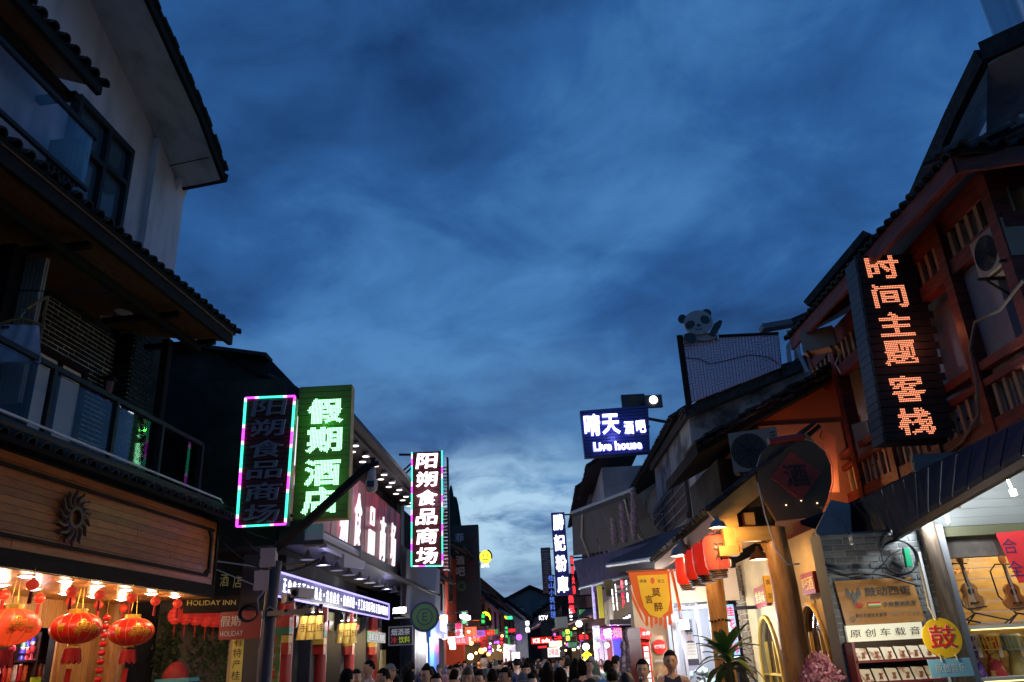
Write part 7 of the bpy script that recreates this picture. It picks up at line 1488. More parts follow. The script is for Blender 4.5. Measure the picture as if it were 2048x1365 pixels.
boardsign(1194, 1172, 1209, 1236, 18, '', 'plain yellow vertical board beside the slim violet light box', mat('yellow board', (.60, .50, .05), .6, emit=.10, ecol=(1, .85, .1)), None, name='vertical_sign')
for i, (x0_, x1_, y0_, y1_, st_, m_) in enumerate(((1222, 1229, 1178, 1222, '旗舰店', wh_n), (1229, 1236, 1168, 1222, '阳朔西', wh_n), (1239, 1251, 1160, 1218, '街特产', glow('crimson letters', (1, .0, .06), 1.8)), (1249, 1258, 1160, 1205, '手信', wh_n))):
    boardsign(x0_, y0_, x1_, y1_, 15.2+.1*i, st_, ['white upright characters, leftmost on the beige wall by the awning', 'white upright characters next to the crimson ones', 'crimson upright block characters on the beige wall', 'white upright characters right of the crimson block letters'][i], None, m_, vert=True, name='upright_letters', bold=.06, fit=.95)
bz = single('grass_blind', 'bundle of pale reeds hanging like a blind beside the yellow board', 'blind', mat('dry reed', (.28, .26, .16), .8), (lambda b: ([b.beam(atY(1207+i*1.3, 1160, 16.4), atY(1213+i*1.1, 1193, 16.4), .02, .02) for i in range(14)], b)[1])(MB()), kind=None)
# beige walls and stalls behind the banner
FBe = Fr((1.9, 16.0), 90)
bw_ = thing('beige_stall_block', 'beige walled stall block behind the golden banner, with drinks posters', 'building', (2.6, 16, 0))
qa = FBe.at(1228, 1222); qb = FBe.at(1268, 1200)
part('upper_wall', mat('beige render', (.42, .35, .24), .8, col2=(.34, .28, .2), scale=2), bw_, lambda b: (b.box(FBe, FBe.at(1226, 1200)[0], FBe.at(1290, 1200)[0], FBe.at(1240, 1242)[1], FBe.at(1240, 1193)[1], -2, 0)))
Fst = Fr((2.3, 12.9), 90)
part('stall_wall', mat('tan stall wall', (.45, .36, .22), .7), bw_, lambda b: b.box(Fst, Fst.at(1274, 1300)[0], Fst.at(1340, 1300)[0], 0, 2.7, -.4, 0))
part('ledge', mat('dark ledge', (.05, .04, .05), .6), bw_, lambda b: b.box(FBe, FBe.at(1212, 1200)[0], FBe.at(1275, 1200)[0], FBe.at(1240, 1250)[1], FBe.at(1240, 1240)[1], -.3, .35))
for i in range(7):
    c = FBe.w(FBe.at(1248+i*5, 1238-i*2.6)[0], FBe.at(1248+i*5, 1238-i*2.6)[1], .1); t = thing('stall_light', 'small white stall light in the slanting row behind the golden banner', 'lamp', c, 'row of stall lights behind the banner')
    part('lens', wh_n, t, lambda b: b.ball(c, .03, 8, 6)); part('cap', metal_dark, t, lambda b: b.lathe(c+Vector((0, 0, .02)), [(.035, 0), (.02, .03)], 8))
lamp('bulb', FBe.w(qa[0]+.1, 3.0, 1.0), 14, (1, .85, .7), .1, bw_)
# lit stall with white panels
Fw_ = Fr((1.6, 17.5), 90)
ws = thing('white_panel_stall', 'white panelled stall with hanging bulbs beneath the cigarette sign', 'stall', Fw_.w(0, 0, 0))
(a0, z0), (a1, z1) = Fw_.at(1186, 1278), Fw_.at(1250, 1330)
wp = mat('white stall panel', (.55, .55, .60), .5)
for i in range(6): inst('panel', boxmesh((a1-a0)/6-.015, z0, .05, 'panel', wp), ws, Fw_.M(a0+(a1-a0)*(i+.5)/6, z0/2, 0))
part('red_door', mat('maroon door', (.22, .02, .02), .5), ws, lambda b: b.box(Fw_, Fw_.at(1214, 1300)[0], Fw_.at(1224, 1300)[0], 0, z0-.05, .001, .03))
part('blue_poster', mat('blue poster', (.04, .05, .50), .5, emit=.15, ecol=(.1, .1, 1)), ws, lambda b: b.box(Fw_, Fw_.at(1227, 1300)[0], Fw_.at(1244, 1300)[0], .8, z0-.02, .001, .03))
for i, (x, y) in enumerate(((1195, 1291), (1214, 1291))):
    c = atY(x, y, 16.9); t = thing('hanging_bulb', ['round hanging bulb on the left of the white stall', 'pear-shaped hanging bulb on the right of the white stall'][i], 'light bulb', c)
    part('globe', glow('bulb white', (1, .97, .95), 9), t, lambda b: b.ball(c, (.045, .045, .05), 10, 8)); part('wire', metal_dark, t, lambda b: b.tube([c, c+Vector((0, 0, .35))], .006, 4)); lamp('bulb', c-Vector((0, .12, .02)), 9, (1, .96, 1), .05, t)
# drinks cabinet and poster
Ff = Fr((2.1, 12.4), 80)
(a0, z0), (a1, z1) = Ff.at(1279, 1258), Ff.at(1305, 1345)
fr_ = thing('drinks_fridge', 'red drinks cabinet with a lit shelf window under the golden banner', 'fridge', Ff.w((a0+a1)/2, 0, 0))
rf = mat('red enamel', (.60, .02, .015), .3)
part('cabinet', rf, fr_, lambda b: b.box(Ff, a0, a1, .02, z0-.12, -.6, 0)); part('crown', rf, fr_, lambda b: b.prism(Ff, [(a0-.01, z0-.13), (a1+.05, z0-.17), (a1+.03, z0-.08), (a1-.06, z0-.01), (a0-.01, z0+.02)], -.6, .05))
part('door_glass', mat('lit shelves', (.5, .6, .6), .3, emit=.9, ecol=(.8, 1, .95)), fr_, lambda b: b.box(Ff, a0+.03, a0+.10, .3, z0-.25, .001, .01)); part('shelf_line', rf, fr_, lambda b: [b.box(Ff, a0+.03, a0+.10, .35+i*.09, .365+i*.09, .01, .015) for i in range(18)])
text(Ff, a0+.07, z0-.07, '冰爽', .06, inkwh, fr_, 'lettering', n=.055, bold=.01, depth=.001)
Fc = Fr((2.3, 12.2), 90)
(a0, z0), (a1, z1) = Fc.at(1300, 1274), Fc.at(1340, 1400)
ps = thing('drinks_poster', 'tall drinks poster with a red disc and white script beside the red cabinet', 'poster', Fc.w(a0, z0, 0))
part('sheet', mat('poster brown', (.22, .19, .16), .5, col2=(.40, .28, .15), scale=1.2), ps, lambda b: b.box(Fc, a0, a1, z1, z0, -.03, 0))
cx, cz = Fc.at(1319, 1294); part('red_disc', mat('poster red', (.70, .02, .015), .4, emit=.1), ps, lambda b: b.prism(Fc, [(cx+.10*math.cos(i*.2618), cz+.10*math.sin(i*.2618)) for i in range(24)], .001, .006))
text(Fc, cx, cz, '可口可乐', .055, inkwh, ps, 'lettering', n=.012, bold=.02, depth=.001, w=.16, slant=.2); text(Fc, cx+.01, cz-.19, '找感觉 敢为', .035, inkwh, ps, 'lettering', n=.006, bold=.01, depth=.001, w=.2)
text(Fc, *Fc.at(1326, 1354), 'Coca', .09, inkwh, ps, 'lettering', n=.012, bold=.01, depth=.001, w=.17, slant=.25); part('burger_picture', mat('red picture', (.45, .12, .05), .5, col2=(.5, .4, .2), scale=12), ps, lambda b: b.prism(Fc, [Fc.at(x, y) for x, y in ((1304, 1352), (1338, 1365), (1338, 1333), (1320, 1330), (1306, 1340))], .001, .004))
# white-lit shop with fashion poster
Fs = Fr((2.9, 12.6), 90)
sp_ = thing('poster_shop', 'glaring white shop with a tall portrait poster behind the log porch', 'shop', Fs.w(.3, 0, 0))
(a0, z0), (a1, z1) = Fs.at(1340, 1200), Fs.at(1420, 1340)
part('header', mat('pale header board', (.55, .40, .26), .7), sp_, lambda b: b.box(Fs, a0-.1, a1+.6, Fs.at(1380, 1205)[1], Fs.at(1380, 1175)[1]+.25, -.1, 0))
for i in range(9): inst('ceiling_slat', boxmesh(.03, .02, 1.6, 'ceiling_slat', mat('white slat', (.6, .6, .62), .4)), sp_, Fs.M(a0+.05+i*.09, Fs.at(1380, 1210)[1], -.1))
part('back_wall', mat('shop white', (.60, .62, .70), .7), sp_, lambda b: b.box(Fs, a0-.1, a1+.5, 0, 2.6, -1.9, -1.8)); part('door_frame', mat('aluminium', (.5, .5, .56), .3, metal=.5), sp_, lambda b: (b.box(Fs, a0-.02, a0+.04, 0, 2.4, -.1, .0), b.box(Fs, a0+.12, a0+.16, 0, 2.35, -.1, .0), b.box(Fs, a1-.1, a1-.06, 0, 2.35, -.1, 0)))
(b0, y0), (b1, y1) = Fs.at(1362, 1240, -.3), Fs.at(1397, 1345, -.3)
pst = thing('portrait_poster', 'tall poster of a person in round sunglasses with a paper price list', 'poster', Fs.w(b0, y0, -.3))
part('sheet', mat('poster grey violet', (.30, .30, .42), .5, col2=(.45, .45, .55), scale=2), pst, lambda b: b.box(Fs, b0, b1, y1, y0, -.33, -.3))
fx, fz = Fs.at(1378, 1268, -.3); skin_p = mat('printed skin', (.55, .42, .38), .6)
part('printed_face', skin_p, pst, lambda b: (b.prism(Fs, [(fx+.055*math.cos(i*.3142), fz+.075*math.sin(i*.3142)) for i in range(20)], -.299, -.296), b.box(Fs, fx-.02, fx+.02, fz-.12, fz-.06, -.299, -.297)))
part('printed_hair', inkblk, pst, lambda b: b.prism(Fs, [(fx+.06*math.cos(i*.3142), fz+.02+.07*math.sin(i*.3142)) for i in range(11)], -.2955, -.293)); part('printed_glasses', mat('teal lens', (.05, .25, .35), .3), pst, lambda b: [b.prism(Fs, [(fx+s_*.025+.02*math.cos(i*.524), fz+.005+.018*math.sin(i*.524)) for i in range(12)], -.2925, -.29) for s_ in (-1, 1)])
part('printed_body', mat('printed black', (.03, .03, .05), .6), pst, lambda b: b.prism(Fs, [(fx-.12, y1+.1), (fx+.10, y1+.1), (fx+.10, fz-.15), (fx+.03, fz-.10), (fx-.03, fz-.10), (fx-.12, fz-.17)], -.299, -.297))
part('price_list', mat('price list paper', (.7, .66, .6), .6), pst, lambda b: b.box(Fs, fx-.07, fx+.09, fz-.36, fz-.13, -.294, -.291))
for i in range(4): text(Fs, fx+.01, fz-.16-.045*i, ['本店特惠', '全场八折', '欢迎选购', '不议价'][i], .016, inkblk, pst, 'lettering', n=-.289, bold=0, depth=0, w=.12)
flood(1368, 1250, 12.2, 'blazing round bulb before the portrait poster', 40, .045, .045, (.95, .97, 1), 60, 'glaring_bulb'); lamp('bulb', Fs.w(a1-.1, 2.2, -.8), 26, (.8, .88, 1), .1, sp_)
t = thing('goods_pile', 'pile of cellophane-wrapped pale packets under the portrait poster', 'goods', Fs.w(b0, .9, .2)); pm = mat('cellophane', (.45, .55, .62), .15, col2=(.15, .3, .28), scale=14)
for i in range(16): part('packet', pm, t, lambda b: b.ball(Fs.w(b0-.05+R.uniform(0, .6), 1.18+R.uniform(0, .22), R.uniform(-.1, .3)), (.09, .07, .05), 8, 6, Matrix.Rotation(R.uniform(0, 3), 3, 'Y')))
# blue flower light box with red characters behind the second log
t, F, _ = boardsign(1448, 1210, 1481, 1310, 12.1, '', 'bright blue light box with red flower characters behind the log posts', glow('sky blue box', (.25, .55, 1), 1.3), None, name='light_box')
for i, ch in enumerate('桂花茶坊'): text(F, (_[0]+_[2])/2-.01, _[1]-(_[1]-_[3])*(.14+.24*i), ch, .14, glow('red on blue', (1, .02, .05), 1.6), t, 'character', bold=.03, n=.01)
lamp('bulb', F.w((_[0]+_[2])/2, 2.0, .4), 9, (.7, .85, 1), .1, t)
# golden shield banner
Fb = Fr((1.75, 12.0), 90)
bn = thing('shield_banner', 'hanging orange banner with yellow shield, brush characters and fringed tails', 'banner', Fb.w(*Fb.at(1300, 1140), 0))
bp = lambda x, y: Fb.at(x, y)
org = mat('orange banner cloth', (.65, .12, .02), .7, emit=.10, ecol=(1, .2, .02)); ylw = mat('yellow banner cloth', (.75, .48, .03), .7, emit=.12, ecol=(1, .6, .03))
def cloth_poly(b, pts, n0):
    b.prism(Fb, [bp(*p) for p in pts][::-1], n0-.004, n0)
part('cloth', org, bn, lambda b: cloth_poly(b, ((1256, 1142), (1338, 1140), (1346, 1228), (1330, 1234), (1290, 1234), (1278, 1215), (1268, 1190)), 0))
part('shield', ylw, bn, lambda b: cloth_poly(b, ((1274, 1152), (1334, 1149), (1340, 1200), (1336, 1222), (1319, 1237), (1300, 1230), (1288, 1215), (1281, 1190)), .006))
for i in range(6): x = 1290+i*9.2; part('fringe_tail', org, bn, lambda b: cloth_poly(b, ((x, 1230), (x+6, 1230), (x+7+i*.2, 1250+5*math.sin(i*2)), (x+3, 1254+5*math.sin(i*2)), (x+1, 1249)), .002))
part('side_ribbon', org, bn, lambda b: (cloth_poly(b, ((1340, 1142), (1346, 1142), (1363, 1220), (1358, 1224)), .01), cloth_poly(b, ((1256, 1142), (1262, 1180), (1292, 1252), (1280, 1235), (1264, 1200)), .01)))
part('rod', mat('banner rod', (.35, .12, .05), .5), bn, lambda b: b.tube([Fb.w(*bp(1252, 1144), .01), Fb.w(*bp(1350, 1139), .01)], .015, 8))
for ch, x, y, h in (('莫', 1312, 1185, .125), ('言', 1298, 1199, .115), ('醉', 1317, 1214, .125)): text(Fb, *bp(x, y), ch, h, mat('brown brush ink', (.12, .03, .01), .7), bn, 'character', n=.012, bold=.012, depth=.001)
text(Fb, *bp(1286, 1163), '传承', .05, inkblk, bn, 'lettering', n=.012, bold=.01, depth=.001); text(Fb, *bp(1322, 1163), '手工', .05, inkblk, bn, 'lettering', n=.012, bold=.01, depth=.001)
part('seal', mat('orange seal', (.7, .10, .02), .6), bn, lambda b: b.prism(Fb, [(bp(1305, 1162)[0]+.03*math.cos(i*.524), bp(1305, 1162)[1]+.045*math.sin(i*.524)) for i in range(12)], .007, .012))
# ------------------------------------------------------------------ awnings of the right row
awm = mat('striped grey awning', (.16, .13, .19), .8, col2=(.11, .09, .14), scale=2, stretch=(1, 6, 1)); awd = mat('dark awning cloth', (.035, .04, .055), .85)
def awning(P, label, m, arms=True, name='awning', seams=9):
    t = thing(name, label, 'awning', P[0]); pn, pf, bf, bn_ = P   # front near, front far, back far, back near
    for i in range(seams):
        u, v = i/seams, (i+1)/seams-.004
        part('cloth_panel', m, t, lambda b: b.slab([pn.lerp(pf, u), pn.lerp(pf, v), bn_.lerp(bf, v), bn_.lerp(bf, u)], (0, 0, .015)))
    part('front_bar', metal_grey, t, lambda b: b.tube([pn, pf], .045, 8)); part('valance', m, t, lambda b: b.slab([pn, pf, pf-Vector((0, 0, .16)), pn-Vector((0, 0, .16))], (-.01, .01, 0)))
    if arms:
        for u in (.15, .8): a = pn.lerp(pf, u); c_ = bn_.lerp(bf, u); mid = a.lerp(c_, .5)-Vector((0, 0, .12))+(pf-pn)*.08; part('folding_arm', metal_grey, t, lambda b: (b.tube([a-Vector((0, 0, .04)), mid], .028, 6), b.tube([mid, c_-Vector((0, 0, .08))], .028, 6)))
    return t
awning([atZ(1311, 1140, 3.2), atZ(1160, 1177, 3.2), atZ(1146, 1124, 3.95), atZ(1345, 1075, 3.95)], 'big grey retractable awning reaching over the street on the right', awm)
awning([atY(1268, 978, 19), atY(1143, 1026, 23), atY(1146, 1112, 25), atY(1330, 1085, 20.5)], 'dark upper awning stretched above the big grey one', awd, seams=6)
awning([atZ(1185, 1232, 2.9), atZ(1105, 1260, 2.9), atZ(1112, 1240, 3.4), atZ(1240, 1195, 3.4)], 'smaller dark awning over the farther right-hand shops', awd, seams=6)
awning([atZ(1080, 1248, 3.6), atZ(1062, 1258, 3.8), atZ(1070, 1236, 4.6), atZ(1110, 1218, 4.4)], 'reddish awning roof before the far right shops', mat('red brown awning', (.20, .07, .04), .8), False, seams=4)
awning([atZ(1310, 1118, 3.3), atZ(1215, 1132, 3.5), atZ(1225, 1105, 4.2), atZ(1400, 1040, 4.2)], 'dark awning with a pale patch tucked beside the porch eave', awd, False, seams=5)
# flower garlands on the dark facade, posts, lattice balcony
grm = mat('pale pink garland', (.36, .24, .30), .8, col2=(.25, .2, .2), scale=12)
for i, (x0_, y0_, x1_, y1_, Y) in enumerate(((1266, 985, 1268, 1075, 18.5), (1244, 1010, 1250, 1082, 19), (1226, 1040, 1230, 1086, 19.5), (1256, 1262, 1262, 1345, 13.6), (1270, 1262, 1268, 1345, 13.2), (1250, 1290, 1248, 1345, 13.9))):
    t = single('flower_garland', ['brightest pink flower garland hanging on the dark upper facade', 'dim pink flower garland left of the brightest one', 'short dim flower garland, leftmost on the dark facade', 'flowered cloth column left of the red drinks cabinet', 'pale flowered cloth strip touching the drinks cabinet side', 'dark reddish flower strip beside the blue poster'][i], 'garland', grm, (lambda b: ([b.ball(atY(x0_+(x1_-x0_)*j/26+RP.uniform(-2, 2), y0_+(y1_-y0_)*j/26, Y), RP.uniform(.05, .085), 6, 4) for j in range(27)], b)[1])(MB()), kind=None)
lt = thing('lattice_balcony', 'dark wooden lattice balcony under the eaves right of the street', 'balcony', FR1.w(-2.5, 4.6, .3))
part('frame', shut, lt, lambda b: (b.box(FR1, -5, 0, 5.3, 5.42, .0, .55), b.box(FR1, -5, 0, 4.35, 4.47, .0, .6), [b.box(FR1, a-.05, a+.05, 4.47, 5.3, .48, .56) for a in (-5, -3.4, -1.7, -.05)]))
for i in range(40): inst('lattice_bar', boxmesh(.03, .82, .03, 'lattice_bar', mat('grey lattice', (.12, .11, .12), .7)), lt, FR1.M(-4.9+i*.122, 4.88, .54))
part('cross_bar', mat('grey lattice', (.12, .11, .12)), lt, lambda b: [b.box(FR1, -5, 0, z, z+.03, .545, .57) for z in (4.65, 4.88, 5.1)])
part('sill_board', mat('pale underside', (.22, .21, .22), .8), lt, lambda b: b.box(FR1, -5, 0, 4.30, 4.345, -.0, .6))
# ------------------------------------------------------------------ left side beyond the market
FLs = Fr((-3.0, 23.4), 2.5)
vs_ = thing('slat_screen', 'screen of twisted pale metal fins above the blue shop', 'screen', FLs.w(1, 4, .2))
(a0, z0), (a1, z1) = FLs.at(815, 1140, .2), FLs.at(878, 1205, .2)
FIN = MB().wbox(-.012, .012, -.05, .05, -.38, .38).mesh('fin'); FIN.materials.append(mat('pale bronze fin', (.38, .34, .34), .35, metal=.4))
for j in range(2):
    for i in range(22): inst('fin', FIN, vs_, FLs.M(a0+.1+i*(a1-a0)/22, (z0+z1)/2-.42+.8*j, .2, rot=rad(14)) @ Matrix.Rotation(rad(25), 4, 'Z'))
part('backing', mat('dark steel', (.035, .037, .045)), vs_, lambda b: (b.box(FLs, a0, a1, (z0+z1)/2-.85, (z0+z1)/2+.85, .02, .06),))
gr = MB(); 
fd = thing('folding_shutter', 'closed grey corrugated shutter between the drinks board and the blue shop', 'shutter', FLs.w(0, 1.2, 0))
(a0, z0), (a1, z1) = FLs.at(822, 1262), FLs.at(846, 1340)
for i in range(9): inst('pleat', boxmesh((a1-a0)/9*.7, 2.7, .08, 'pleat', mat('grey pleat', (.18, .19, .24), .5, metal=.3)), fd, FLs.M(a0+(a1-a0)*(i+.5)/9, 1.35, .1))
bs_ = thing('blue_shop', 'bright blue shopfront with a white lit side window', 'shop', FLs.w(1.5, 0, 0))
(a0, z0), (a1, z1) = FLs.at(848, 1275), FLs.at(868, 1340); bluem = mat('bright blue panel', (.03, .16, .70), .4, emit=.22, ecol=(.05, .25, 1))
part('door_leaf', bluem, bs_, lambda b: b.box(FLs, a0, (a0+a1)/2-.02, 0, z0, .1, .16)); part('door_leaf', bluem, bs_, lambda b: b.box(FLs, (a0+a1)/2+.02, a1, 0, z0, .1, .16)); part('header', bluem, bs_, lambda b: b.box(FLs, a0, FLs.at(884, 1275)[0], z0, z0+.75, .1, .2))
text(FLs, a1+.6, z0+.38, '邮局', .36, wh_n, bs_, 'lettering', n=.23, bold=.02, w=1.2)
part('lit_window', glow('warm white window', (1, .9, .75), 1.5), bs_, lambda b: b.box(FLs, a1+.1, a1+.9, .3, z0-.1, -.3, -.25)); lamp('bulb', FLs.w(a1+1, 2.4, .8), 14, (.9, .93, 1), .1, bs_)
c = atY(849, 1234, 20.5); t = thing('round_green_sign', 'round green and navy sign with a single E, over the grey shutter', 'sign', c); Frd = Fr(c, 78)
for rr_, m_, n_ in ((.36, mat('navy rim', (.02, .03, .12), .3), 0), (.30, mat('green disc', (.07, .20, .06), .5), .03), (.20, mat('navy rim', (0, 0, 0)), .05), (.17, mat('green disc', (0, 0, 0)), .07)):
    part('disc', m_, t, lambda b: b.prism(Frd, [(rr_*math.cos(i*.196), rr_*math.sin(i*.196)) for i in range(32)], n_-.05, n_))
text(Frd, 0, 0, 'E', .2, mat('navy rim', (0, 0, 0)), t, 'character', n=.08, bold=.01)
part('bracket', metal_grey, t, lambda b: b.beam(Frd.w(-.3, 0, -.05), Frd.w(-.75, 0, -.1), .03, .03))
# tall dark bar sign
t, F, (a0, z0, a1, z1) = boardsign(904, 1052, 962, 1240, 33, '', 'tall unlit dark sign with four grey bar characters beside a round emblem', mat('near-black slats', (.014, .016, .022), .5), None, name='tall_bar_sign', th=.5)
dg = mat('dim grey letters', (.34, .37, .44), .6)
for i, ch in enumerate('菲林酒吧'): text(F, a0+(a1-a0)*.28, F.at(921, 1076+i*22.5)[1], ch, .36, dg, t, 'character', bold=.03, n=.02)
for i, ch in enumerate('啤酒音乐'): text(F, a0+(a1-a0)*.68, F.at(944, 1082+i*24)[1], ch, .34, mat('dull red letters', (.10, .01, .01), .6), t, 'character', bold=.01, n=.02)
cx, cz = F.at(923, 1173); part('emblem', mat('dim green emblem', (.05, .11, .05), .5), t, lambda b: b.prism(F, [(cx+.20*math.cos(i*.3), cz+.20*math.sin(i*.3)) for i in range(21)], .001, .03)); text(F, cx, cz, 'e', .22, nblk, t, 'emblem_letter', n=.04, bold=.02)
part('slat_line', nblk, t, lambda b: [b.box(F, a0, a1, z, z+.02, .0, .015) for z in [z1+.1+i*.13 for i in range(28)]])
t, F, _ = boardsign(966, 1103, 966.5, 1103.5, 40, '', 'yellow neon smiling face with headphones glowing at the edge of the tall bar sign', None, None)
cx, cz = F.at(971, 1114); part('face', glow('smiley yellow', (1, .82, .05), 1.8), t, lambda b: b.prism(F, [(cx+.30*math.cos(i*.2618), cz+.32*math.sin(i*.2618)) for i in range(24)], -.1, 0)); part('features', nblk, t, lambda b: (b.tube([F.w(cx-.14+.28*i/6, cz-.10-.05*math.sin(i*math.pi/6), .01) for i in range(7)], .02, 5), b.ball(F.w(cx-.1, cz+.08, .0), .035, 8, 6), b.ball(F.w(cx+.1, cz+.08, .0), .035, 8, 6), b.tube([F.w(cx+.31*math.cos(i*.3-.3), cz+.34*math.sin(i*.3-.3), .01) for i in range(6)], .04, 6)))
text(F, cx-.02, cz-.42, 'BAR', .16, wh_n, t, 'lettering', bold=.03, n=.0)
for p in ((956, 1200, 968, 1207, 46, 'BAR', blu_n, 'blue neon word at the upper left of the street end'), (960, 1210, 968, 1216, 46, 'GE', blu_n, 'second short blue neon word, under the first'), (953, 1250, 975, 1258, 46, '酒吧街', blu_n, 'blue neon characters low beside the red vertical neon'), (995, 1231, 1008, 1241, 60, '云中', grn_n, 'green neon characters at left of the street end canopy'), (1006, 1231, 1014, 1241, 60, '云', yel_n, 'yellow neon characters in the middle of the green neon'), (1014, 1231, 1025, 1241, 60, '故里', grn_n, 'green neon characters at right of the yellow neon')):
    boardsign(p[0], p[1], p[2], p[3], p[4], p[5], p[7], None, p[6], bold=.05, fit=1)
boardsign(979, 1246, 986, 1275, 50, '火锅城', 'small vertical red neon sign framed in pink light', mat('red lit panel', (0, 0, 0)), glow('pale red neon', (1, .35, .3), 4), vert=True, bold=.03)
boardsign(960, 1269, 976, 1296, 36, '西街告示', 'dull red notice board with pale writing on a pole', mat('notice red', (.35, .03, .03), .6, emit=.15), mat('pale notice ink', (.6, .4, .35), .6), vert=True, bold=0, name='notice_board', fit=.6)
boardsign(910, 1247, 925, 1275, 27, '糖水', 'crimson glowing panel beside the blue shop', mat('grey panel', (.3, .3, .3), .5), glow('crimson neon', (1, .0, .06), 2), vert=True, bold=.08)
boardsign(930, 1255, 953, 1272, 31, '', 'orange-red glowing lanterns cluster sign', mat('orange panel', (.5, .06, .02), .5, emit=.9, ecol=(1, .1, .02)), None)
c = atY(972, 1240, 42); t = thing('yellow_arc_neon', 'curved yellow neon arc on the dark wall left of the street end', 'neon sign', c); part('arc', yel_n, t, lambda b: b.tube([c+Vector((.22*math.cos(a), 0, .3*math.sin(a))) for a in [i*.28-.1 for i in range(9)]], [.02+.012*i for i in range(9)], 6)); part('mount', nblk, t, lambda b: b.wbox(c.x-.3, c.x+.3, c.y+.05, c.y+.1, c.z-.3, c.z+.4))
flood(903, 1281, 24.5, 'blazing white shop lamp left of the crimson panel', 50, .07, .07, (.95, 1, 1), 60); flood(905, 1293, 24.6, 'lower white shop lamp under the blazing one', 10, .06, .06, (.95, 1, 1), 40)
for i, (x, y) in enumerate(((925, 1233), (931, 1234), (936, 1236))): flood(x, y, 30, 'white lamp %s over the left-hand shops' % ['nearest of the cluster of three', 'in the middle of the cluster of three', 'farthest of the cluster of three'][i], 8, .07, .05, (1, .9, .9), 25)
c = atY(983, 1296, 44); 
for i, (x, y, Y, col, lab) in enumerate(((968, 1299, 44, (1, .1, .05), 'round red lantern glowing below the red notice board'), (941, 1314, 34, (1, .9, .7), 'round warm globe lamp over the crowd on the left'), (953, 1268, 36, (1, .25, .05), 'orange lantern over the left-hand shops'), (1038, 1275, 52, (.4, .05, 1), 'violet lamp at the street end'), (1172, 1294, 18, (1, 1, .95), 'white shop bulb above the yellow characters'), (1158, 1248, 22, (1, 1, .9), 'white spotlight under the dark awning'), (963, 1302, 44, (1, .5, .1), 'amber lamp beside the red lantern'))):
    c = atY(x, y, Y); t = thing('street_globe', lab, 'lamp', c); part('globe', glow('globe %d' % i, col, 5), t, lambda b: b.ball(c, .12*Y/40+.02, 10, 8)); part('cap', metal_dark, t, lambda b: b.tube([c+Vector((0, 0, .1)), c+Vector((0, 0, .5))], .015, 5)); lamp('bulb', c-Vector((0, .5, 0)), 12, col, .05, t)
gl_ = single('fairy_arch', 'arched string of warm fairy lights at the street end', 'fairy lights', glow('fairy', (1, .75, .4), 4), (lambda b: ([b.ball(atY(1006+i*1.1, 1300-7*math.sin(i/8*1.6), 60), .07, 6, 4) for i in range(9)] + [b.ball(atY(990+.3*i, 1292+3*i, 58), .06, 6, 4) for i in range(9)], b)[1])(MB()), kind=None)

# the rows go on beside and behind the viewer (seen in the panes)
def side_house(x0, x1, y0, y1, z, label):
    t = thing('shop_house', label, 'building', ((x0+x1)/2, (y0+y1)/2, 0)); part('wall', WM[1], t, lambda b: b.wbox(x0, x1, y0, y1, 0, z))
    xe = x0-.6 if x0 > 0 else x1+.6; part('eave', tile_pan, t, lambda b: b.slab([(xe, y0, z-.1), (xe, y1, z-.1), ((x0+x1)/2, y1, z+1.4), ((x0+x1)/2, y0, z+1.4)], (0, 0, .08)))
    for i in range(3):
        m_ = y0+(y1-y0)*(i+.5)/3; xs = x0 if x0 > 0 else x1; part('window', shut, t, lambda b: b.wbox(xs-.04, xs+.04, m_-.7, m_+.7, 4.2, 5.6))
side_house(7.2, 12, -9, 3.0, 8.6, 'dark shop house beside the viewer on the right, outside the picture')
side_house(-12, -6.0, -9, 1.5, 8.2, 'dark shop house beside the viewer on the left, outside the picture')
cw = thing('overhead_cables', 'bundle of sagging black cables along the right-hand eaves', 'cables', (3.5, 14, 5))
def sag(a, c, d, k=10): a, c = Vector(a), Vector(c); return [a.lerp(c, i/k)-Vector((0, 0, d*4*(i/k)*(1-i/k))) for i in range(k+1)]
for a, c, d in (((3.9, 12, 4.5), (3.6, 24, 5.6), .35), ((3.9, 12, 4.4), (3.4, 30, 5.4), .5), ((3.3, 17, 4.2), (2.6, 34, 4.6), .4), ((-4.7, 12.4, 4.0), (-3.6, 13.2, 3.7), .15), ((-4.6, 12.6, 3.9), (-2.9, 10.7, 3.0), .2), ((-4.7, 12.5, 3.6), (-3.4, 13.4, 3.4), .3)):
    part('cable', metal_dark, cw, lambda b: b.tube(sag(a, c, d), .014, 5))

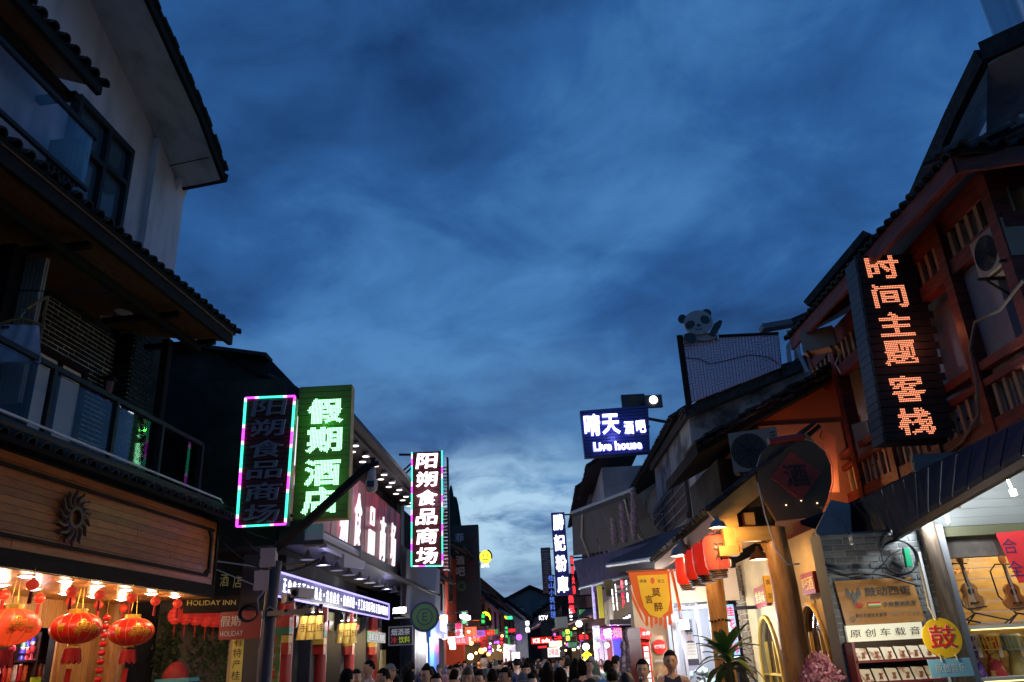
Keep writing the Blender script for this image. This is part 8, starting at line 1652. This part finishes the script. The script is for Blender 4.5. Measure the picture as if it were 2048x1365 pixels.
RS = random.Random(9); wds = ['啤酒鱼', '米粉', '奶茶', '茶油', '西街', '特产', '桂花', '咖啡', '银饰', '酒吧', '水果', '凉茶', '丝巾', '小吃', '客栈', 'BAR', '火锅', '手鼓', '烧烤', '甜品']
ncol = [('crimson', (1, .02, .03), 2.6), ('white', (1, .95, .92), 2.2), ('green', (.05, 1, .2), 1.2), ('blue', (.1, .25, 1), 3), ('amber', (1, .5, .06), 2.4), ('violet', (.6, .15, 1), 2.6), ('yellow', (1, .8, .05), 2), ('orange', (1, .22, .03), 2.4)]
for i in range(28):  # invented signs, added to make the far street denser with lights
    left = i % 2 == 0; Y = 28+34*(i//2)/13+RS.uniform(-.6, .6); X = (-2.35+RS.uniform(-.3, .25)+(Y-24)*.03) if left else (2.25+RS.uniform(-.3, .3)-(Y-24)*.012); z = RS.uniform(2.15, 3.6); nm, c_, s_ = ncol[(i*5+i//3) % 8]; w_ = wds[i % 20]
    v = RS.random() < .5; k = len(w_); h = .24; F = Fr((X, Y), 90); W_, H_ = (h, h*k) if v else (h*k, h)
    t = thing('added_light_sign', 'added glowing %s %s sign, %s side, hung over the crowd %s' % (nm, 'upright' if v else 'wide', 'left' if left else 'right', ['near the nearer shops', 'halfway down', 'towards the street end'][min(2, int((Y-25)/12))]), 'sign', (X, Y, z), 'added lit signs over the crowd')
    lit = RS.random() < .4; part('box', mat('lit box ' + nm, tuple(q_*.5 for q_ in c_), .4, emit=s_*.3, ecol=c_) if lit else nblk, t, lambda b: b.box(F, -W_/2, W_/2, z-H_/2, z+H_/2, -.15, 0))
    ink = (inkwh if nm not in ('white', 'yellow') else inkred) if lit else glow('neon ' + nm, c_, s_*1.0)
    if v:
        for j, ch in enumerate(w_): text(F, 0, z+H_/2-h*(j+.5), ch, h*.75, ink, t, 'character', n=.02, bold=.03, depth=.01)
    else: text(F, 0, z, w_, h*.7, ink, t, 'lettering', n=.02, bold=.03, depth=.01)
    part('bracket', metal_dark, t, lambda b: b.beam(F.w(0, z+H_/2-.05, -.1), F.w(-1.2 if left else 1.2, z+H_/2-.02, -.1), .04, .04))
    if i % 3 == 0: lamp('glow', F.w(0, z-H_/2-.1, .5), 5, c_ if nm != 'white' else (1, .8, .6), .05, t)

for i in range(34):  # made-up bulbs, added to brighten the dark gaps down the street
    left = i % 2; Y = 23+32*(i//2)/16+RS.uniform(-.8, .8); X = (-2.7+(Y-24)*.035) if left else (2.5-(Y-24)*.014); X += RS.uniform(-.2, .5)*(1 if left else -1); z = RS.uniform(1.95, 3.0)
    c_ = [(1, .6, .25), (1, .85, .65), (.85, .9, 1), (1, .45, .12)][(i*7+i//4) % 4]; nm = ['amber', 'warm white', 'cool white', 'orange'][(i*7+i//4) % 4]; c = Vector((X, Y, z))
    t = thing('added_bulb', 'added %s bulb on the %s, %s' % (nm, 'left' if left else 'right', ['by the nearer shops', 'halfway down the street', 'near the street end'][min(2, int((Y-22)/12))]), 'light bulb', c, 'added bulbs down the street')
    part('globe', glow('shop bulb ' + nm, c_, 6), t, lambda b: b.ball(c, RS.uniform(.05, .09), 8, 6)); part('wire', metal_dark, t, lambda b: b.tube([c, c+Vector((0, 0, .5))], .008, 4))
    if i % 3 == 0: lamp('bulb', c-Vector((0, .15, 0)), 7, c_, .05, t)
# ================================================================== people
def skinmesh(pts, edges, root=0, sub=1):
    me = bpy.data.meshes.new('s'); me.from_pydata([p[:3] for p in pts], edges, []); o = bpy.data.objects.new('s', me); COL.objects.link(o)
    md = o.modifiers.new('s', 'SKIN'); md.branch_smoothing = .6
    for i, p in enumerate(pts): me.skin_vertices[0].data[i].radius = (p[3], p[4] if len(p) > 4 else p[3])
    me.skin_vertices[0].data[root].use_root = True
    if sub: o.modifiers.new('b', 'SUBSURF').levels = sub
    dg = bpy.context.evaluated_depsgraph_get(); r = bpy.data.meshes.new_from_object(o.evaluated_get(dg)); COL.objects.unlink(o); bpy.data.objects.remove(o); return r
def headmb(z=1.585, turn=0):
    b = MB(); b.ball((0, 0, 0), (1, 1, 1), 28, 20); out = []
    for v in b.v:
        x, y, zz = v; w = 1-.34*max(0, -zz)**1.4; X = x*.075*w; Y = y*.094*(1-.10*max(0, -zz)); Z = zz*.118
        if y < -.3 and abs(x) < .8:
            if abs(zz-.06) < .16: Y += .010*math.exp(-((abs(x)-.38)/.16)**2)*math.exp(-((zz-.06)/.1)**2)   # sockets
            Y -= .022*math.exp(-(x/.13)**2)*math.exp(-((zz+.16)/.17)**2)                                   # nose
            Y -= .008*math.exp(-(x/.3)**2)*math.exp(-((zz+.5)/.09)**2) + .008*math.exp(-(x/.3)**2)*math.exp(-((zz+.85)/.16)**2)
            Y -= .004*math.exp(-((zz-.26)/.1)**2)
        out.append(Vector((X, Y, Z+z)))
    b.v = out
    for s in (-1, 1): b.ball((s*.076, .008, z-.008), (.010, .020, .032), 8, 6)
    b.ball((0, -.104, z-.024), (.014, .012, .010), 8, 6)
    return b
def hand(b, c, s, curl=.5, palm=(0, 0, -1), fwd=(0, -1, 0)):
    P, Fw = Vector(palm), Vector(fwd); Sd = P.cross(Fw); c = Vector(c)
    b.ball(c+P*.035, (.022, .036, .045), 8, 6, None)
    for i, (o, l) in enumerate(((-.027, .062), (-.009, .072), (.009, .068), (.026, .052))):
        k0 = c+P*.07+Fw*o; k1 = k0+P*l*.55+Sd*s*-.01; k2 = k1+(P*(1-curl)+Sd*s*-curl).normalized()*l*.5; b.tube([k0, k1, k2], [.0092, .0085, .006], 6)
    t = c+P*.02+Fw*.03*1; b.tube([t, t+P*.028+Fw*.026, t+P*.055+Fw*.03], [.012, .010, .007], 6)
def make_proto(pose, female=False):
    sh = .165 if not female else .15; k = 1 if not female else .92
    L = {'stand': ((sh+.06, .02, 1.12), (sh+.08, -.05, .89), (-sh-.06, .02, 1.12), (-sh-.08, -.05, .89)),
         'walk': ((sh+.05, .06, 1.12), (sh+.06, -.10, .93), (-sh-.05, -.02, 1.12), (-sh-.05, -.16, .95)),
         'mic': ((sh+.06, .0, 1.13), (sh+.05, -.08, .90), (-sh-.08, -.04, 1.15), (-.05, -.20, 1.36)),
         'phone': ((sh+.07, -.05, 1.15), (sh-.02, -.26, 1.24), (-sh-.07, -.02, 1.13), (-sh-.03, -.12, .92))}[pose]
    st = .10 if pose == 'walk' else 0
    body = [(0, 0, .95, .13*k, .10), (0, .0, 1.10, .115*k, .085), (0, 0, 1.25, .135*k, .095), (0, .01, 1.38, .12*k, .08), (0, .012, 1.45, .052, .052), (0, .0, 1.52, .052, .052),
            (sh*.62, .01, 1.395, .062), (sh, .015, 1.375, .055), (*L[0], .040), (*L[1], .027), (-sh*.62, .01, 1.395, .062), (-sh, .015, 1.375, .055), (*L[2], .040), (*L[3], .027),
            (.085, 0, .88, .088), (.10, -st, .50, .060), (.105, st*.8, .09, .040), (.115, st*.8-.13, .035, .035), (-.085, 0, .88, .088), (-.10, st*.3, .50, .060), (-.105, st*1.6, .09, .040), (-.115, st*1.6-.13, .035, .035)]
    ed = [(0, 1), (1, 2), (2, 3), (3, 4), (4, 5), (3, 6), (6, 7), (7, 8), (8, 9), (3, 10), (10, 11), (11, 12), (12, 13), (0, 14), (14, 15), (15, 16), (16, 17), (0, 18), (18, 19), (19, 20), (20, 21)]
    sm = skinmesh(body, ed); b = headmb(); b.add([v.co for v in sm.vertices], [tuple(p.vertices) for p in sm.polygons])
    for s, (e, w) in ((1, (L[0], L[1])), (-1, (L[2], L[3]))):
        d = (Vector(w)-Vector(e)).normalized(); f = Vector((0, -1, 0)) if abs(d.y) < .7 else Vector((0, 0, 1)); hand(b, Vector(w)-d*.01, s, .85 if pose in ('mic', 'phone') else .4, d, (f-d*f.dot(d)).normalized())
    me = b.mesh('b'); o = bpy.data.objects.new('b', me); COL.objects.link(o); md = o.modifiers.new('r', 'REMESH'); md.mode = 'VOXEL'; md.voxel_size = .0085; md.use_smooth_shade = True
    sm2 = o.modifiers.new('m', 'SMOOTH'); sm2.iterations = 2; sm2.factor = .5
    dg = bpy.context.evaluated_depsgraph_get(); bm_ = bpy.data.meshes.new_from_object(o.evaluated_get(dg)); bpy.data.objects.remove(o)
    g = .016
    def dress(ix, edg, root=0, grow=g, end=None):
        mp = {j: n for n, j in enumerate(ix)}; pts = [list(body[j]) for j in ix]
        for n, p in enumerate(pts): p[3] += grow; p[4:5] = [(p[4] if len(p) > 4 else p[3]-grow)+grow]
        if end:
            for j, (a, c, t) in end.items():
                q = Vector(body[a][:3]).lerp(Vector(body[c][:3]), t); pts[mp[j]][:3] = q; r0 = body[a][3]*(1-t)+body[c][3]*t+grow*1.3; pts[mp[j]][3:5] = [r0, r0]
        m = skinmesh(pts, [(mp[a], mp[c]) for a, c in edg], mp[root]); m.polygons.foreach_set('use_smooth', [True]*len(m.polygons)); return m
    shirt = dress([0, 1, 2, 3, 6, 7, 8, 10, 11, 12], [(0, 1), (1, 2), (2, 3), (3, 6), (6, 7), (7, 8), (3, 10), (10, 11), (11, 12)], 0, g, {8: (7, 8, .75), 12: (11, 12, .75), 3: (3, 4, .12)})
    tank = dress([0, 1, 2, 3, 6, 10], [(0, 1), (1, 2), (2, 3), (3, 6), (3, 10)], 0, g*.8, {3: (3, 4, .05)})
    trous = dress([0, 14, 15, 16, 18, 19, 20], [(0, 14), (14, 15), (15, 16), (0, 18), (18, 19), (19, 20)], 0, .014)
    return bm_, shirt, tank, trous
def hairmesh(kind, seed):
    b = MB(); b.ball((0, 0, 0), (1, 1, 1), 26, 18); rr = random.Random(seed); z0 = 1.585; keep = []; out = []
    for v in b.v:
        x, y, z = v; n_ = 1+.05*math.sin(x*13+seed)*math.sin(z*11+y*9)+rr.uniform(-.04, .05); top = {'short': .016, 'bob': .022, 'long': .022, 'bun': .018, 'crop': .008, 'cap': .02}[kind]
        out.append(Vector((x*(.080+top*.2)*n_, y*(.098+top*.2)*n_+.006, z0+.006+z*(.118+top*.75*(1 if z > 0 else .3))*n_)))
    low = {'short': -.28, 'crop': -.1, 'bob': -.95, 'long': -.98, 'bun': -.35, 'cap': .05}[kind]; fr = {'short': .46, 'crop': .5, 'bob': .42, 'long': .42, 'bun': .5, 'cap': .3}[kind]
    for f in b.f:
        c = sum((b.v[i] for i in f), Vector())/len(f)
        if (c.y < -.12 and c.z > fr) or (c.y >= -.12 and c.z > low + (.35 if abs(c.x) > .75 and c.y < .25 and kind in ('short', 'crop') else 0)) or (kind in ('bob', 'long') and abs(c.x) > .78 and c.y > -.5): keep.append(f)
    b.v = out; b.f = keep
    if kind == 'long':
        for i in range(9): a = -1.2+.3*i; b.tube([(math.sin(a)*.075, .03+math.cos(a)*.06, 1.60), (math.sin(a)*.09, .05+math.cos(a)*.06, 1.47), (math.sin(a)*.095, .07+math.cos(a)*.055, 1.30)], [.035, .036, .018], 7)
    if kind == 'bun': b.ball((0, .10, 1.63), .038, 10, 8)
    if kind == 'cap': b.ball((0, -.085, 1.62), (.07, .06, .01), 12, 6)
    m = b.mesh('hair', smooth=True); return m
PR = [make_proto('stand'), make_proto('walk'), make_proto('mic', True), make_proto('phone', True)]
HR = {k: hairmesh(k, i) for i, k in enumerate(('short', 'crop', 'bob', 'long', 'bun', 'cap'))}
skins = [mat('skin %d' % i, c, .5) for i, c in enumerate(((.70, .44, .31), (.58, .34, .23), (.76, .50, .37)))]
hairs = [mat('black hair', (.007, .006, .005), .8, spec=.12), mat('brown hair', (.05, .02, .012), .5), mat('grey cap', (.12, .14, .17), .8)]
CL = {'white': (.60, .60, .62), 'black': (.018, .018, .022), 'navy': (.02, .03, .09), 'blue': (.03, .20, .62), 'grey': (.22, .23, .26), 'yellow': (.70, .52, .04), 'red': (.42, .03, .04), 'green': (.05, .16, .08), 'pale blue': (.35, .48, .62), 'pink': (.55, .25, .28), 'beige': (.45, .38, .28)}
def cloth_m(c): return mat('cloth ' + c, CL[c], .85, col2=tuple(x*.75 for x in CL[c]), scale=7)
EYE_M = (lambda b: (b.ball((-.029, -.083, 1.592), (.011, .006, .006), 8, 6), b.ball((.029, -.083, 1.592), (.011, .006, .006), 8, 6), b.mesh('eyes'))[-1])(MB())
BROW = (lambda b: ([b.beam((s*.014, -.0915, 1.609), (s*.043, -.0825, 1.611), .006, .006) for s in (-1, 1)], b.mesh('eyebrows'))[-1])(MB())
LIPS = (lambda b: (b.ball((0, -.090, 1.527), (.020, .008, .006), 10, 6), b.mesh('lips'))[-1])(MB())
darkm, lipm = mat('eye dark', (.01, .008, .008), .3), mat('lips', (.30, .10, .08), .5)
def person(px, py, h, d=None, pose=0, hair='short', top='white', bot='navy', yaw=0, label='', face=False, tank=False, group=None, hc=0, sk=None, X=None, Y=None):
    """px,py = crown of the head in the photograph, d = distance; or stand at X, Y"""
    if X is None: d *= 1.2; c = atY(px, py, d); X, Y, h = c.x, c.y, c.z+.012
    t = thing('person', label, 'person', (X, Y, .012), group); s = h/1.712; M = Matrix.Translation((X, Y, .012)) @ Matrix.Rotation(rad(yaw), 4, 'Z') @ Matrix.Scale(s, 4)
    bm_, shirt, tk, tr = PR[pose]; sk = skins[sk if sk is not None else R.randrange(3)]
    for nm, me, m_ in (('body', bm_, sk), ('tank_top' if tank else 'shirt', tk if tank else shirt, cloth_m(top)), ('trousers', tr, cloth_m(bot)), ('hair' if hair != 'cap' else 'cap', HR[hair], hairs[2 if hair == 'cap' else hc])): inst(nm, me, t, M, m_)
    if face: inst('eyes', EYE_M, t, M, darkm); inst('eyebrows', BROW, t, M, darkm); inst('lips', LIPS, t, M, lipm)
    return t, M
person(1339, 1306, 0, 8.4, 0, 'short', 'navy', 'black', -8, 'young man in a navy sleeveless top standing before the drinks poster, facing the camera', True, True, sk=0)
t, M = person(1284, 1324, 0, 8.3, 2, 'bun', 'yellow', 'grey', -12, 'woman in a yellow shirt speaking into a microphone beside the young man', True, sk=2)
mc = thing('microphone', 'silver headed microphone held to the mouth of the woman in yellow', 'microphone', M @ Vector((-.035, -.2, 1.46)))
part('grille', metal_grey, mc, lambda b: b.ball(M @ Vector((-.02, -.165, 1.50)), .026, 12, 8), smooth=True); part('handle', metal_dark, mc, lambda b: b.tube([M @ Vector((-.022, -.17, 1.485)), M @ Vector((-.05, -.25, 1.36))], [.018, .012], 10))
person(1216, 1325, 0, 10.5, 1, 'short', 'blue', 'navy', 175, 'man in a bright blue shirt seen from behind beside the white stall', sk=1)
person(1232, 1314, 0, 12.5, 0, 'crop', 'grey', 'black', 120, 'tall dark-skinned man in a grey shirt looking towards the white stall', sk=1)
person(1224, 1341, 0, 9.0, 1, 'bun', 'black', 'navy', 160, 'small woman with tied-back hair in front of the blue shirt', sk=1)
person(1252, 1352, 0, 6.8, 1, 'long', 'grey', 'black', 170, 'red-brown haired head at the bottom edge left of the yellow shirt', hc=1)
person(1182, 1317, 0, 12.8, 1, 'cap', 'pale blue', 'green', 172, 'person in an olive cap and pale shirt carrying a backpack, right side of the crowd')
bp_ = thing('backpack', 'dark green backpack on the person in the olive cap', 'backpack', atY(1184, 1345, 15.2)); cb_ = atY(1184, 1346, 15.12)
part('bag', mat('green canvas', (.05, .08, .05), .8), bp_, lambda b: b.ball(cb_, (.15, .10, .21), 14, 10), smooth=True); part('strap', metal_dark, bp_, lambda b: [b.tube([cb_+Vector((s*.1, .08, .16)), cb_+Vector((s*.11, .2, .2)), cb_+Vector((s*.11, .30, .12))], .012, 5) for s in (-1, 1)])
person(738, 1324, 0, 12.0, 0, 'crop', 'white', 'black', -60, 'young man in a white basketball vest standing before the yellow market bay', True, True, sk=1)
t, M = person(853, 1336, 0, 9.0, 1, 'short', 'white', 'navy', -35, 'man with glasses and white shirt, looking right, left side of the crowd', True, sk=0)
sg_ = thing('glasses', 'thin rimmed glasses worn by the man in the white shirt on the left', 'glasses', M @ Vector((0, -.1, 1.59))); part('rims', metal_dark, sg_, lambda b: ([b.tube([M @ Vector((s*.03+.02*math.cos(a), -.098, 1.59+.016*math.sin(a))) for a in [i*.628 for i in range(11)]], .0022, 4) for s in (-1, 1)], b.tube([M @ Vector((-.01, -.1, 1.592)), M @ Vector((.01, -.1, 1.592))], .002, 4)))
person(695, 1343, 0, 8.6, 1, 'short', 'black', 'black', 150, 'dark head seen from behind beneath the golden drum sign', sk=1)
person(713, 1343, 0, 10.2, 0, 'short', 'grey', 'black', 30, 'boyish face turned to the camera behind the dark head on the left', True, sk=1)
person(766, 1341, 0, 9.6, 0, 'crop', 'beige', 'black', -70, 'man with a buzz cut in profile below the yellow vertical banner', True, sk=1)
person(781, 1332, 0, 11.0, 1, 'cap', 'black', 'black', 60, 'person in a dark cap and black jacket next to the buzz cut man', sk=1)
person(818, 1345, 0, 9.2, 1, 'bob', 'black', 'navy', 160, 'dark bobbed head low in front of the grey corrugated shutter')
person(872, 1352, 0, 8.2, 1, 'short', 'navy', 'black', 10, 'dark-haired head low beside the man with glasses')
person(902, 1335, 0, 12, 0, 'short', 'white', 'black', -10, 'young man in white facing the camera left of the street middle', True, sk=2)
person(912, 1332, 0, 11.6, 0, 'short', 'navy', 'black', 5, 'man in a navy T-shirt facing the camera beside the one in white', True, sk=1)
person(935, 1342, 0, 8.6, 2, 'bob', 'red', 'black', -5, 'woman in a coloured headscarf and red top near the middle of the crowd', True, hc=1, sk=1)
person(957, 1346, 0, 8.8, 0, 'short', 'pink', 'black', -15, 'broad-faced man in a pink cap-like parting at the bottom of the crowd', True, sk=1)['label' if False else 0]['label'] = 'broad-faced man in pink facing the camera at the bottom of the crowd'
person(973, 1342, 0, 10, 1, 'cap', 'pale blue', 'navy', 170, 'person in a grey cap and pale blue top with a shoulder strap')
person(985, 1343, 0, 9.4, 1, 'short', 'beige', 'black', 178, 'bare-necked man seen from behind in the centre of the crowd', tank=True, sk=0)
person(1010, 1340, 0, 8.6, 0, 'short', 'white', 'navy', -50, 'man in a white shirt looking left in the centre of the crowd', True, sk=1)
person(1052, 1330, 0, 11.5, 0, 'bob', 'white', 'grey', 5, 'woman in a white collared top facing the camera right of centre', True, sk=2)
person(1047, 1352, 0, 8, 1, 'cap', 'navy', 'black', 0, 'dark blue cap low in front of the woman in the white collared top'); person(1062, 1352, 0, 8, 1, 'short', 'navy', 'black', 10, 'dark head low, right of the dark blue cap')
person(1095, 1330, 0, 9.5, 1, 'long', 'navy', 'black', 178, 'tall person with a dark back and pale blue sleeve, right of centre'); person(1120, 1341, 0, 7.6, 1, 'short', 'black', 'black', 178, 'large dark head seen from behind at the bottom right of centre')
person(1150, 1322, 0, 11.5, 1, 'long', 'black', 'black', 176, 'long-haired person in black left of the olive cap'); person(1163, 1325, 0, 11, 1, 'bob', 'black', 'navy', 178, 'dark bobbed figure in black beside the olive cap')
RQ = random.Random(21); seen = [(1216, 10.5), (853, 9.0)]; n_ = 0
tops = ['black', 'navy', 'grey', 'white', 'black', 'red', 'green', 'black', 'pale blue', 'navy', 'white', 'beige', 'pink', 'black']
spots = []
while n_ < 150:
    Y = 13.5 + 46*RQ.random()**1.2; X = RQ.uniform(-2.6, 2.0) - .012*Y
    if any((X-a)**2+(Y-b_)**2 < .22 for a, b_ in spots): continue
    if Y < 15 and (X > 1.3 or X < -2.6): continue
    spots.append((X, Y)); n_ += 1
    back = RQ.random() < .55; hk = RQ.choice(['short', 'short', 'bob', 'long', 'crop', 'short', 'bun', 'cap']); tp = RQ.choice(tops); zone = 'nearer part' if Y < 20 else ('middle' if Y < 35 else 'far end')
    hn = {'short': 'short hair', 'crop': 'cropped hair', 'bob': 'bobbed hair', 'long': 'long hair', 'bun': 'tied hair', 'cap': 'a grey cap'}[hk]
    person(0, 0, RQ.gauss(1.60, .06), None, RQ.choice([0, 1, 1, 3]), hk, tp, RQ.choice(['black', 'navy', 'grey']), (180 if back else 0)+RQ.uniform(-35, 35), '%s top, %s, %s, %s of the crowd' % (tp, hn, 'seen from behind' if back else 'walking this way', zone), face=(not back and Y < 18), group='people in the street crowd', X=X, Y=Y, hc=1 if RQ.random() < .15 else 0)
